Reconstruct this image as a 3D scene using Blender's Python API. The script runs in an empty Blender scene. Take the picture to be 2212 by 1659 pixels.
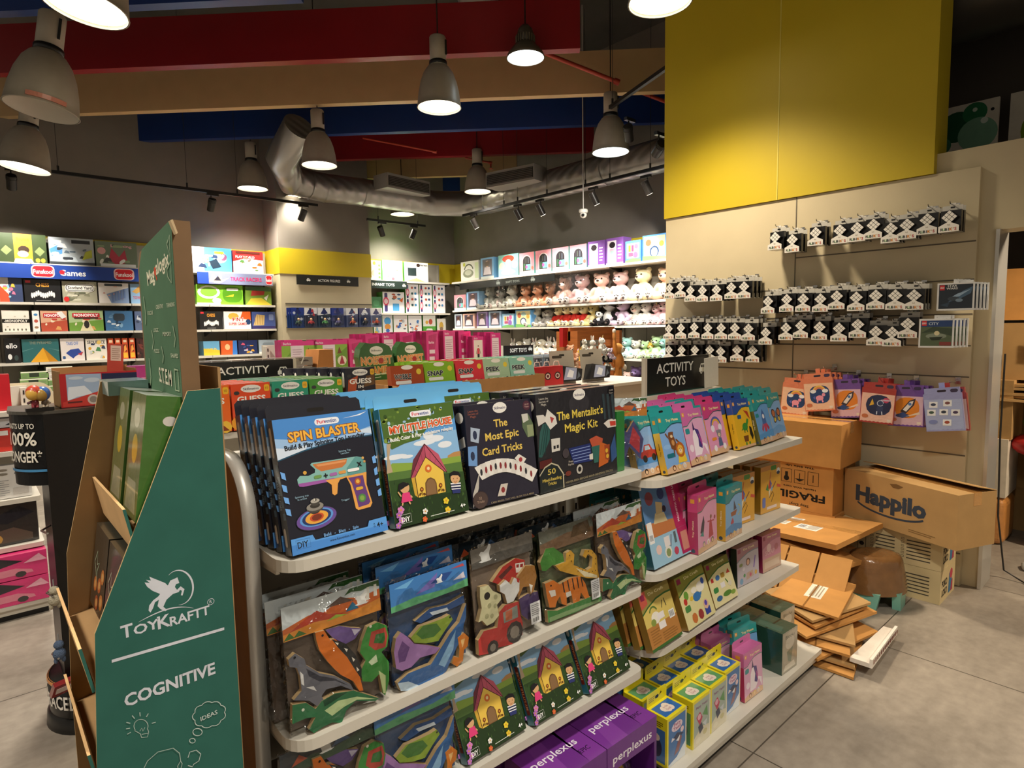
import bpy, math, random
from mathutils import Matrix, Vector, Euler
import numpy as np
random.seed(7)
SC = bpy.context.scene
COL = SC.collection
# ---------------------------------------------------------------- camera
FPX, YAW, PIT, ROL, EYE = 1318.0, math.radians(48.3), math.radians(5.2), math.radians(.95), 1.6
_f = np.array([math.cos(PIT)*math.cos(YAW), math.cos(PIT)*math.sin(YAW), -math.sin(PIT)])
_r = np.array([math.sin(YAW), -math.cos(YAW), 0.0])
_d = np.cross(_f, _r)
RT = math.cos(ROL)*_r + math.sin(ROL)*_d
DN = -math.sin(ROL)*_r + math.cos(ROL)*_d
cam_d = bpy.data.cameras.new('camera')
cam_d.sensor_width = 36.0
cam_d.lens = FPX/2212*36.0
cam_d.clip_start = .02
cam = bpy.data.objects.new('camera', cam_d)
COL.objects.link(cam)
cam.matrix_world = Matrix(((RT[0], -DN[0], -_f[0], 0), (RT[1], -DN[1], -_f[1], 0), (RT[2], -DN[2], -_f[2], EYE), (0, 0, 0, 1)))
SC.camera = cam
# ---------------------------------------------------------------- exposure and the mall's faint light
SC.view_settings.view_transform = 'Standard'
SC.view_settings.look = 'None'
SC.view_settings.gamma = 1.0
SC.view_settings.use_curve_mapping = False
SC.view_settings.exposure = 1.6
wd = bpy.data.worlds.new('mall_light'); SC.world = wd; wd.use_nodes = True
wd.node_tree.nodes['Background'].inputs[0].default_value = (1.0, .86, .68, 1)
wd.node_tree.nodes['Background'].inputs[1].default_value = WORLD = .085
SC.cycles.max_bounces = 6
SC.cycles.diffuse_bounces = 3
SC.cycles.glossy_bounces = 3
SC.cycles.transparent_max_bounces = 24
SC.cycles.caustics_reflective = False
SC.cycles.caustics_refractive = False
SC.cycles.sample_clamp_indirect = 4.0

def spot(name, loc, to, watt, size, blend, col=(1, .93, .82), radius=.06):
  l = bpy.data.lights.new(name, 'SPOT'); l.energy = watt; l.spot_size = math.radians(size); l.spot_blend = blend
  l.color = col; l.shadow_soft_size = radius
  o = bpy.data.objects.new(name, l); COL.objects.link(o)
  o.location = loc
  o.rotation_euler = (Vector(to)-Vector(loc)).to_track_quat('-Z', 'Y').to_euler()
  return o

# ---------------------------------------------------------------- pixel rays onto real planes (2212 x 1659)
def _ray(x, y): return _f + RT*((x-1106)/FPX) + DN*((y-829.5)/FPX)
def at_y(x, y, Y): d = _ray(x, y); t = Y/d[1]; return Vector((d[0]*t, Y, EYE+d[2]*t))
def at_x(x, y, X): d = _ray(x, y); t = X/d[0]; return Vector((X, d[1]*t, EYE+d[2]*t))
def at_z(x, y, Z): d = _ray(x, y); t = (Z-EYE)/d[2]; return Vector((d[0]*t, d[1]*t, Z))

# ---------------------------------------------------------------- colours and materials
_cc = {}
def C(h):
  if isinstance(h, tuple): return h if len(h) == 4 else (*h, 1.0)
  if h not in _cc:
    v = [int(h[i:i+2], 16)/255 for i in (1, 3, 5)] if len(h) == 7 else [int(k*2, 16)/255 for k in h[1:4]]
    _cc[h] = tuple(c/12.92 if c <= .04045 else ((c+.055)/1.055)**2.4 for c in v) + (1.0,)
  return _cc[h]
def mat(name, col=None, rough=.5, metal=0, noise=0, nscale=20, bump=0, bscale=60, coat=0, spec=.5, emit=0, attr=False, stretch=None):
  m = bpy.data.materials.new(name); m.use_nodes = True
  nt = m.node_tree; b = nt.nodes['Principled BSDF']; L = nt.links.new
  b.inputs['Roughness'].default_value = rough; b.inputs['Metallic'].default_value = metal
  b.inputs['Specular IOR Level'].default_value = spec; b.inputs['Coat Weight'].default_value = coat
  b.inputs['Coat Roughness'].default_value = .08
  src = None
  if attr:
    a = nt.nodes.new('ShaderNodeAttribute'); a.attribute_name = 'Col'; src = a.outputs['Color']
  else:
    b.inputs['Base Color'].default_value = C(col)
  tc = nt.nodes.new('ShaderNodeTexCoord')
  vec = tc.outputs['Object']
  if stretch:
    mp = nt.nodes.new('ShaderNodeMapping'); mp.inputs['Scale'].default_value = stretch; L(vec, mp.inputs[0]); vec = mp.outputs[0]
  if noise:
    n = nt.nodes.new('ShaderNodeTexNoise'); n.inputs['Scale'].default_value = nscale; n.inputs['Detail'].default_value = 6
    L(vec, n.inputs['Vector'])
    r = nt.nodes.new('ShaderNodeMapRange'); r.inputs[1].default_value = .25; r.inputs[2].default_value = .75
    r.inputs[3].default_value = 1-noise; r.inputs[4].default_value = 1+noise
    L(n.outputs[0], r.inputs[0])
    x = nt.nodes.new('ShaderNodeVectorMath'); x.operation = 'SCALE'
    if src: L(src, x.inputs[0])
    else: x.inputs[0].default_value = C(col)[:3]
    L(r.outputs[0], x.inputs['Scale']); src = x.outputs[0]
  if src: L(src, b.inputs['Base Color'])
  if bump:
    n2 = nt.nodes.new('ShaderNodeTexNoise'); n2.inputs['Scale'].default_value = bscale; n2.inputs['Detail'].default_value = 3
    L(vec, n2.inputs['Vector'])
    bp = nt.nodes.new('ShaderNodeBump'); bp.inputs['Strength'].default_value = bump; bp.inputs['Distance'].default_value = .01
    L(n2.outputs[0], bp.inputs['Height']); L(bp.outputs[0], b.inputs['Normal'])
  if emit:
    b.inputs['Emission Color'].default_value = C(col); b.inputs['Emission Strength'].default_value = emit
  return m
PRINT = mat('printed_card', rough=.42, attr=True, noise=.03, nscale=90)
GLOSS = mat('laminated_card', rough=.3, attr=True, coat=.5, bump=.12, bscale=18)
WRAP = mat('shrink_wrapped_card', rough=.28, attr=True, coat=.8, bump=.35, bscale=22)
PLUSH = mat('plush_fabric', rough=.95, attr=True, bump=.7, bscale=160, spec=.15)
FOAM = mat('foam_board', rough=.7, attr=True, spec=.3)
PLASTIC = mat('plastic', rough=.32, attr=True)
CARTON = mat('corrugated_board', rough=.8, attr=True, noise=.09, nscale=14, spec=.25)
SHELF = mat('cream_powder_coat', '#d2ccbf', .38, noise=.04, nscale=9)
SHELFDK = mat('grey_shelf_back', '#8d877c', .6, noise=.06, nscale=6)
ALU = mat('brushed_aluminium', '#bab6ae', .38, .35, noise=.08, nscale=30, stretch=(40, 40, 2))
BLACK = mat('black_paint', '#121212', .45, noise=.2, nscale=30)
BRACKET = mat('dark_grey_metal', '#33302c', .5, .3)
CHROME = mat('chromed_wire', '#c9c9c9', .18, 1.0)
def film_mat():
  m = bpy.data.materials.new('clear_plastic_film'); m.use_nodes = True
  nt = m.node_tree; nt.nodes.clear(); L = nt.links.new
  o = nt.nodes.new('ShaderNodeOutputMaterial'); mx = nt.nodes.new('ShaderNodeMixShader')
  t = nt.nodes.new('ShaderNodeBsdfTransparent'); t.inputs[0].default_value = (.94, .95, .95, 1)
  g = nt.nodes.new('ShaderNodeBsdfGlossy'); g.inputs['Roughness'].default_value = .06
  tc = nt.nodes.new('ShaderNodeTexCoord'); n = nt.nodes.new('ShaderNodeTexNoise'); n.inputs['Scale'].default_value = 15; n.inputs['Detail'].default_value = 3
  L(tc.outputs['Object'], n.inputs['Vector'])
  bp = nt.nodes.new('ShaderNodeBump'); bp.inputs['Strength'].default_value = 1; bp.inputs['Distance'].default_value = .045
  L(n.outputs[0], bp.inputs['Height']); L(bp.outputs[0], g.inputs['Normal'])
  lw = nt.nodes.new('ShaderNodeLayerWeight'); lw.inputs[0].default_value = .25; L(bp.outputs[0], lw.inputs['Normal'])
  mr = nt.nodes.new('ShaderNodeMapRange'); mr.inputs[3].default_value = .03; mr.inputs[4].default_value = .4
  L(lw.outputs['Fresnel'], mr.inputs[0]); L(mr.outputs[0], mx.inputs[0])
  L(t.outputs[0], mx.inputs[1]); L(g.outputs[0], mx.inputs[2]); L(mx.outputs[0], o.inputs[0])
  return m
FILM = film_mat()

# ---------------------------------------------------------------- text outlines (cached)
_tx = {}
def text_geo(s, bold=0.0, res=2):
  k = (s, round(bold, 4), res)
  if k not in _tx:
    cu = bpy.data.curves.new('lettering', 'FONT'); cu.body = s; cu.offset = bold; cu.resolution_u = res
    cu.align_x = 'CENTER'; cu.space_line = .95
    ob = bpy.data.objects.new('lettering', cu)
    me = bpy.data.meshes.new_from_object(ob)
    vs = [(v.co.x, v.co.y) for v in me.vertices]; fs = [tuple(p.vertices) for p in me.polygons]
    fs = [f if me.polygons[i].normal.z > 0 else f[::-1] for i, f in enumerate(fs)]
    bpy.data.objects.remove(ob); bpy.data.meshes.remove(me); bpy.data.curves.remove(cu)
    xs = [v[0] for v in vs] or [0]; ys = [v[1] for v in vs] or [0]
    _tx[k] = (vs, fs, min(xs), max(xs), min(ys), max(ys))
  return _tx[k]

# ---------------------------------------------------------------- mesh builder
class MB:
  def __init__(s): s.v = []; s.f = []; s.c = []; s.m = []; s.sm = []; s.mats = []; s.T = None
  def mi(s, m):
    if m not in s.mats: s.mats.append(m)
    return s.mats.index(m)
  def add(s, vs, fs, c, m=PRINT, smooth=False):
    b = len(s.v); i = s.mi(m)
    if s.T is not None: vs = [s.T @ Vector(p) for p in vs]
    s.v.extend(tuple(p) for p in vs)
    multi = isinstance(c, list)
    for k, f in enumerate(fs):
      s.f.append(tuple(b+j for j in f)); s.c.append(C(c[k] if multi else c)); s.m.append(i); s.sm.append(smooth)
  def box(s, x0, y0, z0, x1, y1, z1, c='#fff', m=PRINT):
    # face order: front(-y) back right(+x) left top bottom ; c may be a list of six
    vs = [(x0, y0, z0), (x1, y0, z0), (x1, y1, z0), (x0, y1, z0), (x0, y0, z1), (x1, y0, z1), (x1, y1, z1), (x0, y1, z1)]
    s.add(vs, [(0, 1, 5, 4), (2, 3, 7, 6), (1, 2, 6, 5), (3, 0, 4, 7), (4, 5, 6, 7), (3, 2, 1, 0)], c, m)
  def prism(s, pts, y0, y1, c, m=PRINT, side=None, ax='y'):
    # outline in (a, b) extruded: ax 'y': (a, y, b); 'z': (a, b, z); 'x': (x, a, b)
    f = {'y': lambda a, b, t: (a, t, b), 'z': lambda a, b, t: (a, b, t), 'x': lambda a, b, t: (t, a, b)}[ax]
    n = len(pts); ar = sum(pts[i][0]*pts[(i+1) % n][1]-pts[(i+1) % n][0]*pts[i][1] for i in range(n))
    if (ar < 0) != (ax == 'z' and y0 > y1): pts = pts[::-1]
    vs = [f(a, b, y0) for a, b in pts]+[f(a, b, y1) for a, b in pts]
    front, back = tuple(range(n)), tuple(range(2*n-1, n-1, -1))
    sides = [(i+n, (i+1) % n+n, (i+1) % n, i) for i in range(n)]
    if ax != 'y': front, back, sides = front[::-1], back[::-1], [q[::-1] for q in sides]
    s.add(vs, [front, back], c, m); s.add(vs, sides, side or c, m)
  def tube(s, path, r, c, m=PRINT, n=10, cap=True, radii=None):
    P = [Vector(p) for p in path]; vs = []; up = None
    for i, p in enumerate(P):
      d = (P[min(i+1, len(P)-1)]-P[max(i-1, 0)]).normalized()
      if up is None: up = Vector((0, 0, 1)) if abs(d.z) < .9 else Vector((1, 0, 0))
      a = d.cross(up).normalized(); up = a.cross(d).normalized()
      rr = radii[i] if radii else r
      vs += [p+(a*math.cos(2*math.pi*k/n)+up*math.sin(2*math.pi*k/n))*rr for k in range(n)]
    fs = [(i*n+k, i*n+(k+1) % n, (i+1)*n+(k+1) % n, (i+1)*n+k) for i in range(len(P)-1) for k in range(n)]
    s.add(vs, fs, c, m, True)
    if cap: s.add(vs, [tuple(range(n-1, -1, -1)), tuple(range((len(P)-1)*n, len(P)*n))], c, m)
  def lathe(s, prof, c, m=PRINT, n=28, cx=0, cy=0, smooth=True):
    vs = [(cx+r*math.cos(2*math.pi*k/n), cy+r*math.sin(2*math.pi*k/n), z) for r, z in prof for k in range(n)]
    fs = [(i*n+k, i*n+(k+1) % n, (i+1)*n+(k+1) % n, (i+1)*n+k) for i in range(len(prof)-1) for k in range(n)]
    s.add(vs, fs, c, m, smooth)
  def ball(s, c0, r, c, m=PRINT, n=12, k=8):
    rx, ry, rz = r if isinstance(r, (tuple, list)) else (r, r, r)
    vs = [(c0[0]+rx*math.sin(math.pi*i/k)*math.cos(2*math.pi*j/n), c0[1]+ry*math.sin(math.pi*i/k)*math.sin(2*math.pi*j/n), c0[2]+rz*math.cos(math.pi*i/k)) for i in range(k+1) for j in range(n)]
    s.add(vs, [((i+1)*n+j, (i+1)*n+(j+1) % n, i*n+(j+1) % n, i*n+j) for i in range(k) for j in range(n)], c, m, True)
  def mesh(s, name):
    me = bpy.data.meshes.new(name); me.from_pydata(s.v, [], s.f)
    for m in s.mats: me.materials.append(m)
    me.polygons.foreach_set('material_index', s.m); me.polygons.foreach_set('use_smooth', s.sm)
    a = me.color_attributes.new('Col', 'FLOAT_COLOR', 'CORNER')
    buf = np.empty((len(me.loops), 4), 'f'); k = 0
    for f, c in zip(s.f, s.c): buf[k:k+len(f)] = c; k += len(f)
    a.data.foreach_set('color', buf.ravel()); me.update()
    return me
  def obj(s, name, parent=None):
    o = bpy.data.objects.new(name, s.mesh(name)); COL.objects.link(o)
    if parent: o.parent = parent
    return o

# ---------------------------------------------------------------- flat printed art on a face
class Art:
  step = 6e-5
  def __init__(s, mb, o, u, v, w, h, m=PRINT, step=None):
    s.mb, s.o, s.u, s.v, s.w, s.h, s.m = mb, Vector(o), Vector(u).normalized(), Vector(v).normalized(), w, h, m
    s.n = s.u.cross(s.v); s.k = 1; s.st = step or Art.step
  def pts(s, P):
    q = s.o+s.n*(s.st*s.k); s.k += 1
    return [q+s.u*(x*s.w)+s.v*(y*s.h) for x, y in P]
  def poly(s, P, c):
    n = len(P); ar = sum(P[i][0]*P[(i+1) % n][1]-P[(i+1) % n][0]*P[i][1] for i in range(n))
    if ar < 0: P = P[::-1]
    s.mb.add(s.pts(P), [tuple(range(n))], c, s.m); return s
  def rect(s, x0, y0, x1, y1, c): return s.poly([(x0, y0), (x1, y0), (x1, y1), (x0, y1)], c)
  def rnd(s, x0, y0, x1, y1, c, r=.3):
    a = min((x1-x0)*s.w, (y1-y0)*s.h)*r; rx, ry = a/s.w, a/s.h; P = []
    for cx, cy, t in ((x1-rx, y0+ry, -90), (x1-rx, y1-ry, 0), (x0+rx, y1-ry, 90), (x0+rx, y0+ry, 180)):
      for k in range(4): q = math.radians(t+30*k); P.append((cx+rx*math.cos(q), cy+ry*math.sin(q)))
    return s.poly(P, c)
  def ell(s, cx, cy, rx, ry, c, n=16, rot=0):
    a = math.radians(rot); P = []
    for k in range(n):
      x, y = rx*s.w*math.cos(2*math.pi*k/n), ry*s.h*math.sin(2*math.pi*k/n)
      P.append((cx+(x*math.cos(a)-y*math.sin(a))/s.w, cy+(x*math.sin(a)+y*math.cos(a))/s.h))
    return s.poly(P, c)
  def cir(s, cx, cy, r, c, n=16): return s.ell(cx, cy, r, r*s.w/s.h, c, n)
  def line(s, P, t, c, closed=False):
    # stroke of thickness t (fraction of the width)
    Q = [Vector((x*s.w, y*s.h)) for x, y in P]; n = len(Q); t = t*s.w/2; L, R = [], []
    for i in range(n):
      a = Q[(i-1) % n] if closed or i else Q[i]; b = Q[(i+1) % n] if closed or i < n-1 else Q[i]
      d = (b-a); d = d.normalized() if d.length > 1e-9 else Vector((1, 0)); e = Vector((-d.y, d.x))*t
      L.append(Q[i]+e); R.append(Q[i]-e)
    V = s.pts([(p.x/s.w, p.y/s.h) for p in L+R]); m = n if closed else n-1
    s.mb.add(V, [(n+i, n+(i+1) % n, (i+1) % n, i) for i in range(m)], c, s.m); return s
  def arc(s, cx, cy, r, a0, a1, t, c, n=14, ry=None):
    ry = r*s.w/s.h if ry is None else ry
    return s.line([(cx+r*math.cos(math.radians(a0+(a1-a0)*k/n)), cy+ry*math.sin(math.radians(a0+(a1-a0)*k/n))) for k in range(n+1)], t, c)
  def txt(s, t, x, y, size, c, w=None, bold=0.0, rot=0, out=None, ob=.035, res=2, slant=0):
    # cap height = size * h ; centred on (x, y) ; w = wanted width as a fraction of the face width
    if out: s.txt(t, x, y, size, out, w, bold+ob, rot, None, 0, res, slant)
    vs, fs, a, b, lo, hi = text_geo(t, bold, res)
    if not fs: return s
    _, _, a0, b0, lo0, hi0 = text_geo(t, 0, res)
    lines = t.count('\n')+1
    sy = size*s.h/.7; sx = sy if w is None else w*s.w/max(b0-a0, 1e-6)
    mx, my = (a0+b0)/2, (lo0+hi0)/2
    if lines == 1: my = .35
    q = s.o+s.n*(s.st*s.k)+s.u*(x*s.w)+s.v*(y*s.h); s.k += 1; ca, sa = math.cos(math.radians(rot)), math.sin(math.radians(rot)); P = []
    for X, Y in vs:
      px, py = (X-mx)*sx+slant*(Y-my)*sy, (Y-my)*sy
      P.append(q+s.u*(px*ca-py*sa)+s.v*(px*sa+py*ca))
    s.mb.add(P, fs, c, s.m); return s
  def lines(s, x0, y0, x1, y1, n, c, fill=.45):
    # lines of print too small to read
    g = (y1-y0)/n
    for k in range(n): s.rect(x0, y0+k*g, x1-(.15*(x1-x0) if k % 3 == 0 else 0), y0+k*g+g*fill, c); s.k -= 1
    s.k += 1; return s
  def barcode(s, x0, y0, x1, y1, c='#222', bg='#eee'):
    s.rect(x0, y0, x1, y1, bg); n = 9; g = (x1-x0)*.84/n
    for k in range(n): s.rect(x0+(x1-x0)*.08+k*g, y0+(y1-y0)*.15, x0+(x1-x0)*.08+k*g+g*(.35+.3*(k % 3 == 1)), y1-(y1-y0)*.15, c); s.k -= 1
    s.k += 1; return s

# ---------------------------------------------------------------- things
ORD = ['first', 'second', 'third', 'fourth', 'fifth', 'sixth', 'seventh', 'eighth', 'ninth', 'tenth', 'eleventh', 'twelfth', 'thirteenth', 'fourteenth']
def tag(o, label, cat, group=None):
  o['label'] = label; o['category'] = cat
  if group: o['group'] = group
  return o
def empty(name, label, cat, loc=(0, 0, 0), rz=0, group=None, tilt=0):
  o = bpy.data.objects.new(name, None); o.empty_display_size = .05; COL.objects.link(o)
  o.location = loc; o.rotation_euler = (tilt, 0, rz); return tag(o, label, cat, group)
def struct(mb, name):
  o = mb.obj(name); o['kind'] = 'structure'; return o
_proto = {}
def put(kind, make, label, cat, loc, rz=0, lean=0, group=None, sx=1, sz=1):
  """place one copy of a thing; the first call of a kind builds its mesh and parts, later ones copy them"""
  if kind not in _proto:
    r = make()
    if isinstance(r, MB): r = (r.mesh(kind[0]), [])
    _proto[kind] = r
  me, parts = _proto[kind]
  o = bpy.data.objects.new(kind[0], me); COL.objects.link(o)
  o.location = (loc[0], loc[1], loc[2]+.0012+(max(v.co.y for v in me.vertices)*math.sin(math.radians(lean)) if lean else 0)*sx); o.rotation_euler = (-math.radians(lean), 0, math.radians(rz)); o.scale = (sx, sx, sz)
  for pn, pm in parts:
    c = bpy.data.objects.new(pn, pm); COL.objects.link(c); c.parent = o
  return tag(o, label, cat, group)

# ---------------------------------------------------------------- tracing: a quad seen in the photo -> its flat face
def homog(quad):
  # quad: TL TR BR BL in photo pixels -> (0,1) (1,1) (1,0) (0,0)
  A, bb = [], []
  for (x, y), (u, v) in zip(quad, ((0, 1), (1, 1), (1, 0), (0, 0))):
    A += [[x, y, 1, 0, 0, 0, -u*x, -u*y], [0, 0, 0, x, y, 1, -v*x, -v*y]]; bb += [u, v]
  h = np.linalg.solve(np.array(A, float), np.array(bb, float))
  def f(x, y):
    w = h[6]*x+h[7]*y+1; return ((h[0]*x+h[1]*y+h[2])/w, (h[3]*x+h[4]*y+h[5])/w)
  return f
def H(q, *pts): f = homog(q); return [f(*p) for p in pts]
# ================================================================= the setting
def floor_mat():
  m = mat('concrete_floor', '#b3a48f', .45, spec=.35)
  nt = m.node_tree; L = nt.links.new; b = nt.nodes['Principled BSDF']; tc = nt.nodes.new('ShaderNodeTexCoord')
  n1 = nt.nodes.new('ShaderNodeTexNoise'); n1.inputs['Scale'].default_value = 1.6; n1.inputs['Detail'].default_value = 9; n1.inputs['Roughness'].default_value = .65
  n2 = nt.nodes.new('ShaderNodeTexNoise'); n2.inputs['Scale'].default_value = 22; n2.inputs['Detail'].default_value = 5
  mp = nt.nodes.new('ShaderNodeMapping'); mp.inputs['Scale'].default_value = (1, 2.2, 1); mp.inputs['Rotation'].default_value = (0, 0, .5)
  L(tc.outputs['Object'], mp.inputs[0]); L(mp.outputs[0], n1.inputs['Vector']); L(tc.outputs['Object'], n2.inputs['Vector'])
  ad = nt.nodes.new('ShaderNodeMath'); ad.operation = 'MULTIPLY_ADD'; ad.inputs[1].default_value = .35
  L(n2.outputs[0], ad.inputs[0]); L(n1.outputs[0], ad.inputs[2])
  cr = nt.nodes.new('ShaderNodeValToRGB'); e = cr.color_ramp.elements
  e[0].position = .42; e[0].color = C('#7a7166'); e[1].position = .92; e[1].color = C('#aca193')
  L(ad.outputs[0], cr.inputs[0])
  # saw-cut joints every 1.2 m
  sx = nt.nodes.new('ShaderNodeSeparateXYZ'); L(tc.outputs['Object'], sx.inputs[0]); js = []
  for ax, off in (('X', .31), ('Y', .18)):
    a = nt.nodes.new('ShaderNodeMath'); a.operation = 'ADD'; a.inputs[1].default_value = off+24
    p = nt.nodes.new('ShaderNodeMath'); p.operation = 'PINGPONG'; p.inputs[1].default_value = .6
    c = nt.nodes.new('ShaderNodeMath'); c.operation = 'LESS_THAN'; c.inputs[1].default_value = .0028
    L(sx.outputs[ax], a.inputs[0]); L(a.outputs[0], p.inputs[0]); L(p.outputs[0], c.inputs[0]); js.append(c)
  mxm = nt.nodes.new('ShaderNodeMath'); mxm.operation = 'MAXIMUM'; L(js[0].outputs[0], mxm.inputs[0]); L(js[1].outputs[0], mxm.inputs[1])
  mx = nt.nodes.new('ShaderNodeMix'); mx.data_type = 'RGBA'; mx.inputs[7].default_value = C('#4c453c')
  L(mxm.outputs[0], mx.inputs[0]); L(cr.outputs[0], mx.inputs[6]); L(mx.outputs[2], b.inputs['Base Color'])
  bp = nt.nodes.new('ShaderNodeBump'); bp.inputs['Strength'].default_value = .12; L(n2.outputs[0], bp.inputs['Height']); L(bp.outputs[0], b.inputs['Normal'])
  return m
WALLGREY = mat('charcoal_wall_paint', '#7d766d', .75, noise=.05, nscale=5)
YELLOW = mat('yellow_paint', '#cdb522', .5, noise=.025, nscale=3)
CREAMW = mat('cream_laminate', '#d6c8a6', .55, noise=.03, nscale=5)
DARKCEIL = mat('dark_ceiling', '#4a463f', .9, noise=.15, nscale=3)
GROOVE = mat('slat_groove', '#6b6253', .6)
ALUTRIM = mat('aluminium_trim', '#d6d3cc', .35, .6)

b = MB(); b.box(-4, -6, -.1, 10, 12, 0, '#fff', floor_mat()); struct(b, 'floor')
b = MB(); b.box(-4, -6, 5.6, 10, 12, 5.7, '#fff', DARKCEIL); struct(b, 'ceiling')
b = MB(); b.box(-4, 9.66, 0, 7.3, 9.85, 5.6, '#fff', WALLGREY); struct(b, 'wall_left')
b = MB(); b.box(-4, 9.63, 2.47, 3.54, 9.66, 2.84, '#fff', YELLOW); b.box(5.05, 9.63, 2.47, 7.17, 9.66, 2.84, '#fff', YELLOW); b.box(7.14, 2.75, 2.47, 7.17, 9.63, 2.84, '#fff', YELLOW); struct(b, 'trim_1')
b = MB(); b.box(7.17, 2.2, 0, 7.35, 9.66, 5.6, '#fff', WALLGREY); struct(b, 'wall_right')
# square column standing forward of the left wall: grey above, a yellow band, cream slatted board below
b = MB(); b.box(3.54, 9.1, 2.845, 5.04, 9.66, 5.6, '#fff', WALLGREY); struct(b, 'column_upper_wall')
b = MB(); b.box(3.535, 9.09, 2.47, 5.05, 9.66, 2.845, '#fff', YELLOW); struct(b, 'trim_2')
b = MB()
b.box(3.54, 9.1, 0, 5.04, 9.66, 2.47, '#fff', CREAMW)
for z in (.9, 1.1, 1.3, 1.47, 1.67, 1.84, 2.03):
  b.box(3.6, 9.094, z-.006, 5.04, 9.1, z+.006, '#fff', GROOVE)
struct(b, 'wall_column')

# partition with the slatted board, facing the shop; doorway into the store room beside it
b = MB()
b.box(4.43, .79, 0, 4.63, 3.0, 2.6, '#fff', CREAMW)          # stub of partition up to the door jamb
struct(b, 'wall_partition')
b = MB(); b.box(4.43, -3.5, 2.115, 4.63, .79, 2.6, '#fff', CREAMW); struct(b, 'door_1_lintel_wall')
b = MB()
b.box(4.405, .775, 0, 4.65, .793, 2.115, '#fff', ALUTRIM); struct(b, 'door_1_frame')
b = MB()
b.box(4.385, .875, 0, 4.43, 2.975, 2.475, '#fff', CREAMW)
for z in (.20, .40, .59, .80, 1.0, 1.27, 1.455, 1.64, 1.84, 2.06):
  b.box(4.383, .879, z-.004, 4.387, 1.905, z+.004, '#fff', GROOVE)
for z in (.20, .40, .59, .80, 1.08, 1.27, 1.455, 1.64, 1.84):
  b.box(4.383, 1.915, z-.004, 4.387, 2.97, z+.006, '#fff', GROOVE)
b.box(4.382, 1.907, 0, 4.386, 1.913, 2.475, '#fff', GROOVE)
struct(b, 'wall_slatted_board')
b = MB(); b.box(4.37, 1.10, 2.478, 4.62, 2.985, 5.6, '#fff', YELLOW); b.box(4.367, 2.04, 2.478, 4.37, 2.046, 5.6, '#fff', mat('yellow_joint', '#e6d86a', .5)); struct(b, 'wall_yellow_bulkhead')
# store room shell behind the doorway
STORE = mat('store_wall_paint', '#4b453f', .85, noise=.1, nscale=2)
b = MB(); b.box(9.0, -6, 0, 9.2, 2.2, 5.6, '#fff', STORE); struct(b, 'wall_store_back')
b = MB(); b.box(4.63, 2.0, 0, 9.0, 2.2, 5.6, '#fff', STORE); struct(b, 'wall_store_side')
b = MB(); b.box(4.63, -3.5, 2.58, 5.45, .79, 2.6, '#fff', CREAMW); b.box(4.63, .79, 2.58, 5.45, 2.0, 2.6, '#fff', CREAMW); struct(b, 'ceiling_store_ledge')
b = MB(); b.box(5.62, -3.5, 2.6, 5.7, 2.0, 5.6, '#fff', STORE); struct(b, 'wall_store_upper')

# ---------------------------------------------------------------- ceiling baffles (painted beams hung on a diagonal)
Q = math.sqrt(.5)
def baffle(S, s0, s1, col, label, z0=4.205, h=.46, t=.1):
  b = MB(); D = S*Q
  b.box(s0, 0, 0, s1, t, h, '#fff', BAF[col])
  o = b.obj('ceiling_baffle'); o.location = (D*Q, D*Q, z0); o.rotation_euler = (0, 0, -math.pi/4)
  return tag(o, label, 'ceiling beam', 'painted ceiling baffles')
BAF = {'red': mat('red_baffle_paint', '#8c151b', .38, noise=.06, nscale=4), 'cream': mat('cream_baffle_paint', '#c8a87a', .42, noise=.05, nscale=5),
   'blue': mat('blue_baffle_paint', '#0d2f70', .38, noise=.06, nscale=4)}
baffle(6.95, -5.5, -1.9, 'blue', 'blue ceiling baffle nearest the camera, cut by the top edge of the photo')
baffle(8.5, -6.5, .346, 'red', 'large red ceiling baffle nearest the camera, above the dark finned pendant lamp')
baffle(10.1, -7.2, 1.9, 'cream', 'long cream ceiling baffle between the near red one and the long blue one')
baffle(11.6, -5.55, 2.2, 'blue', 'long dark blue ceiling baffle behind the cream one')
baffle(13.3, -4.45, .95, 'red', 'further red ceiling baffle hanging in front of the silver duct')
baffle(15.0, -3.36, .044, 'cream', 'short cream ceiling baffle behind the further red one')
baffle(16.6, -2.6, -.6, 'blue', 'small blue ceiling baffle in the far corner beside the duct')

# ---------------------------------------------------------------- air duct
def duct_mat():
  m = mat('spiral_galvanised_steel', '#9b9893', .38, .75)
  nt = m.node_tree; L = nt.links.new; b = nt.nodes['Principled BSDF']; tc = nt.nodes.new('ShaderNodeTexCoord')
  w = nt.nodes.new('ShaderNodeTexWave'); w.wave_type = 'BANDS'; w.bands_direction = 'DIAGONAL'; w.inputs['Scale'].default_value = 3.2; w.inputs['Distortion'].default_value = .4
  L(tc.outputs['Object'], w.inputs['Vector'])
  bp = nt.nodes.new('ShaderNodeBump'); bp.inputs['Strength'].default_value = .35; bp.inputs['Distance'].default_value = .02
  L(w.outputs['Color'], bp.inputs['Height']); L(bp.outputs[0], b.inputs['Normal'])
  return m
DUCT = duct_mat()
b = MB()
path = [(3.3, 7.6, 4.15), (3.25, 8.1, 3.85), (3.5, 8.42, 3.68), (4.0, 8.5, 3.66), (4.6, 8.5, 3.68), (5.4, 8.5, 3.68), (5.9, 8.45, 3.66), (6.24, 8.1, 3.64), (6.36, 7.6, 3.63), (6.36, 6, 3.63), (6.36, 4.4, 3.63), (6.36, 2.3, 3.63)]
b.tube(path, .2, '#fff', DUCT, 22)
o = b.obj('air_duct'); tag(o, 'silver spiral air duct running along the back corner under the ceiling', 'duct')
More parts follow.
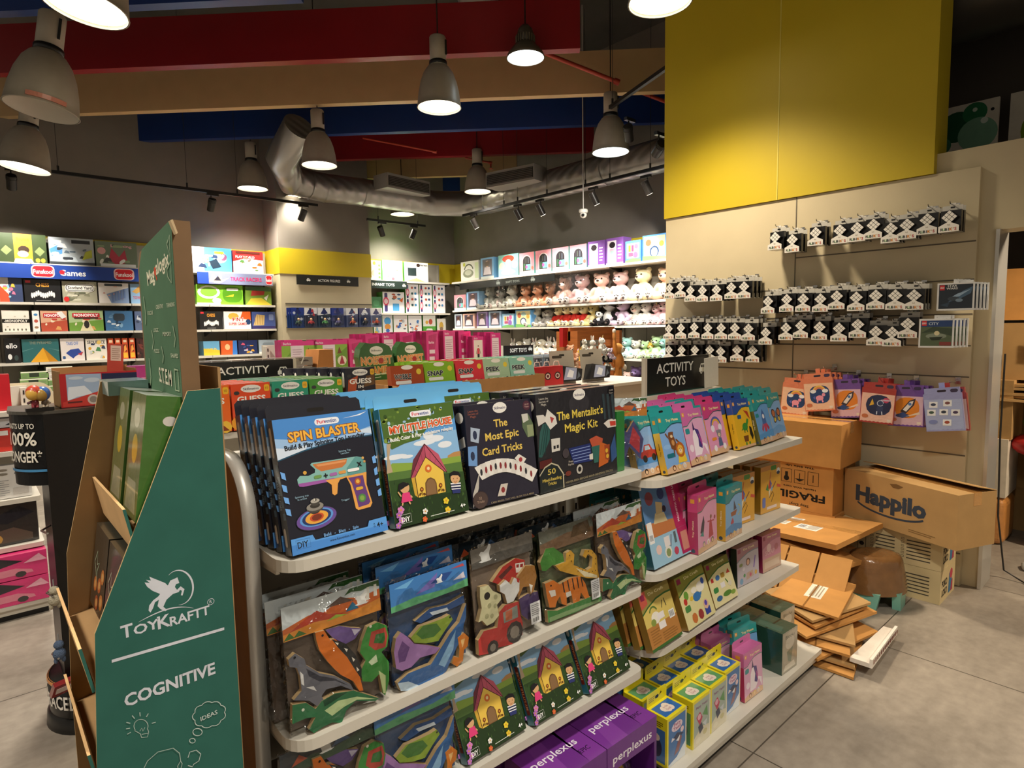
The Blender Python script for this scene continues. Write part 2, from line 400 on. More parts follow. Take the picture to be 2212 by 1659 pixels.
for p, d in ((path[2], (1, .3, 0)), (path[3], (1, 0, 0)), (path[4], (1, 0, 0)), (path[8], (0, 1, 0)), ((6.36, 5.2, 3.63), (0, 1, 0)), ((3.75, 8.46, 3.67), (1, .15, 0))):
  d = Vector(d).normalized()*.012; p = Vector(p); b = MB(); b.tube([p-d, p+d], .208, '#fff', DUCT, 22, cap=False); b.obj('duct_collar', o)
for nm, p0, ang in (('air_outlet', (5.15, 8.22, 3.78), .15), ('air_outlet', (6.02, 6.6, 3.72), -1.35)):
  m = MB(); m.box(-.42, -.16, -.09, .42, .16, .12, '#8d8983', PLASTIC); t = m.obj(nm, o); t.location = p0; t.rotation_euler = (0, 0, ang)
  m = MB()
  m.box(-.4, -.165, -.06, .4, -.158, .08, '#2b2926', PLASTIC)
  for k in range(6): m.box(-.39, -.172, -.055+k*.023, .39, -.16, -.046+k*.023, '#615d57', PLASTIC)
  m.obj('grille_slats', t)
b = MB(); b.tube([(4.98, -3.5, 3.75), (4.98, 2.0, 3.75)], .34, '#3c3936', PLASTIC, 20)
tag(b.obj('dark_air_duct'), 'wide dark air duct over the store room doorway', 'duct')
b = MB(); b.tube([(2.2, 3.2, 5.2), (5.6, 6.6, 5.2)], .22, '#8a867f', PLASTIC, 16); tag(b.obj('insulated_pipe'), 'grey insulated pipe high above the red baffle', 'pipe')
# red sprinkler pipes
REDP = mat('red_pipe_paint', '#b03a24', .4)
def pipe(pts, r, label):
  b = MB(); b.tube(pts, r, '#fff', REDP, 10); e = Vector(pts[-1]); d = (e-Vector(pts[-2])).normalized()
  b.tube([e-d*.05, e+d*.01], r*1.5, '#fff', REDP, 10)
  return tag(b.obj('sprinkler_pipe'), label, 'pipe', 'red sprinkler pipes')
def at_s(x, y, S):
  d = _ray(x, y); t = S/(d[0]+d[1]); return Vector((d[0]*t, d[1]*t, EYE+d[2]*t))
pipe([at_s(1170, 112, 9.6), at_s(1336, 178, 9.75)], .022, 'red sprinkler pipe crossing in front of the cream baffle beside the finned lamp')
pipe([at_s(1380, 198, 11.0), at_s(1470, 232, 11.1)], .022, 'red sprinkler pipe end above the short lamp track beside the yellow wall')
pipe([at_s(784, 298, 12.9), at_s(942, 328, 12.98)], .016, 'thin red sprinkler pipe in front of the further red baffle')
o = pipe([at_s(1005, 341, 14.4), at_s(1062, 352, 14.4)], .016, 'red sprinkler pipe with a head beside the short cream baffle')
m = MB(); p = at_s(1060, 352, 14.4); m.tube([p, p+Vector((0, 0, -.07))], .015, '#fff', REDP, 8); m.lathe([(0, 0), (.035, .005), (.035, .012), (0, .016)], '#fff', REDP, 10, p.x, p.y)
m.v = [(x, y, z+p.z-.1) if abs(z) < .05 else (x, y, z) for x, y, z in m.v]; m.obj('sprinkler_head', o)

# ---------------------------------------------------------------- pendant lamps
def glow_mat(name, tint, k):
  m = bpy.data.materials.new(name); m.use_nodes = True; nt = m.node_tree; nt.nodes.clear(); L = nt.links.new
  o = nt.nodes.new('ShaderNodeOutputMaterial'); e = nt.nodes.new('ShaderNodeEmission'); tc = nt.nodes.new('ShaderNodeTexCoord')
  v = nt.nodes.new('ShaderNodeTexVoronoi'); v.feature = 'DISTANCE_TO_EDGE'; v.inputs['Scale'].default_value = 26; L(tc.outputs['Object'], v.inputs['Vector'])
  r = nt.nodes.new('ShaderNodeMapRange'); r.inputs[2].default_value = .09; r.inputs[3].default_value = .55*k; r.inputs[4].default_value = 1.15*k
  L(v.outputs['Distance'], r.inputs[0])
  g = nt.nodes.new('ShaderNodeVectorMath'); g.operation = 'LENGTH'; L(tc.outputs['Object'], g.inputs[0])
  r2 = nt.nodes.new('ShaderNodeMapRange'); r2.inputs[1].default_value = .02; r2.inputs[2].default_value = .16; r2.inputs[3].default_value = 2.2*k; r2.inputs[4].default_value = 0
  L(g.outputs['Value'], r2.inputs[0]); a = nt.nodes.new('ShaderNodeMath'); L(r.outputs[0], a.inputs[0]); L(r2.outputs[0], a.inputs[1])
  e.inputs[0].default_value = (*tint, 1); L(a.outputs[0], e.inputs[1]); L(e.outputs[0], o.inputs[0]); return m
WARMGLOW = glow_mat('lit_prismatic_diffuser', (1, .9, .66), 1.5); COOLGLOW = glow_mat('cool_lit_diffuser', (.8, .95, 1), 1.7)
LAMPGREY = mat('pendant_lamp_paint', '#a59c8c', .42, noise=.04, nscale=20)
LAMPIN = mat('pendant_reflector_inside', '#d8d3c6', .3)
PEND_W = 105
def bell_meshes():
  h = MB(); h.lathe([(0, .62), (.068, .62), (.075, .61), (.075, .40), (0, .40)], '#fff', LAMPGREY, 24); h.box(.03, -.078, .45, .045, -.07, .58, '#222', PLASTIC)
  c = MB(); c.lathe([(.078, .405), (.082, .40), (.082, .372), (.078, .368)], '#151515', PLASTIC, 24)
  r = MB(); pr = [(.07, .372), (.1, .35), (.135, .3), (.165, .22), (.185, .13), (.195, .05), (.2, 0), (.204, -.004), (.2, -.006)]
  r.lathe(pr, '#fff', LAMPGREY, 32); r.lathe([(.196, -.005), (.19, .05), (.18, .13), (.16, .22), (.13, .29), (.07, .36)], '#fff', LAMPIN, 32)
  d = MB(); d.lathe([(0.0001, .012), (.188, .012)], '#fff', WARMGLOW, 32, smooth=False); d.f = [f[::-1] for f in d.f]
  return h.mesh('lamp_housing'), c.mesh('lamp_collar'), r.mesh('lamp_shade'), d
_bell = None
def pendant(x, y, z, label, lit='warm', D=.4, tilt=(0, 0), watt=PEND_W, cord=True, tint=(1, .92, .8)):
  global _bell
  t = empty('pendant_lamp', label, 'lamp', (x, y, z), 0, 'bell pendant lamps'); t.rotation_euler = (tilt[0], tilt[1], 0)
  if _bell is None:
    hm, cm, rm, d = _bell0 = bell_meshes(); dm = d.mesh('lamp_diffuser'); dc = dm.copy(); dc.materials[0] = COOLGLOW; _bell = (hm, cm, rm, dm, dc)
  hm, cm, rm, dm, dc = _bell
  parts = [('lamp_housing', hm), ('lamp_collar', cm), ('lamp_shade', rm)]
  if lit: parts.append(('lamp_diffuser', dm if lit == 'warm' else dc))
  for n, me in parts: o = bpy.data.objects.new(n, me); COL.objects.link(o); o.parent = t
  if cord:
    c = MB(); c.tube([(.0, 0, .62), (0, 0, 5.58-z)], .006, '#2a2622', PLASTIC, 6); c.obj('lamp_cord', t)
  if lit: spot('pendant_light', (x, y, z-.03), (x, y, 0), watt, 128, .75, tint if lit == 'warm' else (.85, .95, 1), .16)
  return t
pendant(.60, 4.02, 3.33, 'bell pendant lamp cut by the top edge over the near red baffle', tilt=(.0, .14))
pendant(.47, 5.0, 3.04, 'unlit bell pendant lamp with a pale red sticker on its rim', None, tilt=(.0, .16))
pendant(.52, 7.30, 3.15, 'lit bell pendant lamp below the unlit one beside the long wall track', tilt=(.0, .14))
pendant(3.137, 8.884, 3.60, 'bell pendant lamp beside the small black pendant in front of the column')
pendant(3.229, 6.94, 3.535, 'bell pendant lamp hanging in front of the long blue baffle end')
pendant(5.682, 9.1, 3.56, 'furthest bell pendant lamp, below the duct near the far corner')
pendant(3.402, 4.759, 3.634, 'large bell pendant lamp in front of the cream and blue baffles')
pendant(5.93, 7.36, 3.666, 'bell pendant lamp with a dim reflector below the short cream baffle', 'warm', watt=80)
pendant(5.4, 4.38, 3.50, 'cool white bell pendant lamp beside the short lamp track', 'cool')
pendant(3.445, 2.392, 3.65, 'bell pendant lamp cut by the top edge beside the yellow wall', watt=95, tint=(1, .84, .62))
for x, y in ((1.0, .1), (-.9, 1.9), (.2, -1.6)): pendant(x, y, 3.62, 'bell pendant lamp behind the photographer near '+{1.0: 'the near unit', -.9: 'the left unit', .2: 'the entrance'}[x])
# its rim sticker
for t in [o for o in COL.objects if o.get('label', '').startswith('unlit bell')]:
  m = MB(); m.prism([(.2*math.cos(a), .2*math.sin(a)) for a in [math.radians(-118+6*k) for k in range(11)]]+[(.206*math.cos(a), .206*math.sin(a)) for a in [math.radians(-58-6*k) for k in range(11)]], .012, .04, '#c9836f', PLASTIC, ax='z'); s = m.obj('rim_sticker', t); s['label'] = 'pale red paper sticker on the rim'
def finned(x, y, z, s, label, tint):
  t = empty('finned_pendant_lamp', label, 'lamp', (x, y, z), 0, 'dark finned pendant lamps'); t.scale = (s, s, s)
  m = MB(); m.lathe([(0, .3), (.035, .3), (.07, .26), (.085, .2), (.085, .14), (0, .14)], '#4d463c', PLASTIC, 20)
  for k in range(20):
    a = 2*math.pi*k/20; m.tube([(.09*math.cos(a), .09*math.sin(a), .13), (.09*math.cos(a), .09*math.sin(a), .2)], .006, '#6d6454', PLASTIC, 5)
  m.obj('heat_sink', t)
  m = MB(); m.lathe([(.08, .14), (.13, .09), (.175, .03), (.185, 0), (.178, -.003)], '#5b5346', PLASTIC, 28); m.lathe([(.178, -.003), (.168, .03), (.12, .09), (.07, .13)], '#fff', LAMPIN, 28); m.obj('lamp_shade', t)
  m = MB(); m.lathe([(.0001, .03), (.165, .03)], '#fff', COOLGLOW if tint else WARMGLOW, 28, smooth=False); m.f = [f[::-1] for f in m.f]; m.obj('lamp_diffuser', t)
  m = MB(); m.tube([(0, 0, .3), (0, 0, (5.58-z)/s)], .007, '#2a2622', PLASTIC, 6); m.obj('lamp_cord', t)
  spot('finned_light', (x, y, z-.03), (x, y, 0), PEND_W*.5, 110, .7, (1, .9, .74), .12)
finned(4.02, 4.25, 4.07, .95, 'dark finned pendant lamp in front of the near red baffle', 1)
finned(3.78, 9.05, 3.60, .62, 'small dark finned pendant lamp in front of the duct end', 0)

# ---------------------------------------------------------------- lamp tracks and their spotlights
def head_meshes():
  a = MB(); a.box(-.05, -.018, -.03, .09, .018, .0, '#1c1a18', PLASTIC); a.tube([(0, 0, -.03), (0, 0, -.11)], .008, '#1c1a18', PLASTIC, 8)
  c = MB(); c.tube([(0, 0, -.075), (0, 0, .085)], .045, '#211e1b', PLASTIC, 16); 
  for k in range(3): c.tube([(0, 0, .04+.015*k), (0, 0, .046+.015*k)], .049, '#2d2925', PLASTIC, 16)
  l = MB(); l.lathe([(.0001, -.077), (.038, -.077)], '#fff', SPOTGLOW, 16, smooth=False); l.f = [f[::-1] for f in l.f]
  return a.mesh('spot_arm'), c.mesh('spot_can'), l.mesh('spot_lens')
SPOTGLOW = mat('spotlight_lens', '#fff1d6', emit=4); _heads = None
def spothead(x, y, z, aim, label, watt=0, size=44, rz=0, col=(1, .93, .82)):
  global _heads
  _heads = _heads or head_meshes()
  t = empty('track_spotlight', label, 'spotlight', (x, y, z), rz, 'black track spotlights')
  o = bpy.data.objects.new('spot_arm', _heads[0]); COL.objects.link(o); o.parent = t
  q = (Vector(aim)-Vector((x, y, z-.15))).to_track_quat('-Z', 'Y').to_euler()
  c = bpy.data.objects.new('spot_can', _heads[1]); COL.objects.link(c); c.parent = t; c.location = (0, 0, -.15); q.z -= rz; c.rotation_euler = q
  if watt:
    l = bpy.data.objects.new('spot_lens', _heads[2]); COL.objects.link(l); l.parent = c
    d = (Vector(aim)-Vector((x, y, z-.15))).normalized()
    spot('track_light', Vector((x, y, z-.15))+d*.1, aim, watt, size, .55, col, .04)
def track(p0, p1, label, hang=()):
  b = MB(); p0, p1 = Vector(p0), Vector(p1); d = (p1-p0).normalized(); L = (p1-p0).length
  t = empty('lamp_track', label, 'lamp track', p0, math.atan2(d.y, d.x)); b.box(0, -.018, 0, L, .018, .035, '#fff', BLACK); b.obj('rail', t)
  for h in hang:
    m = MB(); m.tube([(h, 0, .03), (h, 0, .09)], .012, '#161412', PLASTIC, 8); m.tube([(h, 0, .09), (h, 0, 5.58-p0.z)], .003, '#2a2825', PLASTIC, 5); m.obj('hanger', t)
track((-.4, 8.5, 3.385), (3.9, 8.5, 3.385), 'long black lamp track along the wall of board games', (.4, 1.3, 2.6, 3.2))
track((6.1, 7.96, 3.4), (6.1, 2.4, 3.35), 'long black lamp track above the soft toy shelves', (.5, 1.0, 1.3, 1.9, 2.6, 3.0, 3.6))
track((4.9, 8.9, 3.35), (6.0, 8.9, 3.35), 'short black lamp track in the far corner', (.2, .95))
p0, p1 = at_x(1318, 236, 5.2), at_x(1445, 296, 4.8); track(p0, p1, 'short black lamp track sloping past the cool white pendant lamp', (.05,))
for k, (px, aim, w) in enumerate(((24, (.5, 9.4, 2.2), 55), (455, (2.4, 9.4, 1.9), 60), (652, (3.4, 9.2, 2.0), 0))):
  p = at_y(px, 384+k*27, 8.5); spothead(p.x, 8.5, 3.385, aim, ['track spotlight at the near end of the board game wall track', 'track spotlight in the middle of the board game wall track', 'track spotlight at the column end of the board game wall track'][k], w, 75)
for k, px in enumerate((1025, 1120, 1168, 1284, 1398)):
  p = at_x(px, 462-k*15, 6.1); spothead(p.x, p.y, 3.4-.05*(7.96-p.y)/5.56, (6.85, p.y-.25, 1.85), ORD[k]+' track spotlight from the far corner over the soft toys', 36, 80, 1.57, (1, .95, .86))
spothead(5.15, 8.9, 3.35, (5.9, 9.4, 2.0), 'lit track spotlight on the short far corner track', 70, 70)
spothead(5.75, 8.9, 3.35, (5.2, 9.2, 1.8), 'dark track spotlight on the short far corner track')
p = p0.lerp(p1, .35); spothead(p.x, p.y, p.z, (6.9, 4.9, 1.8), 'track spotlight behind the cool white pendant lamp', 75, 62)
p = p0.lerp(p1, .85); spothead(p.x, p.y, p.z, (6.9, 6.6, 1.8), 'track spotlight half hidden by the yellow wall', 75, 58)
# camera dome hung on a rod
p = at_x(1260, 462, 6.0)
t = empty('security_camera', 'small white security camera hanging on a rod above the soft toys', 'camera', p)
m = MB(); m.ball((0, 0, -.01), .045, '#e8e4dc', PLASTIC); m.lathe([(0, .06), (.055, .055), (.06, .03), (.05, .01)], '#e8e4dc', PLASTIC, 16); m.obj('camera_dome', t)
m = MB(); m.ball((-.032, -.022, -.022), .02, '#111', PLASTIC); m.obj('camera_lens', t)
m = MB(); m.tube([(0, 0, .05), (0, 0, 5.58-p.z)], .008, '#b9b5ad', PLASTIC, 8); m.obj('hanging_rod', t)
# ================================================================= shop fixtures
def outline(w, d, rl, rr, n=6):
  # shelf plan with rounded front corners, front edge on y = 0
  P = []
  for k in range(n+1): a = math.radians(180+90*k/n); P.append((rl+rl*math.cos(a), rl+rl*math.sin(a)))
  for k in range(n+1): a = math.radians(270+90*k/n); P.append((w-rr+rr*math.cos(a), rr+rr*math.sin(a)))
  return P+[(w, d), (0, d)]
def gondola(label, loc, rz, w, shelves, back_top, depth=.40, base_out=.11, base_h=.09, rl=.06, rr=.02, cat='shelf unit', both=False, group=None, sign=None):
  t = empty('shelf_gondola', label, cat, loc, rz, group)
  m = MB(); m.box(0, depth+.02, 0, w, depth+.05, back_top, '#fff', SHELF); m.obj('back_panel', t)
  for x in (.005, w-.035):
    m = MB(); m.box(x, depth-.03, 0, x+.03, depth+.06, back_top-.01, '#fff', SHELF)
    for k in range(int(back_top/.05)-2): m.box(x+.011, depth-.0315, .1+k*.05, x+.019, depth-.0295, .125+k*.05, '#2a2622', PLASTIC)
    m.obj('upright', t)
  m = MB(); m.box(0, -base_out, base_h-.022, w, depth, base_h, '#fff', SHELF); m.box(.0, -base_out+.012, 0.035, w, -base_out+.03, base_h-.022, '#fff', SHELF); m.box(.01, -base_out+.03, 0, w-.01, depth, base_h-.025, '#fff', BLACK); m.obj('base_deck', t)
  for z in shelves:
    m = MB(); o1 = outline(w, depth, rl, rr); m.prism(o1, z-.003, z, '#fff', SHELF, ax='z')
    m.prism([(x, y) for x, y in o1], z-.026, z-.003, '#fff', SHELF, ax='z')
    s = m.obj('shelf', t); bv = s.modifiers.new('b', 'BEVEL'); bv.width = .004; bv.segments = 2
    for x in (.006, w-.014): m = MB(); m.prism([(depth, z-.027), (.06, z-.027), (.06, z-.04), (depth, z-.07)], x, x+.008, '#fff', SHELF, ax='x'); m.obj('shelf_bracket', s)
  return t
LROT = math.radians(-1.4)
GL = gondola('cream shelf unit with craft boxes and bagged wooden toys beside the green display', (.452, 1.226, 0), LROT, 1.205, (1.122, .722, .432), 1.29, rl=.06, rr=.035)
GR = gondola('cream shelf unit of teal and pink boxes with yellow doll boxes on its base', (1.693, 1.193, 0), 0, 1.177, (1.073, .741, .464), 1.285, rl=.075, rr=.012)
# end panel of the near unit: brown board in a bent aluminium edge
def endpanel(x, y0, y1, top, label):
  t = empty('gondola_end_panel', label, 'end panel', (x, y0, 0))
  d = y1-y0; P = [(0, 0)]; R = .13
  for k in range(9): a = math.radians(180-90*k/8); P.append((R+R*math.cos(a), top-R+R*math.sin(a)))
  for k in range(9): a = math.radians(90-90*k/8); P.append((d-R+R*math.cos(a), top-R+R*math.sin(a)))
  P.append((d, 0))
  m = MB(); m.prism([(a+(.004 if a < d/2 else -.004), b-(.004 if b > 0 else 0)) for a, b in P], .004, .024, '#a98463', CARTON, ax='x'); m.obj('brown_board', t)
  m = MB(); n = len(P); vs = []
  for a, b in P: vs += [(0, a, b), (.032, a, b)]
  m.add(vs, [(2*i, 2*i+2, 2*i+3, 2*i+1) for i in range(n-1)], '#fff', ALU, True); e = m.obj('aluminium_edge', t); e['label'] = 'bent aluminium edging'
  sd = e.modifiers.new('s', 'SOLIDIFY'); sd.thickness = .006; sd.offset = -1
endpanel(.417, 1.355, 2.0, 1.318, 'brown end panel with a rounded aluminium edge beside the green display')
# black signs clipped above the shelf units
def car_icon(a, x, y, s, c='#efefe8', bg='#171717'):
  k = a.w/a.h
  a.poly([(x-.5*s, y-.18*s*k), (x+.5*s, y-.18*s*k), (x+.5*s, y+.1*s*k), (x+.3*s, y+.14*s*k), (x+.18*s, y+.42*s*k), (x-.3*s, y+.42*s*k), (x-.42*s, y+.14*s*k), (x-.5*s, y+.1*s*k)], c)
  a.rect(x-.28*s, y+.14*s*k, x-.06*s, y+.34*s*k, bg); a.k -= 1; a.rect(x, y+.14*s*k, x+.17*s, y+.34*s*k, bg)
  a.cir(x-.25*s, y-.2*s*k, .13*s, c); a.k -= 1; a.cir(x+.25*s, y-.2*s*k, .13*s, c); a.cir(x-.25*s, y-.2*s*k, .06*s, bg); a.k -= 1; a.cir(x+.25*s, y-.2*s*k, .06*s, bg)
def sign(label, loc, w, h, text, rz=0, cars=(1, 0), size=.24, tw=None, two=True, mono=False):
  t = empty('shelf_sign', label, 'sign', loc, rz)
  m = MB(); m.box(0, 0, 0, w, .012, h, '#171717', PLASTIC); a = Art(m, (0, 0, 0), (1, 0, 0), (0, 0, 1), w, h, PRINT, 3e-4)
  if two:
    a.txt(text[0], .5-.06*cars[0]+.06*cars[1], .7, size, '#f0efe8', tw, .012); a.k -= 1; a.txt(text[1], .5-.06*cars[0]+.06*cars[1], .3, size, '#f0efe8', tw*.55 if tw else None, .012)
  else: a.txt(text[0], .5, .5, size, '#f0efe8', tw, .012)
  if cars[0]: car_icon(a, .9, .56, .13)
  if cars[1]: car_icon(a, .1, .5, .13)
  m.obj('sign_board', t)
  m = MB(); m.box(-.016, -.004, -.03, 0, .016, h+.002, '#cfc5b2', PLASTIC); m.box(w, -.004, -.03, w+.016, .016, h+.002, '#cfc5b2', PLASTIC); m.box(0, -.002, -.02, w, .014, 0, '#2c5a4a', PLASTIC); m.obj('sign_holder', t)
  return t
sign('black ACTIVITY TOYS sign above the teal and pink activity boxes', (2.30, 1.66, 1.287), .53, .165, ('ACTIVITY', 'TOYS'), 0, (1, 0), .27, .58)
sign('black ACTIVITY TOYS sign above the orange and green card game boxes', (.80, 3.27, 1.30), .52, .155, ('ACTIVITY', 'TOYS'), 0, (1, 1), .25, .5)
# card leaning in the top of the right unit
m = MB(); m.box(0, 0, 0, .13, .003, .15, '#e9e4d6'); o = m.obj('price_card'); o.location = (2.74, 1.625, 1.286); o.rotation_euler = (0, -.05, 0); tag(o, 'blank cream card standing beside the sign on the craft box shelf', 'card')

# gondolas further back
G2 = gondola('low shelf unit of card game boxes behind the near unit', (.62, 2.74, 0), 0, 1.0, (1.175, .8, .45), 1.36, .45, .05, group='middle shelf units')
G3 = gondola('low shelf unit carrying the cardboard tray behind the near unit', (1.64, 2.72, 0), 0, 1.1, (1.18, .8, .45), 1.19, .5, .05, group='middle shelf units')
G4 = gondola('shelf unit hung with pink doll boxes in the middle of the shop', (1.75, 4.45, 0), 0, 2.2, (1.12, .75, .4), 1.5, .45, .05, group='middle shelf units')
G5 = gondola('low shelf unit with small clear boxed toys beside the soft toys sign', (4.2, 4.68, 0), 0, 1.0, (1.14, .8, .45), 1.24, .40, .05, group='middle shelf units')
G0 = gondola('shelf unit at the left with red and pink bags', (-.9, 4.42, 0), 0, 1.16, (1.18, .955, .68, .41), 1.30, .34, .06, group='middle shelf units')
m = MB(); P = [(-.9, .92), (.39, .92), (.39, 1.24)]
for k in range(7): a = math.radians(90*k/6); P.append((.31+.08*math.cos(a), 1.235+.08*math.sin(a)))
m.prism(P+[(-.9, 1.315)], 4.812, 4.83, '#d6c8a8', PLASTIC); tag(m.obj('beige_panel'), 'beige back board with a rounded corner behind the black display', 'panel')

# wall shelving along the left wall (board games), right wall (soft toys) and the back wall (infant toys)
def wallbay(label, loc, rz, w, shelves, top, depth=.4, group='wall shelf bays'):
  t = empty('display_shelving', label, 'display shelving', loc, rz, group)
  m = MB(); m.box(0, depth-.03, 0, w, depth-.005, top, '#fff', SHELFDK)
  for k in range(1, 3): m.box(w*k/3-.003, depth-.033, 0, w*k/3+.003, depth-.03, top, '#3a3632', PLASTIC)
  m.obj('back_board', t)
  for x in (0, w-.03): m = MB(); m.box(x, depth-.07, 0, x+.03, depth-.03, top, '#fff', SHELFDK); m.obj('upright', t)
  for z in shelves:
    m = MB(); m.box(.004, 0, z-.03, w-.004, depth-.07, z, '#fff', SHELF); s = m.obj('shelf', t)
    for x in (.0, w-.006): m = MB(); m.prism([(depth-.07, z-.031), (.05, z-.031), (.06, z-.045), (depth-.07, z-.10)], x, x+.006, '#fff', BRACKET, ax='x'); m.obj('shelf_bracket', s)
  return t
LW = (2.465, 2.005, 1.655, 1.29, .93, .5)
for k, (x0, x1) in enumerate(((-.35, .64), (.64, 1.64), (1.64, 2.58), (2.58, 3.50))):
  wallbay(('board game wall shelving at the near end', 'board game wall shelving above the black display', 'board game wall shelving behind the green header', 'board game wall shelving beside the column')[k], (x0, 9.22, 0), 0, x1-x0, LW, 2.80)
for k in range(5):
  y1 = 9.2-k*1.22; wallbay('soft toy wall shelving, '+ORD[k]+' bay from the far corner', (6.75, y1, 0), -math.pi/2, 1.22, (2.46, 1.945, 1.615, 1.16, .72), 2.8, .40)
wallbay('infant toy wall shelving between the column and the far corner', (5.08, 9.22, 0), 0, 1.64, (2.45, 1.9, 1.53, 1.1, .7), 2.8)
# fascia strips
def fascia(x0, x1, z0, z1, col, label, draw, y=9.205):
  m = MB(); m.box(0, 0, 0, x1-x0, .012, z1-z0, col, PRINT); a = Art(m, (0, 0, 0), (1, 0, 0), (0, 0, 1), x1-x0, z1-z0, PRINT, 4e-4); draw(a)
  o = m.obj('shelf_fascia'); o.location = (x0, y, z0); return tag(o, label, 'fascia sign')
def badge(a, x, w, t): a.rnd(x, .08, x+w, .95, '#e9c9c9', .3); a.rnd(x+.006, .14, x+w-.006, .89, '#d51f2d', .3); a.txt(t, x+w/2, .5, .3, '#fff', w*.82, .02)
def fg(a):
  a.txt('Games', .02, .48, .42, '#f2f2f2', .085, .02)
  badge(a, .23, .1, 'Funskool'); a.txt('Games', .41, .47, .42, '#f2f2f2', .115, .02); a.cir(.362, .5, .012, '#d51f2d', 10)
  badge(a, .60, .1, 'Funskool'); a.txt('Games', .78, .47, .42, '#f2f2f2', .115, .02)
fascia(.12, 2.36, 2.285, 2.45, '#1c3f93', 'long blue fascia strip with red badges under the top row of board games', fg)
def ft(a):
  a.rect(0, 0, .14, 1, '#2345c8'); a.poly([(.14, .2), (.2, .9), (.24, .5), (.3, .95), (.31, .4), (.4, .55), (.32, .2), (.27, .05)], '#e8c9a8'); a.poly([(.2, .3), (.26, .7), (.3, .3)], '#2b2b3a')
  a.txt('TRACK RACERS', .63, .5, .34, '#d8306e', .42, .02); badge(a, .9, .09, 'Funskool')
fascia(2.44, 3.47, 2.29, 2.45, '#7f86a8', 'grey blue fascia with pink lettering under the toy track boxes', ft)
def fa(a):
  a.txt('ACTION FIGURES', .51, .5, .26, '#f0efe8', .36, .015); car_icon(a, .18, .5, .06); car_icon(a, .83, .5, .06)
fascia(3.782, 4.8, 2.315, 2.46, '#1d1f1a', 'black ACTION FIGURES sign on the column', fa, 9.076)
def fi(a): a.txt('INFANT TOYS', .35, .5, .36, '#e9f2ee', .6, .02); car_icon(a, .92, .45, .1)
fascia(5.08, 5.79, 2.31, 2.44, '#21312b', 'dark INFANT TOYS sign half hidden by the column', fi, 9.2)
def fs(a): a.txt('SOFT TOYS', .6, .5, .3, '#7d827c', .14, .02); car_icon(a, .8, .5, .04, '#7d827c'); car_icon(a, .45, .5, .04, '#7d827c')
m = MB(); m.box(0, 0, 0, 2.4, .012, .11, '#060807'); a = Art(m, (0, 0, 0), (1, 0, 0), (0, 0, 1), 2.4, .11, PRINT, 4e-4); fs(a)
o = m.obj('shelf_fascia'); o.location = (6.74, 8.95, 2.31); o.rotation_euler = (0, 0, -math.pi/2); tag(o, 'dark SOFT TOYS fascia over the upper plush shelf', 'fascia sign')
sign('small black SOFT TOYS sign over the clear boxed toys', (4.42, 5.10, 1.30), .46, .11, ('SOFT TOYS',), 0, (1, 0), .4, .55, False)
# ================================================================= near shelf unit: craft kits, magic boxes, bagged wooden animals
def carton(w, h, d, faces, m=PRINT, tab=0, tabc=None, tabw=1.0):
  """box w x d x h, front on y = 0; faces = six colours; optional card hang tab on the back edge"""
  b = MB(); b.box(-w/2, 0, 0, w/2, d, h, faces, m)
  if tab:
    x = w/2*tabw
    P = [(-x, h), (x, h), (x, h+tab-.008), (x-.008, h+tab), (-x+.008, h+tab), (-x, h+tab-.008)]
    b.prism(P, d-.0015, d, tabc, m)
    q = Art(b, (0, d-.0015, h+tab*.45), (1, 0, 0), (0, 0, 1), w, tab, m); q.rnd(-.09, -.12, .09, .14, '#1b1815', .5)
  return b
def front(b, w, h, m=PRINT, y=0, z=0): return Art(b, (-w/2, y, z), (1, 0, 0), (0, 0, 1), w, h, m)
def left(b, w, h, d, m=PRINT, z=0): return Art(b, (-w/2, d, z), (0, -1, 0), (0, 0, 1), d, h, m)
def right(b, w, h, d, m=PRINT): return Art(b, (w/2, 0, 0), (0, 1, 0), (0, 0, 1), d, h, m)
def top(b, w, h, d, m=PRINT): return Art(b, (-w/2, 0, h), (1, 0, 0), (0, 1, 0), w, d, m)
def funv(a, x, y, s):
  a.rnd(x-s, y-.026, x+s, y+.026, '#eef0f6', .5); a.txt('Fun', x-s*.5, y+.002, .03, '#d8323a', s*.6, .02); a.k -= 1; a.txt('vention', x+s*.27, y+.002, .03, '#27408c', s*.95, .02)

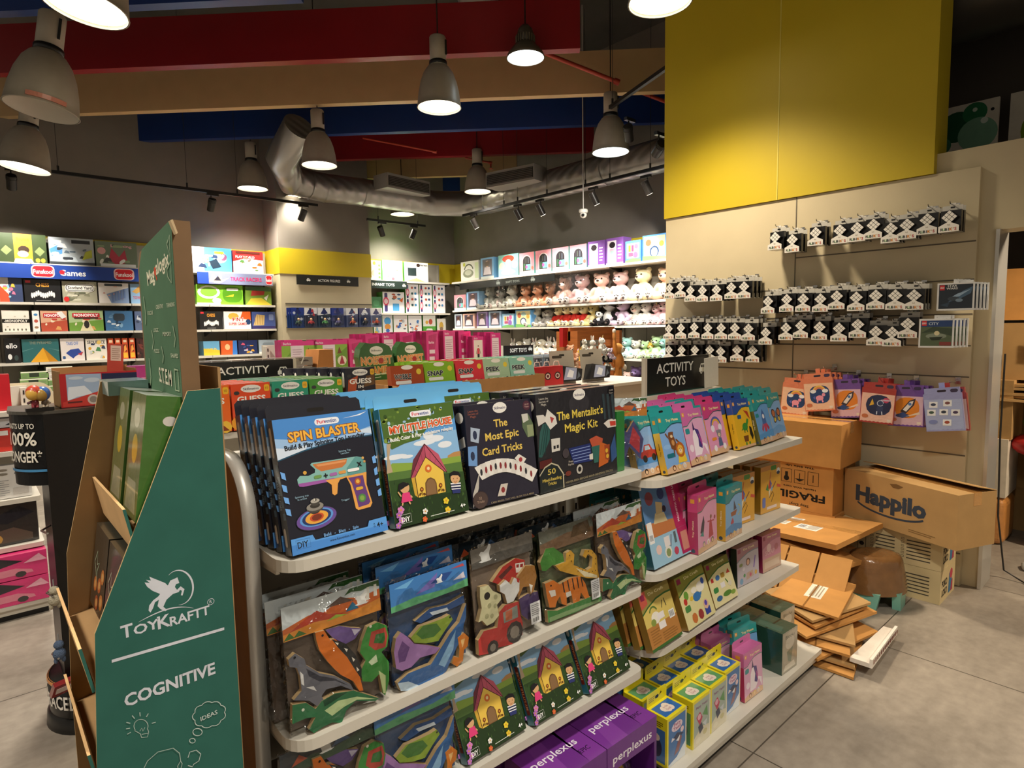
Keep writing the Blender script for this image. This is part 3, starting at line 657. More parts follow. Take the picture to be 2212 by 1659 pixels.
def make_spin():
  w, h, d = .232, .290, .032
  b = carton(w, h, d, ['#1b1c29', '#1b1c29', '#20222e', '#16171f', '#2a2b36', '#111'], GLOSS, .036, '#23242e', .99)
  q = ((360, 440), (1103, 365), (1240, 1320), (508, 1520)); a = front(b, w, h, GLOSS); T = lambda *p: H(q, *p); f = homog(q)
  a.poly([(0, 1), (1, 1), (1, .79), (.9, .797), (.72, .79), (.5, .775), (.25, .745), (0, .70)], '#4a8bd3')
  a.poly([(0, .86), (.2, .83), (.36, .8), (.6, .81), (.8, .83), (1, .86), (1, .79), (.72, .79), (.5, .775), (.25, .745), (0, .70)], '#9dc1e8')
  a.poly([(0, .79), (.15, .77), (.3, .78), (.28, .75), (0, .70)], '#d5e2f2'); a.poly([(.7, .95), (.86, .965), (.98, .985), (.9, .96)], '#eef4fb'); a.poly([(.8, .83), (1, .85), (1, .8)], '#cfdff0')
  a.line([(0, .695), (.25, .74), (.5, .77), (.72, .785), (1, .784)], .012, '#22506b')
  funv(a, .535, .945, .13)
  a.txt('SPIN BLASTER', .5, .862, .072, '#f2b648', .74, .03, 1, '#7b3a12', .04); a.txt('Build & Play Spinning Top Launcher', .5, .79, .036, '#15161d', .84, .03, 2)
  a.poly(T((553, 915), (575, 887), (640, 887), (690, 862), (692, 835), (655, 800), (665, 785), (1010, 738), (1052, 745), (1082, 790), (1085, 862), (800, 918), (562, 962)), '#86b9b4')
  a.poly(T((1000, 740), (1052, 745), (1082, 790), (1085, 862), (940, 890), (935, 830)), '#5f9a97')
  a.poly(T((672, 796), (938, 755), (932, 790), (900, 822), (740, 852), (700, 828)), '#c9783f'); a.poly(T((700, 800), (930, 765), (925, 780), (715, 815)), '#e09a62')
  a.poly(T((560, 950), (840, 905), (842, 926), (600, 974), (570, 972)), '#a05aa8')
  a.poly(T((770, 925), (1085, 862), (1085, 960), (1127, 1105), (1112, 1137), (1020, 1162), (1000, 1147), (962, 962), (932, 902), (882, 920), (866, 950), (860, 1030), (840, 1044), (822, 1030), (818, 960)), '#e8a552')
  a.poly(T((945, 907), (1058, 886), (1073, 962), (1113, 1095), (1098, 1116), (1022, 1140), (1002, 1050), (972, 950)), '#67407f')
  for x, y, r, c in ((1018, 935, .035, '#b5552c'), (1018, 935, .02, '#e9b34c'), (1050, 1066, .042, '#4f8a4a'), (1050, 1066, .025, '#86a84e'), (612, 862, .018, '#d9a648'), (1058, 750, .014, '#d9a85e'), (1070, 778, .013, '#c99a58')): a.cir(*f(x, y), r, c)
  for x, y, c, s in ((712, 895, '#6f9a52', .04), (832, 876, '#a667ab', .04), (900, 861, '#d99a4e', .04), (1030, 990, '#e2ad3c', .04), (985, 843, '#f2f0ee', .065)): X, Y = f(x, y); a.rnd(X-s, Y-.012, X+s, Y+.012, c, .5)
  a.txt('+', *f(772, 886), .045, '#16181d', None, .03); a.txt('x', *f(1030, 790), .05, '#16181d', None, .03)
  for s in (((420, 855), (455, 865), (467, 922), (432, 907)), ((430, 955), (467, 965), (477, 1020), (443, 1008)), ((443, 1052), (482, 1062), (492, 1112), (455, 1100)), ((455, 1145), (495, 1152), (505, 1205), (468, 1195)), ((1127, 745), (1150, 730), (1160, 790), (1135, 795)), ((1140, 840), (1163, 822), (1170, 880), (1147, 890)), ((1152, 925), (1178, 910), (1185, 965), (1160, 975)), ((1165, 1010), (1190, 990), (1198, 1045), (1172, 1055))): a.poly(T(*s), '#74aef0')
  X, Y = f(700, 1222)
  for rx, ry, c in ((.205, .083, '#2b2d3a'), (.2, .078, '#6c4f9b'), (.168, .064, '#5f9be0'), (.145, .055, '#263a6b'), (.115, .045, '#e9a946'), (.07, .03, '#c9502d'), (.05, .022, '#7b3522')): a.ell(X, Y+(.008 if rx < .2 else 0), rx, ry, c, 24, 4)
  for y, rx, ry, c in ((1165, .05, .022, '#3c3630'), (1140, .085, .034, '#4e4a45'), (1130, .085, .03, '#8f8a82'), (1122, .05, .02, '#38342f'), (1095, .045, .028, '#4a4641'), (1085, .045, .016, '#b1aca2'), (1078, .018, .01, '#6d6860')): X2, Y2 = f(685, y); a.ell(X2, Y2, rx, ry, c)
  a.line(T((680, 1085), (678, 1068)), .012, '#d9d4c8')
  for t, x, y in (('Spinning Top\nLauncher', 918, 700), ('Spinning top\nin action', 585, 1060), ('Trigger', 918, 1078)): a.txt(t, *f(x, y), .014, '#9fc4d8', .13 if 'T' in t[1:] or 'in' in t else .09)
  a.txt('Build   -   Blast   -   Spin', *f(885, 1322), .024, '#7fb3ea', .36, .015)
  a.poly(T((495, 1392), (662, 1352), (684, 1392), (1085, 1292), (1095, 1247), (1225, 1212), (1240, 1320), (508, 1520)), '#5c9fe6'); a.poly(T((500, 1440), (700, 1400), (1230, 1270), (1240, 1320), (508, 1520)), '#4b8cd8')
  a.txt('DIY', *f(588, 1427), .045, '#14161c', .1, .01); a.line(T((532, 1400), (640, 1375), (648, 1445), (540, 1472)), .004, '#3a6fb0', True)
  a.txt('www.funvention.com', *f(892, 1373), .018, '#14161c', .26, .01); a.txt('4+', *f(1178, 1273), .04, '#14161c', .07, .01); a.txt('A\nG', *f(1135, 1280), .014, '#14161c', .02)
  l = left(b, w, h, d, GLOSS); l.rnd(.25, .72, .6, .95, '#d9cdbb', .5); l.rnd(.25, .06, .6, .2, '#d9cdbb', .5)
  for k in range(5): l.rect(.55, .26+k*.09, .95, .31+k*.09, '#4a6a84')
  l.txt('SPIN BLASTER', .4, .45, .9*.034, '#9fb4c8', 7.0*.034/.034*.3, .02, 90)
  return b
def make_house(tab=.034):
  w, h, d = .217, .288, .029
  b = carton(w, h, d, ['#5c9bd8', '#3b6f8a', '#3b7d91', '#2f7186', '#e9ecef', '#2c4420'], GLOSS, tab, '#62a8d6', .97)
  q = ((1195, 370), (1785, 290), (1895, 1155), (1325, 1310)); a = front(b, w, h, GLOSS); T = lambda *p: H(q, *p); f = homog(q)
  a.poly([(0, .72), (1, .74), (1, .5), (0, .5)], '#8bb9e2')
  for x, y, rx, ry in ((1640, 595, .13, .03), (1560, 630, .15, .025), (1720, 640, .1, .03), (1330, 750, .15, .022), (1420, 745, .08, .015), (1590, 575, .07, .03)): a.ell(*f(x, y), rx, ry, '#e6ebf2', 14)
  a.poly(T((1740, 730), (1790, 700), (1840, 690), (1845, 760), (1740, 760)), '#b98a52')
  a.poly(T((1262, 862), (1300, 800), (1500, 790), (1840, 728), (1895, 1155), (1325, 1310)), '#8aa844')
  a.poly(T((1268, 880), (1500, 840), (1845, 775), (1895, 1155), (1325, 1310)), '#56783a'); a.poly(T((1275, 940), (1450, 910), (1860, 850), (1895, 1155), (1325, 1310)), '#2f4c22')
  a.poly(T((1300, 1110), (1500, 1060), (1880, 1000), (1895, 1155), (1325, 1310)), '#22391a')
  rnd = random.Random(3)
  for k in range(60): x, y = rnd.uniform(1300, 1870), rnd.uniform(950, 1240); X, Y = f(x, y); (0 < X < .97 and 0 < Y) and a.poly([(X, Y), (X+.012, Y), (X+rnd.uniform(-.01, .02), Y+.035)], rnd.choice(['#3f6129', '#1b3014', '#4c6f31'])) and setattr(a, 'k', a.k-1)
  a.k += 1
  a.poly(T((1198, 372), (1785, 292), (1797, 420), (1740, 480), (1640, 470), (1575, 520), (1520, 600), (1400, 640), (1300, 690), (1237, 610)), '#4c6a2b')
  for k in range(70):
    X, Y = f(rnd.uniform(1215, 1770), rnd.uniform(330, 640))
    if Y > 1-.5*(1-X)-.02 and .03 < X < .97 and Y < .985: a.ell(X, Y, rnd.uniform(.01, .035), rnd.uniform(.008, .022), rnd.choice(['#7f9a3e', '#324d1f', '#a2b04e', '#5d7c33', '#9cc1e0']), 7); a.k -= 1
  a.k += 1
  a.poly(T((1258, 650), (1292, 645), (1278, 760), (1305, 870), (1258, 885), (1262, 760)), '#b8a285')
  funv(a, .53, .925, .145)
  a.txt('MY LITTLE HOUSE', .52, .822, .058, '#ef6a34', .84, .035, 2, '#ffffff', .085); a.txt('MY LITTLE HOUSE', .52, .822, .058, '#ef6a34', .84, .02, 2, '#7d2312', .03)
  a.txt('Build, Color & Play a miniature roleplay', .52, .745, .03, '#f4f5f2', .86, .03, 3)
  a.poly(T((1448, 912), (1482, 890), (1502, 1066), (1474, 1046)), '#d3a83c')
  a.poly(T((1562, 742), (1478, 905), (1502, 1066), (1718, 1016), (1702, 850)), '#ecc551')
  a.poly(T((1553, 638), (1443, 918), (1466, 768)), '#6d2d3c'); a.poly(T((1553, 638), (1443, 918), (1478, 905), (1563, 745)), '#b04a62')
  a.poly(T((1555, 638), (1665, 720), (1732, 862), (1702, 852), (1563, 745)), '#c0566d')
  for t in (.25, .5, .75): a.line(T((1553+(1443-1553)*t, 640+(915-640)*t), (1560+(1478-1560)*t, 745+(905-745)*t)), .004, '#7c2c40'); a.k -= 1; a.line(T((1555+177*t, 640+222*t), (1563+139*t, 745+107*t)), .004, '#7c2c40'); a.k -= 1
  a.k += 1; a.line(T((1443, 918), (1555, 640), (1563, 745), (1478, 905)), .008, '#3a1a1e'); a.line(T((1563, 745), (1703, 852), (1718, 1016)), .008, '#3a1a1e'); a.line(T((1478, 905), (1502, 1066)), .008, '#3a1a1e'); a.line(T((1555, 640), (1730, 862)), .008, '#3a1a1e')
  a.poly(T((1560, 1052), (1556, 950), (1575, 915), (1600, 905), (1630, 918), (1645, 950), (1652, 1030)), '#6a4a2c'); a.poly(T((1568, 1045), (1564, 955), (1580, 925), (1602, 914), (1626, 926), (1638, 955), (1644, 1030)), '#8a6844')
  a.cir(*f(1582, 835), .045, '#d9702c'); a.cir(*f(1582, 835), .02, '#f3d9a2')
  for x, y in ((1528, 1000), (1675, 965)): a.cir(*f(x, y), .026, '#7b3a1c', 8); a.cir(*f(x, y), .011, '#e3a23a', 8); a.line(T((x, y+15), (x+6, y+48)), .006, '#5c3a1a'); a.ell(*f(x-12, y+38), .02, .01, '#6b4418', 8, 30); a.ell(*f(x+20, y+36), .02, .01, '#6b4418', 8, -30)
  # boy and girl cut-outs
  a.poly(T((1762, 992), (1830, 985), (1826, 1022), (1800, 1024), (1790, 1024), (1768, 1028)), '#2b3570'); a.poly(T((1752, 948), (1832, 940), (1832, 990), (1760, 998)), '#f0f0f4')
  for t in (958, 980): a.poly(T((1753, t), (1832, t-8), (1832, t+3), (1755, t+11)), '#23294f')
  a.cir(*f(1790, 906), .068, '#d9ab7a'); a.poly(T((1748, 900), (1750, 868), (1780, 850), (1815, 855), (1832, 880), (1830, 905), (1812, 885), (1770, 885)), '#17151a'); a.cir(*f(1775, 912), .007, '#7b2f26', 6); a.cir(*f(1805, 908), .007, '#7b2f26', 6); a.arc(*f(1790, 925), .02, 200, 340, .005, '#a33c30')
  a.poly(T((1340, 1020), (1345, 965), (1380, 945), (1425, 955), (1425, 985), (1370, 1010)), '#1d1a1a'); a.cir(*f(1393, 992), .06, '#d9ab7a'); a.poly(T((1345, 1010), (1352, 962), (1395, 948), (1432, 965), (1395, 985), (1370, 1005)), '#17151a')
  a.poly(T((1375, 1035), (1428, 1022), (1452, 1090), (1365, 1110)), '#e2407e'); a.line(T((1378, 1108), (1372, 1130)), .018, '#d9ab7a'); a.line(T((1425, 1098), (1437, 1116)), .018, '#d9ab7a'); a.line(T((1365, 1060), (1340, 1025)), .016, '#d9ab7a'); a.line(T((1438, 1050), (1450, 1065)), .016, '#d9ab7a')
  for x, y, r, c in ((1713, 1085, .032, '#f2d73c'), (1725, 1155, .032, '#efcf35'), (1360, 1165, .035, '#d884c4'), (1345, 1205, .03, '#b46cc0'), (1362, 1245, .028, '#c77ac9'), (1340, 1285, .028, '#b873c2'), (1548, 1170, .028, '#f2f0ea'), (1545, 1230, .026, '#e2673c')):
    X, Y = f(x, y)
    for k in range(5): a.cir(X+r*.75*math.cos(1.257*k), Y+r*.75*w/h*math.sin(1.257*k), r*.55, c, 7); a.k -= 1
    a.k += 1; a.cir(X, Y, r*.35, '#e59a2a', 6)
  a.txt('DIY', .13, .06, .04, '#ffffff', .1, .02); a.line([(.07, .03), (.2, .03), (.2, .1), (.07, .1)], .004, '#dfe5da', True); a.txt('4+', .91, .06, .035, '#fff', .07, .02); a.rect(.45, .032, .78, .037, '#e5e8e0')
  l = left(b, w, h, d, GLOSS); l.rnd(.3, .62, .75, .92, '#cfd5d4', .5); l.rect(.32, .1, .82, .58, '#7c2a1c'); l.txt('MY LITTLE HOUSE', .57, .34, .03, '#e8a070', .4*h/d*.98*d/h*9.6, .02, 90)
  t = top(b, w, h, d, GLOSS); t.txt('MY LITTLE HOUSE', .5, .5, .5, '#d8472c', .6, .03)
  return b
def make_cards():
  w, h, d = .228, .272, .055
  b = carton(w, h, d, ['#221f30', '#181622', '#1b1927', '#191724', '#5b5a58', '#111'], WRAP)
  q = ((385, 490), (985, 410), (975, 1275), (395, 1427)); a = front(b, w, h, WRAP); T = lambda *p: H(q, *p); f = homog(q)
  a.ell(*f(705, 500), .105, .055, '#eeeae2'); a.txt('Skillmatics', *f(705, 500), .026, '#3a2f5a', .17, .015)
  for t, x, y, ww in (('The', 700, 640, .2), ('Most Epic', 706, 750, .5), ('Card Tricks', 698, 880, .6)): a.txt(t, *f(x, y), .075, '#e7c65c', ww, .02, 1)
  a.txt('Learn the\nSecrets of\nMagic', *f(462, 568), .02, '#a8604c', .15)
  a.cir(*f(945, 475), .06, '#4b2333', 16); a.txt('10-99\nYears', *f(945, 475), .017, '#c9a59a', .07)
  for s, c in ((((430, 690), (512, 705), (490, 835), (420, 820)), '#a9b8cc'), (((392, 870), (474, 860), (462, 1045), (385, 1045)), '#6f9ad0')):
    a.poly(T(*s), c); X = sum(p[0] for p in s)/4; Y = sum(p[1] for p in s)/4; a.ell(*f(X, Y), .03, .045, '#27324f', 10)
  a.poly(T((890, 560), (950, 550), (985, 640), (985, 760), (925, 770), (890, 680)), '#5a6b4e'); a.poly(T((930, 660), (985, 650), (985, 750), (930, 770)), '#8f9a72'); a.poly(T((890, 560), (945, 550), (950, 610), (900, 640)), '#c9c7bd')
  for k in range(11):
    g = k/10; x = 490+430*g; y = 1140-110*math.sin(math.pi*(.12+.76*g)); r = math.radians(28-56*g); ca, sa = math.cos(r), math.sin(r)
    P = [(x+px*ca+py*sa, y-px*sa+py*ca) for px, py in ((-30, -62), (38, -62), (38, 62), (-30, 62))]
    a.poly(T(*P), '#ded9d2' if k % 2 else '#ebe7e0'); a.ell(*f(x+2, y), .018, .035, '#8a2a2e' if k % 3 else '#2b2a30', 8)
  a.poly(T((790, 965), (830, 925), (893, 965), (850, 1028)), '#e6e1d8'); a.ell(*f(842, 975), .03, .025, '#a8353a', 8); a.poly(T((650, 1200), (712, 1190), (680, 1300), (612, 1310)), '#cfc6ba'); a.ell(*f(665, 1250), .03, .03, '#8d3030', 8)
  a.poly(T((400, 1300), (470, 1100), (455, 1240), (395, 1420)), '#bfb9b0'); a.ell(*f(462, 1345), .11, .085, '#3a2b2c'); a.ell(*f(462, 1345), .1, .078, '#4b3a36'); a.txt('52\nTricks', *f(462, 1345), .025, '#b59a84', .1)
  a.txt('CARD MAGIC THAT WILL BLOW YOUR MIND', *f(745, 1318), .018, '#9c8c6c', .66, .01); a.k += 1
  l = left(b, w, h, d, WRAP); l.ell(.5, .88, .35, .055, '#e6e2da'); l.txt('The Most Epic\nCard Tricks', .5, .42, .022, '#d8b24f', 1.7, .01, 90); l.poly([(.25, .66), (.8, .7), (.85, .6), (.3, .57)], '#d9d4cc')
  t = top(b, w, h, d, WRAP); t.txt('Most Epic Card Tricks', .5, .45, .35, '#b9a564', .6)
  return b
def make_mental():
  w, h, d = .365, .286, .055
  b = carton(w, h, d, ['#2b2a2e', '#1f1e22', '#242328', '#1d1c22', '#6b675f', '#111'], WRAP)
  q = ((985, 345), (1715, 245), (1715, 1050), (985, 1275)); a = front(b, w, h, WRAP); T = lambda *p: H(q, *p); f = homog(q)
  a.ell(*f(1390, 420), .13, .12, '#37353a'); a.ell(*f(1393, 335), .078, .06, '#eeeae2'); a.txt('Skillmatics', *f(1393, 338), .026, '#3a2f5a', .12, .015)
  a.txt("The Mentalist's", *f(1400, 505), .085, '#e8ce58', .59, .02, 0); a.txt('Magic Kit', *f(1403, 622), .085, '#e8ce58', .42, .02, 0)
  a.txt('Learn the\nSecrets of\nMagic', *f(1060, 412), .022, '#d9d2c4', .11)
  a.cir(*f(1685, 300), .05, '#15141a'); a.txt('10-99\nYears', *f(1685, 305), .02, '#b9b2a6', .06)
  a.poly(T((988, 930), (1010, 700), (1040, 620), (1110, 600), (1100, 760), (1060, 850), (1020, 930)), '#2f5b57')
  for k in range(3): a.line(T((1005+k*22, 905), (1030+k*20, 760), (1062+k*16, 620)), .008, '#1d3b3a'); a.k -= 1
  a.k += 1; a.poly(T((985, 540), (1050, 530), (1095, 580), (1060, 600), (1000, 640)), '#dcd7cf'); a.poly(T((1090, 478), (1165, 545), (1175, 610), (1110, 668), (1060, 585)), '#e3dfd7'); a.poly(T((1110, 545), (1150, 560), (1125, 610)), '#b54a4a')
  a.poly(T((1605, 600), (1660, 555), (1718, 560), (1718, 625), (1640, 640)), '#e4dcd2'); a.poly(T((1660, 580), (1715, 575), (1715, 615), (1665, 622)), '#c9473a')
  for x in (1600, 1640, 1680): a.poly(T((x, 330), (x+22, 325), (x+30, 560), (x+10, 565)), '#37444a')
  a.poly(T((1112, 755), (1195, 742), (1190, 860), (1112, 880)), '#d9d5cc'); a.rect(*f(1130, 850), *f(1150, 815), '#2b2a2e'); a.rect(*f(1160, 840), *f(1180, 805), '#2b2a2e')
  a.poly(T((1270, 840), (1475, 785), (1480, 950), (1310, 985)), '#28346e')
  for k in range(5): a.line(T((1290+k*6, 860+k*26), (1470, 812+k*28)), .006, '#8fa3d8'); a.k -= 1
  a.k += 1; a.poly(T((1465, 750), (1530, 715), (1590, 740), (1560, 900), (1500, 860)), '#c25a40'); a.poly(T((1480, 820), (1560, 800), (1540, 960), (1500, 970)), '#376b62'); a.poly(T((1560, 770), (1640, 800), (1630, 960), (1540, 1010)), '#c9672f'); a.poly(T((1600, 800), (1650, 790), (1640, 940), (1605, 930)), '#a04a2a'); a.cir(*f(1620, 850), .02, '#e0b23c', 8); a.cir(*f(1625, 900), .02, '#e0b23c', 8)
  a.poly(T((1655, 820), (1700, 690), (1712, 900), (1660, 960)), '#38598c'); a.cir(*f(1362, 1030), .04, '#c9c4ba', 12); a.cir(*f(1362, 1030), .022, '#1b1a1d', 10); a.txt('Prove\nPsychic', *f(1285, 975), .022, '#d9cfc0', .07); a.poly(T((1458, 890), (1490, 880), (1490, 935), (1458, 938)), '#e3dfd4'); a.cir(*f(1240, 885), .04, '#4a4348', 12)
  a.ell(*f(1255, 1072), .035, .028, '#7b3a30', 10); a.line(T((1190, 1100), (1225, 1082)), .008, '#8b8378'); a.poly(T((990, 970), (1105, 935), (1105, 1015), (990, 1040)), '#5b2424')
  a.poly([(0, 0), (.28, 0), (.28, .15), (.22, .25), (.14, .29), (.06, .26), (0, .19)], '#c9c0a2'); a.poly([(0, 0), (.268, 0), (.268, .145), (.21, .24), (.14, .275), (.065, .248), (0, .175)], '#232b2c')
  a.txt('50', .14, .2, .055, '#e0c65a', .09, .01); a.txt('Mind-Reading\nTricks', .14, .1, .032, '#e0c65a', .22, .015); a.txt('NEVER-SEEN BEFORE MIND-BENDING TRICKS', *f(1455, 1092), .022, '#a59a78', .62, .01); a.k += 1
  l = left(b, w, h, d, WRAP); l.ell(.5, .88, .35, .06, '#e6e2da'); l.rect(.3, .1, .7, .75, '#3a3836'); t = top(b, w, h, d, WRAP); t.txt("The Mentalist's Magic Kit", .5, .5, .4, '#cfc48a', .7)
  for k in range(4): t.poly([(.05+.24*k, .1), (.13+.24*k, .2), (.2+.24*k, .9), (.08+.24*k, .7)], '#8a857a'); t.k -= 1
  return b

def Lp(x, y, z):                       # point in the near unit's frame (x along the shelf, y inward from the shelf front)
  c, s = math.cos(LROT), math.sin(LROT); return (.452+x*c-y*s, 1.226+x*s+y*c, z)
LDEG = math.degrees(LROT)
def lput(kind, make, label, cat, x, y, z, d, rz=0, lean=0, group=None): return put(kind, make, label, cat, Lp(x, y, z), LDEG+rz, lean, group)
BX = 'craft box'
lput(('craft_box', 'spin'), make_spin, 'black craft box with a toy launcher picture, front of its row', BX, .142, .022, 1.122, .034, 3.2, 14, 'launcher craft boxes')
for k in range(4): lput(('craft_box', 'spin'), make_spin, 'black launcher craft box, '+ORD[k]+' behind the front one', BX, .136-.006*k, .060+.0365*k, 1.122, .034, 2.8, 13.6-.3*k, 'launcher craft boxes')
lput(('craft_box', 'house'), make_house, 'yellow doll house craft box between the launcher boxes and the card trick box', BX, .386, .025, 1.122, .03, .5, 13, 'doll house craft boxes')
for k in range(5): lput(('craft_box', 'house'), make_house, 'doll house craft box, top shelf, '+ORD[k]+' behind the front one', BX, .38-.005*k, .060+.033*k, 1.122, .03, .5, 12.6-.3*k, 'doll house craft boxes')
lput(('craft_box', 'house'), make_house, 'doll house craft box standing behind the card trick box', BX, .60, .150, 1.122, .03, .5, 11, 'doll house craft boxes')
for k in range(3): lput(('craft_box', 'house'), make_house, 'doll house craft box behind the card trick box, '+ORD[k]+' back copy', BX, .59-.006*k, .186+.033*k, 1.122, .03, .5, 10.6-.3*k, 'doll house craft boxes')
MK = 'magic kit'
lput(('magic_box', 'cards'), make_cards, 'dark shrink wrapped card trick box with a fan of playing cards, front of its row', MK, .622, .022, 1.122, .055, -2, 7, 'card trick boxes')
lput(('magic_box', 'cards'), make_cards, 'dark card trick box right behind the front one', MK, .607, .084, 1.122, .055, -2, 6, 'card trick boxes')
lput(('magic_box', 'mental'), make_mental, 'wide dark mind reading magic kit with yellow title, front of its row', MK, .925, .030, 1.122, .055, 3, 3, 'mind reading kits')
for k in range(2): lput(('magic_box', 'mental'), make_mental, 'mind reading magic kit, '+ORD[k]+' behind the front one', MK, .915-.02*k, .092+.063*k, 1.122, .055, 2, 2, 'mind reading kits')
for k, x in enumerate((.570, .812, 1.045)):
  lput(('craft_box', 'house0'), lambda: make_house(0), 'doll house craft box on the lower shelf, '+('beside the sea animal bag', 'middle of three', 'above the second purple maze box')[k], BX, x, .018, .432, .029, 2.5, 24, 'doll house craft boxes')
  lput(('craft_box', 'house0'), lambda: make_house(0), 'second doll house craft box behind the '+('one beside the sea animal bag', 'middle one', 'one above the purple maze boxes')[k], BX, x-.006, .054, .432, .029, 2.5, 23.5, 'doll house craft boxes')

# ---- clear bags of wooden animals
def pouch(w, h, t=.044, n=10, k=12):
  b = MB(); vs = []; rnd = random.Random(5)
  for side in (0, 1):
    for j in range(k+1):
      for i in range(n+1):
        u, v = i/n, j/k; e = min(1, 9*min(u, 1-u)+.3)*min(1, 9*v+.5)*min(1, (1-v)*3+.3); y = .0135+(-1 if side == 0 else 1)*t/2*e
        vs.append(((u-.5)*w, y+(rnd.uniform(-.0025, .0025) if 0 < i < n and 0 < j < k else 0), v*h))
  m = (n+1)*(k+1); fs = []
  for j in range(k):
    for i in range(n):
      a0 = j*(n+1)+i; fs.append((a0, a0+1, a0+n+2, a0+n+1)); fs.append((m+a0+1, m+a0, m+a0+n+1, m+a0+n+2))
  b.add(vs, fs, '#fff', FILM, True); return b
def horse(a, cx, cy, s, c):
  k = a.w/a.h; P = [(-.5, -.35), (-.3, -.42), (.3, -.42), (.5, -.32), (.3, -.34), (.25, -.05), (.3, .1), (.42, .3), (.4, .45), (.28, .5), (.15, .3), (-.1, .15), (-.3, .2), (-.45, .05), (-.35, -.05), (-.3, -.3)]
  a.poly([(cx+x*s, cy+y*s*k) for x, y in P], c)
def header(w, h, bg, shapes, logo, hh, y=0):
  b = MB(); b.box(-w/2+.004, y-.0012, h-hh, w/2-.004, y, h-.004, bg, GLOSS); a = Art(b, (-w/2+.004, y-.0012, h-hh), (1, 0, 0), (0, 0, 1), w-.008, hh-.004, GLOSS)
  for p, c in shapes: a.poly(p, c)
  if logo: horse(a, *logo); 
  return b
def hd_dino(w, h): return header(w, h, '#d7dfe2', [([(0, .35), (.25, .55), (.4, .5), (.6, .75), (.8, .6), (1, .7), (1, 0), (0, 0)], '#c8642f'), ([(.05, .2), (.2, .45), (.33, .62), (.45, .4), (.6, .3), (.5, .15)], '#b5412c'), ([(.42, .6), (.58, .82), (.72, .58)], '#5e4a42'), ([(0, .2), (.3, .3), (.6, .2), (1, .4), (1, 0), (0, 0)], '#d98a35'), ([(0, .02), (.06, .22), (.1, .05), (.15, .2), (.22, .04)], '#3f6b2f'), ([(.42, .2), (.52, .32), (.64, .22)], '#9ab03c'), ([(.62, .8), (.68, .97), (1, .98), (1, .78), (.9, .86), (.8, .8), (.7, .86)], '#2f5c2a'), ([(.84, .45), (.86, .85), (.89, .85), (.88, .45)], '#e8e5da'), ([(.93, .5), (.94, .88), (.97, .88), (.97, .5)], '#e8e5da'), ([(.62, .3), (.7, .55), (.76, .3)], '#2c6a8c')], (.8, .58, .16, '#f3f2ee'), h*.27, .012)
def hd_sea(w, h): return header(w, h, '#3f7fc4', [([(0, .0), (0, .2), (.3, .28), (.7, .18), (1, .3), (1, 0)], '#5fae7a'), ([(.05, .8), (.3, .95), (.2, .7)], '#6fb2e6'), ([(.3, .35), (.5, .7), (.6, .9), (.55, .4)], '#7a6fc0'), ([(.5, .55), (.65, .8), (.8, .75), (.7, .5)], '#274f96'), ([(.8, .4), (.95, .6), (.97, .35)], '#d9d4e2'), ([(.78, .85), (.95, .92), (.97, .8)], '#c0505a')], (.62, .62, .1, '#eef2f5'), h*.27, .0)
def hd_dark(w, h): return header(w, h, '#1f2a33', [([(0, .1), (.3, .5), (.5, .3), (.8, .6), (1, .3), (1, 0), (0, 0)], '#2c4a34'), ([(.1, .3), (.18, .7), (.26, .4)], '#c0532f'), ([(.5, .4), (.6, .8), (.7, .45)], '#3a5f8c')], (.45, .6, .16, '#e9e9e6'), h*.22, .012)
def hd_farm(w, h): return header(w, h, '#7d776f', [([(0, 0), (0, .3), (.4, .5), (1, .4), (1, 0)], '#5d5a55')], (.22, .6, .22, '#f0f0ee'), h*.2, .014)
def hd_saf(w, h): return header(w, h, '#6e7064', [([(0, 0), (0, .4), (.5, .6), (1, .5), (1, 0)], '#7b5f48'), ([(.55, .3), (.62, .8), (.9, .9), (.95, .3)], '#59452f')], None, h*.25, .014)
def insert(kind, w, h):
  # printed backing card inside the bag
  b = MB(); b.box(-w/2+.008, .0265, .01, w/2-.008, .0275, h*.96, {'dino': '#5a4c42', 'sea': '#33527f', 'farm': '#7d6d60', 'saf': '#5a664c'}[kind], GLOSS); return b
bag_n = 0
def bag(kind, x, y, z, w, h, rz, lean, label, pieces, hd, grp='bagged wooden animals'):
  """a clear bag (film, header card, backing card); the loose wooden pieces in it are things of their own"""
  k = ('toy_bag', kind, hd.__name__)
  def mk():
    return pouch(w, h).mesh('toy_bag'), [('header_card', hd(w, h).mesh('header_card')), ('backing_card', insert(kind, w, h).mesh('backing_card'))]
  o = lput(k, mk, label, 'toy bag', x, y, z, .012, rz, lean, grp)
  for nm, lab, fn in pieces:
    pk = (nm, lab.split(' | ')[0])
    q = put(pk, fn, lab.replace(' | ', ' '), 'wooden toy', o.location, 0, 0, 'wooden pieces in the clear bags'); q.rotation_euler = o.rotation_euler
  return o
def piece(q, w, h, body, col, extra=(), y0=.005, t=.014, dots=()):
  """one painted wooden piece cut to a traced outline"""
  def fn():
    b = MB(); f = homog(q); P = [((u-.5)*w, v*h) for u, v in [f(*p) for p in body]]
    b.prism(P, y0, y0+t, col, FOAM, side='#c9ab7c'); a = Art(b, (-w/2, y0, 0), (1, 0, 0), (0, 0, 1), w, h, FOAM, 1e-4)
    for p, c in extra: a.poly([f(*k) for k in p], c)
    for (x, yy), r, c in dots: a.cir(*f(x, yy), r, c, 10)
    return b
  return fn
QD = ((155, 660), (825, 450), (885, 1200), (235, 1500)); QS = ((850, 600), (1405, 440), (1435, 965), (915, 1165))
QF = ((200, 390), (570, 280), (622, 830), (250, 1000)); QA = ((600, 330), (965, 190), (982, 660), (640, 815))
WD, HD = .24, .288
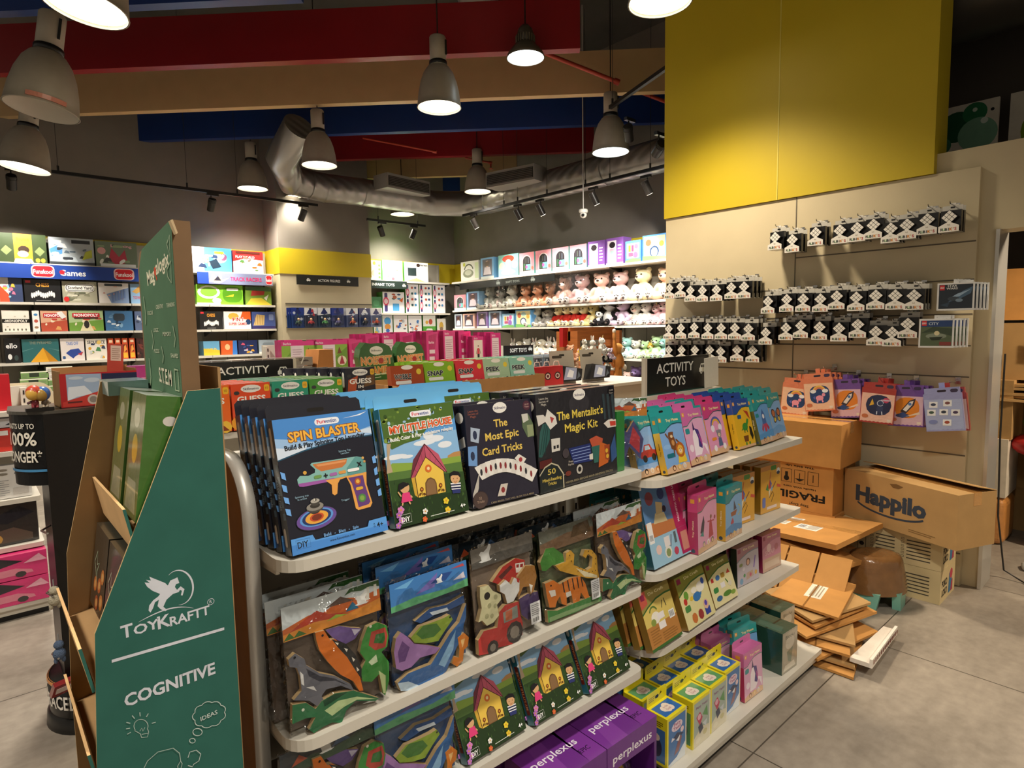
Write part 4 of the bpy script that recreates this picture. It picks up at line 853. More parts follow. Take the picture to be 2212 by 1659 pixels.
P_TREX = piece(QD, WD, HD, [(700, 860), (735, 770), (800, 738), (860, 758), (872, 830), (862, 890), (825, 925), (872, 985), (872, 1100), (848, 1195), (830, 1180), (812, 1060), (762, 1112), (702, 1112), (690, 1050), (722, 980), (685, 930)], '#3f8a3c', [([(742, 885), (760, 800), (850, 768), (866, 820), (852, 892), (785, 915)], '#b3463a'), ([(775, 870), (790, 815), (845, 800), (850, 840), (835, 870)], '#346f35'), ([(805, 1040), (850, 1070), (850, 1180), (835, 1180)], '#c9d89a'), ([(740, 990), (790, 940), (800, 985), (760, 1010)], '#cfe0b8')], dots=[((755, 765), .014, '#e8e4d0')])
P_STEG = piece(QD, WD, HD, [(392, 815), (450, 798), (492, 860), (520, 850), (605, 905), (662, 1000), (705, 1168), (680, 1172), (640, 1112), (560, 1075), (520, 1042), (470, 990), (420, 925), (400, 865)], '#dd7426', [([(500, 852), (590, 878), (652, 942), (695, 1030), (692, 1095), (652, 1040), (600, 962), (540, 902)], '#2f2d2c'), ([(520, 870), (545, 875), (540, 890)], '#efe6d6'), ([(580, 905), (605, 912), (598, 930)], '#efe6d6'), ([(630, 960), (652, 975), (640, 990)], '#efe6d6'), ([(660, 1020), (680, 1040), (664, 1050)], '#efe6d6')], y0=.004, dots=[((440, 830), .012, '#2a2020')])
P_RAPT = piece(QD, WD, HD, [(213, 990), (258, 948), (320, 982), (332, 1020), (420, 1068), (520, 1083), (622, 1130), (645, 1172), (560, 1142), (462, 1168), (432, 1212), (452, 1242), (402, 1275), (350, 1242), (250, 1244), (302, 1182), (290, 1090), (270, 1040), (222, 1034)], '#6f6f78', [([(330, 1040), (420, 1085), (520, 1098), (610, 1140), (520, 1112), (420, 1120), (350, 1090)], '#3b3b45'), ([(290, 1060), (312, 1080), (318, 1150), (300, 1140)], '#e6e4e2'), ([(330, 1160), (380, 1150), (400, 1180)], '#e6e4e2')], y0=.003, dots=[((255, 975), .012, '#1d1d20')])
P_BRON = piece(QD, WD, HD, [(240, 1272), (330, 1255), (392, 1292), (432, 1240), (520, 1190), (640, 1168), (805, 1212), (780, 1228), (652, 1232), (592, 1292), (562, 1372), (500, 1372), (440, 1402), (380, 1442), (350, 1422), (392, 1342), (330, 1352), (240, 1392)], '#2f7247', [([(450, 1300), (540, 1235), (660, 1205), (790, 1215), (660, 1225), (580, 1270), (500, 1330)], '#c7dca0'), ([(440, 1240), (520, 1195), (600, 1180), (520, 1230), (450, 1275)], '#1e4a30')], y0=.002, dots=[((310, 1300), .014, '#e3e6d2')])
P_PURP = piece(QD, WD, HD, [(468, 800), (560, 772), (640, 782), (705, 785), (662, 852), (602, 885), (520, 852)], '#6f5793', [([(640, 790), (700, 790), (660, 830)], '#cfc6dc')], y0=.012)
dino = lambda w: [('wooden_dinosaur', 'green open mouthed wooden dinosaur | '+w, P_TREX), ('wooden_dinosaur', 'orange plated wooden dinosaur | '+w, P_STEG), ('wooden_dinosaur', 'grey wooden raptor | '+w, P_RAPT), ('wooden_dinosaur', 'dark green crouching wooden dinosaur | '+w, P_BRON), ('wooden_dinosaur', 'purple horned wooden dinosaur | '+w, P_PURP)]
P_WHALE = piece(QS, WD, .27, [(928, 1112), (1000, 1060), (1150, 1010), (1280, 850), (1345, 790), (1395, 690), (1392, 760), (1335, 900), (1250, 1040), (1100, 1142), (950, 1148)], '#3d6aa6', [([(928, 1112), (1000, 1100), (1080, 1120), (1050, 1142), (950, 1148)], '#c3d8ea'), ([(1200, 1010), (1320, 830), (1300, 930), (1240, 1020)], '#8fb9de')], y0=.003)
P_TURT = piece(QS, WD, .27, [(1015, 880), (1080, 820), (1180, 790), (1240, 770), (1280, 752), (1300, 775), (1250, 830), (1200, 890), (1120, 905), (1040, 905)], '#8fa83c', [([(1050, 860), (1100, 815), (1190, 800), (1220, 830), (1170, 870), (1090, 885)], '#4c7a3a')], y0=.002, dots=[((1282, 765), .012, '#20281a')])
P_JELL = piece(QS, WD, .27, [(905, 960), (918, 890), (950, 855), (1000, 880), (1040, 910), (1130, 915), (1215, 925), (1180, 955), (1080, 980), (1020, 1030), (960, 1050), (920, 1040)], '#a87cb9', [([(930, 960), (960, 900), (1010, 930), (980, 1000), (940, 1010)], '#6e4a86')], y0=.004)
P_SEAH = piece(QS, WD, .27, [(1330, 870), (1372, 842), (1405, 865), (1395, 910), (1370, 930), (1360, 985), (1320, 1015), (1288, 1000), (1300, 965), (1335, 970), (1340, 925)], '#e0832e', [([(1350, 880), (1380, 870), (1360, 920)], '#f2c27a')], y0=.002)
P_SHRK = piece(QS, WD, .27, [(1060, 800), (1160, 730), (1280, 705), (1395, 650), (1400, 690), (1300, 730), (1200, 760), (1100, 810)], '#34568e', [([(1160, 750), (1280, 720), (1290, 735), (1180, 765)], '#d6e2ef')], y0=.013)
sea = lambda w: [('wooden_whale', 'blue wooden whale | '+w, P_WHALE), ('wooden_turtle', 'green wooden turtle | '+w, P_TURT), ('wooden_jellyfish', 'purple wooden jellyfish | '+w, P_JELL), ('wooden_seahorse', 'orange wooden seahorse | '+w, P_SEAH), ('wooden_shark', 'dark blue wooden shark | '+w, P_SHRK)]
P_COW = piece(QF, .233, HD, [(250, 600), (300, 588), (325, 620), (372, 640), (375, 670), (350, 700), (362, 760), (330, 800), (290, 820), (262, 790), (240, 800), (260, 720), (250, 660)], '#e2dcae', [], y0=.003, dots=[((292, 650), .045, '#2f2a26'), ((342, 655), .03, '#b9b58a'), ((305, 705), .03, '#b9b58a'), ((340, 705), .026, '#b9b58a'), ((290, 765), .03, '#b9b58a'), ((320, 762), .026, '#b9b58a')])
P_BARN = piece(QF, .233, HD, [(335, 575), (395, 490), (470, 440), (525, 450), (530, 520), (470, 560), (380, 590)], '#b8342c', [([(470, 470), (522, 462), (518, 515), (475, 522)], '#efe9e0'), ([(476, 476), (492, 474), (490, 492), (476, 494)], '#9c2b25'), ([(499, 473), (516, 470), (514, 489), (498, 491)], '#9c2b25'), ([(370, 545), (440, 480), (455, 490), (390, 560)], '#5c2a26')], y0=.012)
P_HEN = piece(QF, .233, HD, [(365, 590), (400, 558), (432, 585), (450, 545), (482, 560), (480, 620), (445, 680), (410, 692), (395, 640), (368, 625)], '#ecebe8', [([(462, 545), (482, 552), (480, 575), (468, 570)], '#c43a32')], y0=.002)
P_DOG = piece(QF, .233, HD, [(475, 540), (520, 480), (572, 478), (585, 540), (568, 620), (550, 640), (545, 595), (505, 600), (480, 660), (470, 600)], '#b07a3e', [([(540, 580), (562, 590), (552, 635), (545, 600)], '#ece6da')], y0=.004)
P_TRAC = piece(QF, .233, HD, [(238, 905), (272, 850), (352, 830), (365, 740), (400, 700), (478, 680), (488, 760), (502, 800), (500, 870), (440, 925), (360, 945), (330, 975), (242, 992)], '#b93a36', [([(385, 745), (470, 700), (475, 770), (392, 805)], '#8b8f86'), ([(400, 740), (440, 722), (440, 780), (402, 792)], '#c06a4c')], y0=.003, dots=[((455, 855), .13, '#3d3735'), ((455, 855), .075, '#8d8378'), ((325, 945), .085, '#3d3735'), ((325, 945), .045, '#8d8378')])
P_HORS = piece(QF, .233, HD, [(490, 670), (540, 640), (600, 625), (612, 700), (600, 760), (545, 790), (505, 760)], '#54426c', [], y0=.01)
farm = lambda w: [('wooden_cow', 'cream spotted wooden cow | '+w, P_COW), ('wooden_barn', 'red wooden barn | '+w, P_BARN), ('wooden_hen', 'white wooden hen | '+w, P_HEN), ('wooden_dog', 'brown wooden dog | '+w, P_DOG), ('wooden_tractor', 'red wooden tractor | '+w, P_TRAC), ('wooden_horse', 'dark purple wooden horse | '+w, P_HORS)]
P_TIG = piece(QA, .245, .278, [(630, 605), (680, 582), (720, 600), (790, 560), (850, 545), (880, 580), (905, 660), (885, 672), (850, 630), (835, 690), (800, 690), (790, 640), (760, 660), (760, 705), (730, 700), (720, 660), (700, 690), (690, 720), (655, 725), (640, 670)], '#dc7a2c', [([(735, 590), (742, 585), (752, 640), (744, 640)], '#2a211c'), ([(765, 575), (772, 572), (782, 628), (775, 628)], '#2a211c'), ([(795, 562), (802, 560), (812, 620), (805, 618)], '#2a211c'), ([(825, 555), (832, 553), (840, 610), (834, 608)], '#2a211c'), ([(850, 550), (857, 550), (866, 598), (860, 598)], '#2a211c'), ([(755, 640), (785, 628), (790, 650), (760, 665)], '#ece4d8'), ([(650, 640), (690, 630), (695, 660), (665, 670)], '#f0e6da')], y0=.003, dots=[((665, 612), .012, '#231c18')])
P_LEO = piece(QA, .245, .278, [(700, 505), (765, 478), (772, 430), (800, 412), (822, 432), (815, 490), (900, 510), (930, 490), (938, 435), (910, 420), (895, 445), (875, 435), (890, 400), (935, 395), (965, 425), (968, 500), (975, 545), (900, 552), (800, 540), (730, 530)], '#dda63a', [([(830, 505), (900, 520), (960, 530), (960, 545), (880, 545)], '#efe0b8')], y0=.006, dots=[((x, y), .008, '#4a3416') for x, y in ((850, 500), (870, 512), (890, 508), (910, 520), (932, 512), (952, 505), (955, 470), (956, 440), (940, 412), (912, 405), (840, 520), (790, 440), (800, 470))])
P_TREE = piece(QA, .245, .278, [(615, 500), (650, 420), (700, 408), (758, 440), (765, 480), (720, 500), (690, 505), (650, 540), (625, 540)], '#4b8a3a', [], y0=.012)
P_GRAS = piece(QA, .245, .278, [(640, 740), (700, 735), (800, 690), (900, 650), (975, 620), (978, 660), (800, 740), (645, 800)], '#4a8a48', [([(650, 775), (800, 715), (960, 655), (965, 665), (800, 735), (655, 795)], '#8fb27a')], y0=.002)
saf = lambda w: [('wooden_tiger', 'striped orange wooden tiger | '+w, P_TIG), ('wooden_leopard', 'yellow spotted wooden leopard | '+w, P_LEO), ('wooden_tree', 'green wooden tree | '+w, P_TREE), ('wooden_grass', 'green wooden grass strip | '+w, P_GRAS)]
Z2 = .722
bag('dino', .125, .012, Z2, WD, HD, -.5, 6, 'clear bag of wooden dinosaurs, front left on the middle shelf of the near unit', dino('in the front bag beside the end panel'), hd_dino)
bag('sea', .378, .018, Z2, WD, .27, 1.5, 5, 'clear bag of wooden sea animals with a folded blue header card', sea('in the folded header bag'), hd_sea)
bag('farm', .628, .012, Z2, .233, HD, 1, 6, 'clear bag of wooden farm animals with a red tractor', farm('in the farm bag'), hd_farm)
bag('saf', .885, .015, Z2, .245, .278, .5, 6, 'clear bag of wooden safari animals with a striped tiger', saf('in the safari bag'), hd_saf)
bag('dino', 1.115, .008, Z2, WD, HD, 1, 4, 'clear bag of wooden dinosaurs at the right end of the middle shelf', dino('in the bag at the right shelf end'), hd_dino)
for k in range(2):
  n = ('just behind the front one', 'furthest back')[k]
  bag('dino', .108-.014*k, .065+.05*k, Z2, WD, HD, -.5, 6-k, 'dinosaur bag near the end panel, '+n, (), hd_dino)
  bag('sea', .372-.01*k, .075+.05*k, Z2+.028, WD, .27, 1.5, 5, 'sea animal bag on the middle shelf, '+n, sea('in the sea bag '+n) if k == 0 else (), hd_sea)
  bag('farm', .61-.014*k, .075+.05*k, Z2, .233, HD, 1, 6, 'dark header animal bag behind the farm bag, '+n, (), hd_dark)
  bag('saf', .86-.014*k, .075+.05*k, Z2, .245, .278, .5, 6, 'dark header animal bag behind the safari bag, '+n, (), hd_dark)
bag('dino', 1.08, .075, Z2, WD, HD, 1, 4, 'dinosaur bag behind the one at the right shelf end', (), hd_dino)
bag('sea', .325, .012, .432, WD, .25, -1, 7, 'clear bag of sea animals on the lower shelf beside the doll house boxes', sea('in the lower shelf bag'), hd_sea)
bag('dino', .105, .010, .432, WD, .25, -1, 7, 'clear bag with a white horse mark at the lower shelf corner', dino('in the lower shelf corner bag'), hd_dark)
# barcode stickers stuck on two of the bags
for lab, x, y, z in (('white barcode sticker on the farm animal bag', .712, .0085, Z2+.035), ('white barcode sticker on the safari animal bag', .970, .0105, Z2+.028)):
  m = MB(); m.box(-.019, 0, 0, .019, .0008, .06, '#e4e4e6'); a = Art(m, (-.019, 0, 0), (1, 0, 0), (0, 0, 1), .038, .06); a.lines(.1, .4, .9, .95, 6, '#8a8a8e'); a.barcode(.1, .05, .9, .32)
  o = m.obj('barcode_sticker'); o.location = Lp(x, y, z); o.rotation_euler = (-math.radians(6), 0, LROT); tag(o, lab, 'sticker')
# bags standing at the right end of the top shelf: green sided box and clear bag
def make_greenbox():
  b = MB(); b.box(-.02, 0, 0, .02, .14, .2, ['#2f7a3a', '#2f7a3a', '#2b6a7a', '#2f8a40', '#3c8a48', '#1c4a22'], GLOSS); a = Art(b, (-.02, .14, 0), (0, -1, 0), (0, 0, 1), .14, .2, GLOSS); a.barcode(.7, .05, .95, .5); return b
lput(('game_box', 'greenside'), make_greenbox, 'narrow green sided box at the right end of the top shelf beside the magic kits', 'box', 1.135, .05, 1.122, .1)
def small_pouch(): return pouch(.15, .24, .03).mesh('toy_bag'), [('header_card', hd_dino(.15, .24).mesh('header_card'))]
o = lput(('toy_bag', 'side'), small_pouch, 'clear toy bag with a jungle header standing at the right end of the top shelf', 'toy bag', 1.175, .05, 1.122, .01, -35, 4)
SCR = piece(((0, 1), (1, 1), (1, 0), (0, 0)), .15, .24, [(.15, .1), (.4, .06), (.55, .3), (.8, .12), (.88, .4), (.66, .66), (.5, .5), (.3, .6), (.2, .35)], '#4a4a7a', [([(.55, .35), (.78, .2), (.8, .42), (.64, .58)], '#b83a44'), ([(.25, .2), (.4, .15), (.42, .4)], '#d8843a')], .008)
q = put(('wooden_car', 'a'), SCR, 'red and navy wooden piece inside the clear bag at the top shelf end', 'wooden toy', o.location); q.rotation_euler = o.rotation_euler

# ---- purple maze boxes on the base deck
def make_perp():
  w, h, d = .245, .235, .19
  b = MB(); P = [(0, 0), (0, h), (d, h), (d, 0)]
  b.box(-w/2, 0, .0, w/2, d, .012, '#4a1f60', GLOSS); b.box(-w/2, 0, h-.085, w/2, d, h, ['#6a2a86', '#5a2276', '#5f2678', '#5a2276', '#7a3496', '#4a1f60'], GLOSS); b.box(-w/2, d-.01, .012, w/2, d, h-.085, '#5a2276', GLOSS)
  for x in (-w/2, w/2-.012): b.box(x, 0, .012, x+.012, d, h-.085, '#5a2276', GLOSS)
  a = Art(b, (-w/2, 0, h), (1, 0, 0), (0, 1, 0), w, d, GLOSS)
  for k in range(3): a.poly([(.1+.3*k, 0), (.4+.3*k, 0), (.5+.25*k, 1), (.3+.2*k, 1)], ('#85409f', '#71308c', '#81399b')[k]); a.k -= 1
  a.k += 1; a.txt('perplexus', .46, .5, .15, '#f4eef6', .74, .01); a.txt('EPIC', .8, .25, .09, '#2a1238', .17, .01)
  f = Art(b, (-w/2, 0, h-.085), (1, 0, 0), (0, 0, 1), w, .085, GLOSS); f.txt('perplexus', .5, .42, .32, '#f4eef6', .78, .012)
  return b.mesh('maze_box'), [('maze_ball', ball.mesh('maze_ball')) for ball in [maze(w, h, d)]]
def maze(w, h, d):
  b = MB(); b.ball((0, .09, .075), (.068, .068, .062), '#fff', FILM, 18, 12)
  for r, z, c in ((.04, .06, '#d9a02c'), (.03, .085, '#e0b23c'), (.05, .075, '#5b2a80')):
    n = 18; b.tube([(r*math.cos(2*math.pi*k/n), .09+r*math.sin(2*math.pi*k/n), z+.012*math.sin(2*math.pi*k/n*2)) for k in range(n+1)], .006, c, PLASTIC, 6)
  return b
for k, x in enumerate((1.032, .784)):
  put(('maze_box', 'p'), make_perp, ('purple maze game box next to the yellow doll boxes', 'purple maze game box left of the one next to the yellow doll boxes')[k], 'game box', Lp(x, -.085, .09), LDEG, 0, 'purple maze game boxes')
for k, x in enumerate((1.032, .784)):
  put(('maze_box', 'p'), make_perp, ('purple maze game box behind the one next to the yellow boxes', 'purple maze game box in the back row')[k], 'game box', Lp(x, .125, .09), LDEG, 0, 'purple maze game boxes')
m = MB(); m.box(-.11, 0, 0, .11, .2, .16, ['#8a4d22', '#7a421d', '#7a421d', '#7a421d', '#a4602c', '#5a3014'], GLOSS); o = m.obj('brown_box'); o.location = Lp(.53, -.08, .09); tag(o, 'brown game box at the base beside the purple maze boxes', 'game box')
# ================================================================= right shelf unit: activity boxes
def actbox(w, h, d, head, side, bg, draw, foot='#d9b08a', tab=.03, tilt_head=.78, title='#e9d9a0', rim='#1f5a63', m=GLOSS):
  b = carton(w, h, d, [bg, side, side, side, head, side], m, tab, head, .98)
  a = front(b, w, h, m)
  a.poly([(0, 0), (1, 0), (1, .1), (.8, .14), (.6, .1), (.3, .13), (0, .08)], foot)
  draw(a)
  a.poly([(0, 1), (1, 1), (1, .80), (.8, .82), (.55, .815), (.35, .76), (.2, .70), (0, .70)], rim)
  a.poly([(0, 1), (1, 1), (1, .815), (.8, .835), (.55, .83), (.35, .775), (.2, .715), (0, .715)], head)
  a.txt('Toy Mates', .6, .895, .045, title, .52, .03, 0); a.rect(.05, .88, .15, .95, '#e8a23a'); a.txt('D', .1, .915, .03, '#fff4dc', None, .02)
  l = left(b, w, h, d, m); l.rect(0, .71, 1, 1, head); l.txt('Toy Mates', .5, .42, .03*.2/.215, '#6f5a1c' if side == '#e3b32c' else '#f0d9b0', 1.6, .02, 90); l.cir(.5, .05, .2, '#3a4a5a')
  l.rect(.3, .86, .7, .93, '#e8a23a')
  t = top(b, w, h, d, m); t.rect(0, 0, 1, 1, head)
  return b
TEAL, PINK, YEL = '#2f9a99', '#c8457f', '#e3b32c'
def face(a, x, y, r, c, ear=True, muz='#e9cfa8'):
  if ear: a.cir(x-.8*r, y+.6*r*a.w/a.h, .38*r, c, 8); a.k -= 1; a.cir(x+.8*r, y+.6*r*a.w/a.h, .38*r, c, 8)
  a.cir(x, y, r, c, 12); a.ell(x, y-.25*r*a.w/a.h, .55*r, .45*r*a.w/a.h, muz, 10); a.cir(x-.35*r, y+.2*r*a.w/a.h, .1*r, '#231a16', 6); a.k -= 1; a.cir(x+.35*r, y+.2*r*a.w/a.h, .1*r, '#231a16', 6); a.k -= 1; a.cir(x, y-.15*r*a.w/a.h, .12*r, '#231a16', 6)
def kids(a, y=.08, cs=('#7a4a2c', '#e2c06a', '#c9d4e0')):
  for i, c in enumerate(cs): a.cir(.3+.22*i, y, .07, c, 9); a.cir(.3+.22*i, y-.01, .045, '#e9c39a', 8)
def d_lion(a):
  a.ell(.2, .45, .15, .04, '#8fb8e6'); a.cir(.42, .62, .10, '#7b4a2a'); a.poly([(.3, .6), (.55, .6), (.62, .42), (.52, .36), (.36, .4)], '#7b4a2a'); face(a, .45, .63, .09, '#7b4a2a'); a.line([(.3, .6), (.22, .68)], .05, '#7b4a2a'); a.line([(.6, .55), (.72, .48)], .05, '#7b4a2a'); a.line([(.45, .38), (.42, .26)], .05, '#7b4a2a'); a.ell(.46, .5, .06, .05, '#c48d55')
  a.poly([(.52, .14), (.9, .14), (.86, .32), (.6, .33)], '#e6c23c'); a.cir(.7, .36, .19, '#b4622a', 14); face(a, .7, .36, .12, '#e3ae45', False); a.rnd(.12, .26, .42, .33, '#1f6f80', .3); kids(a)
def d_unic(a):
  a.cir(.2, .3, .1, '#f1dfe9', 10); a.poly([(.3, .15), (.35, .5), (.45, .62), (.58, .6), (.62, .4), (.95, .3), (.95, .12), (.8, .3), (.6, .15)], '#f3e6ee'); a.poly([(.42, .6), (.47, .78), (.52, .62)], '#3a2a5a'); a.poly([(.5, .64), (.68, .6), (.74, .4), (.7, .25), (.55, .3), (.6, .45)], '#4c3a80'); a.poly([(.62, .55), (.74, .42), (.74, .25), (.66, .4)], '#a8408c'); a.rnd(.06, .56, .26, .66, '#2f8f92', .3); kids(a)
def d_car(a):
  a.poly([(0, .3), (.3, .4), (.7, .3), (1, .38), (1, .2), (0, .2)], '#4a90d0'); a.poly([(.2, .3), (.85, .3), (.85, .4), (.7, .42), (.62, .52), (.4, .52), (.32, .42), (.2, .4)], '#b83a34'); a.poly([(.4, .43), (.62, .43), (.58, .5), (.42, .5)], '#bcd6e8'); a.cir(.35, .29, .09, '#2a2422', 10); a.k -= 1; a.cir(.7, .29, .09, '#2a2422', 10); a.poly([(.1, .7), (.3, .74), (.24, .62)], '#33407a'); kids(a, .08, ('#2a2422', '#e9e2d8', '#c9823a'))
def d_cat(a):
  a.poly([(0, .2), (0, .72), (1, .72), (1, .2)], '#e59ac0'); a.arc(.55, .52, .26, 0, 180, .07, '#5a62a8'); a.arc(.55, .52, .2, 0, 180, .06, '#e9b13c'); a.cir(.35, .5, .1, '#ece6f0', 10); a.cir(.75, .5, .1, '#ece6f0', 10); face(a, .62, .38, .12, '#8d8692'); a.poly([(.5, .14), (.74, .14), (.7, .3), (.54, .3)], '#5a6a8c'); a.rnd(.2, .27, .45, .33, '#e8913a', .4); a.cir(.3, .12, .09, '#f2e9ee', 8); a.cir(.8, .12, .09, '#f2e9ee', 8)
def d_dinoY(a):
  a.poly([(0, .05), (0, .72), (1, .75), (1, .05)], '#e8b62c'); a.ell(.55, .42, .16, .08, '#3f8f3a'); a.poly([(.6, .45), (.72, .58), (.82, .56), (.78, .5), (.68, .42)], '#3f8f3a'); a.poly([(.42, .42), (.3, .36), (.42, .36)], '#3f8f3a'); a.line([(.48, .38), (.48, .3)], .05, '#2f7430'); a.line([(.62, .38), (.63, .3)], .05, '#2f7430'); a.poly([(.6, .76), (.85, .72), (.92, .55), (.8, .62), (.7, .7)], '#b8402a'); a.poly([(.78, .42), (.9, .38), (.95, .2), (.85, .12), (.76, .25)], '#22201c'); a.poly([(.35, .24), (.65, .24), (.6, .12), (.38, .12)], '#7b4a24'); a.rnd(.2, .6, .42, .68, '#2a5a8c', .3); a.cir(.45, .08, .05, '#5d8f3a', 8); a.cir(.65, .08, .05, '#5d8f3a', 8)
def d_rock(a):
  a.poly([(.4, .4), (.45, .62), (.55, .72), (.66, .6), (.68, .4)], '#4b6ea8'); a.cir(.55, .56, .07, '#f0eef0', 10); a.poly([(.4, .42), (.28, .3), (.34, .24), (.44, .34)], '#b8405a'); a.poly([(.66, .42), (.8, .3), (.72, .24), (.62, .34)], '#b8405a'); a.poly([(.44, .4), (.64, .4), (.6, .2), (.48, .2)], '#c24a60'); a.rnd(.05, .56, .26, .64, '#2f8f92', .3); a.poly([(0, .1), (0, .2), (1, .26), (1, .1)], '#5d9ad0'); kids(a)
def d_bfly(a):
  for sx in (-1, 1): a.ell(.5+sx*.2, .56, .16, .1, '#3a2a26', 12, sx*30); a.ell(.5+sx*.2, .56, .11, .07, '#c9703a', 12, sx*30); a.ell(.5+sx*.16, .42, .12, .07, '#3a2a26', 12, -sx*30); a.ell(.5+sx*.16, .42, .08, .045, '#e2c23c', 12, -sx*30)
  a.ell(.5, .5, .03, .12, '#2a2422'); a.poly([(0, .12), (0, .24), (.5, .3), (1, .22), (1, .1)], '#6aa4d8'); kids(a)
def d_prin(a):
  a.poly([(0, .1), (0, .72), (1, .75), (1, .1)], '#e3a0bf'); a.poly([(.55, .18), (.8, .2), (.72, .45), (.66, .52), (.6, .45)], '#b8404e'); a.cir(.68, .54, .05, '#8a5a3a', 9); a.line([(.5, .48), (.85, .45)], .03, '#b8404e'); a.poly([(.12, .35), (.28, .3), (.34, .5), (.3, .62), (.2, .5)], '#3a3448'); a.poly([(.1, .3), (.3, .26), (.26, .36)], '#3f8f8a'); a.cir(.88, .5, .05, '#a84a62', 8); kids(a, .13, ('#8d8692', '#f2e9ee', '#7a6a52'))
def d_ship(a):
  a.poly([(0, .1), (0, .72), (1, .75), (1, .1)], '#7fb2e0'); a.poly([(.3, .5), (.7, .52), (.6, .42), (.35, .42)], '#9a5a3c'); a.poly([(.48, .52), (.5, .72), (.66, .54)], '#4a4a5c'); a.poly([(.3, .3), (.42, .4), (.5, .3), (.42, .22)], '#b8445a'); a.arc(.75, .5, .14, -90, 90, .03, '#c9c26a'); a.poly([(0, .1), (0, .22), (.4, .28), (1, .2), (1, .1)], '#4f8cc4'); kids(a)
ACT = {'lion': (TEAL, YEL, '#7fa9dc', d_lion), 'unicorn': ('#c96aa4', '#b03a60', '#dda6c6', d_unic), 'car': (TEAL, YEL, '#8fb4e2', d_car), 'cat': (PINK, '#d98a3a', '#df9abc', d_cat), 'dino': ('#33519c', YEL, '#e8b62c', d_dinoY), 'rocket': (TEAL, '#5a5a2c', '#6fa4da', d_rock), 'butterfly': (TEAL, YEL, '#84b4e4', d_bfly), 'princess': ('#c8467c', '#a83560', '#e3a0bf', d_prin), 'ship': ('#2c8a8c', '#c99c3a', '#7fb2e0', d_ship)}
def mk_act(k, w=.147, h=.208, d=.028):
  hd, sd, bg, fn = ACT[k]
  rim = '#2c7a6c' if k in ('unicorn', 'princess') else '#1f5a63'
  return lambda: actbox(w, h, d, hd, sd, bg, fn, rim=rim)
AB = 'activity box'
def rput(kind, make, label, cat, x, y, z, d, rz=0, lean=0, group=None): return put(kind, make, label, cat, (x, y, z), rz, lean, group)
Z1 = 1.073
rows = (('car', 1.757, 1.24, 0, 15, 3, 'teal activity box with a red car behind the clear bag'), ('lion', 1.872, 1.205, 0, 15, 4, 'teal headed activity box with a monkey and a lion'),
    ('unicorn', 2.045, 1.222, 2, 15, 4, 'pink headed activity box with a white unicorn'), ('cat', 2.255, 1.262, 2, 14, 5, 'pink headed activity box with a grey cat and a rainbow'),
    ('dino', 2.45, 1.245, 1, 13, 4, 'blue headed yellow activity box with a green dinosaur'), ('rocket', 2.608, 1.232, 3, 15, 5, 'teal headed activity box with a red and blue rocket'), ('butterfly', 2.76, 1.245, 5, 14, 4, 'teal headed activity box with a butterfly at the shelf end'))
for k, x, y, rz, ln, n, lab in rows:
  dx = -.022 if k in ('dino', 'lion', 'car') else -.008
  for i in range(n): rput(('activity_box', k), mk_act(k), lab+(', front of its row' if i == 0 else ', '+ORD[i-1]+' one back'), AB, x+dx*i, y+.043*i, Z1, .028, rz, ln-1.2*i, 'activity boxes on the top shelf')
for i in range(2): rput(('activity_box', 'car'), mk_act('car'), ('activity box with a red car between the unicorn and cat boxes', 'activity box with a red car behind the one between the unicorn and cat boxes')[i], AB, 2.115-.01*i, 1.262+.04*i, Z1, .028, 2, 14-i, 'activity boxes on the top shelf')
# second shelf
Zs = .741
def make_magnet():
  w, h, d = .25, .285, .035
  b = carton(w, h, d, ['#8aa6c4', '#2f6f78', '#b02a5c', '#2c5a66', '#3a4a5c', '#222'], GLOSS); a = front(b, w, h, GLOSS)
  a.poly([(0, .36), (.72, .36), (.72, 1), (0, 1)], '#5f86b4'); a.poly([(0, .36), (.72, .36), (.72, .5), (0, .55)], '#c27a4a'); a.poly([(.2, .52), (.55, .5), (.5, .62), (.28, .64)], '#d8c79a'); a.poly([(.3, .62), (.46, .62), (.5, .74), (.34, .78)], '#c9b284'); a.cir(.52, .66, .05, '#2a2a3a', 8); a.cir(.2, .84, .1, '#8c4a52', 10); a.cir(.5, .86, .09, '#3a4a7c', 10)
  a.poly([(.72, .36), (1, .36), (1, 1), (.64, 1)], '#b02a5c'); a.txt('MAGNETIC DRESS UP', .83, .68, .04, '#f0dde4', .56, .015, 90)
  a.rect(0, 0, 1, .36, '#9cc4dc'); a.rect(.02, .3, .14, .56, '#efeae4'); a.barcode(.03, .32, .13, .42); a.cir(.2, .2, .07, '#e8c9c2', 9); a.cir(.42, .12, .07, '#8a9a62', 9); a.cir(.42, .13, .09, '#e6e2d8', 9); a.cir(.42, .12, .06, '#8a9a62', 9); a.rect(.36, .2, .5, .32, '#e9e2e0'); a.line([(.5, .18), (.56, .32)], .02, '#6a5a6c'); a.rect(.62, .2, .68, .34, '#5c6a70'); a.poly([(.76, .02), (1, .02), (1, .36), (.72, .36)], '#b02a5c'); a.rect(.8, .06, .97, .3, '#c98a7a'); a.cir(.62, .1, .06, '#c04a62', 8)
  return b
rput(('magnet_set', 'd'), make_magnet, 'large magnetic dress up set leaning beside the pink princess boxes', 'play set', 1.862, 1.222, Zs, .035, 2, 14)
for i in range(4): rput(('activity_box', 'prin'), mk_act('princess', .165, .225, .04), 'pink activity box with a princess on the second shelf, '+('front of its row' if i == 0 else ORD[i-1]+' behind the front one'), AB, 2.068-.012*i, 1.205+.055*i, Zs, .04, 6, 2, 'activity boxes on the second shelf')
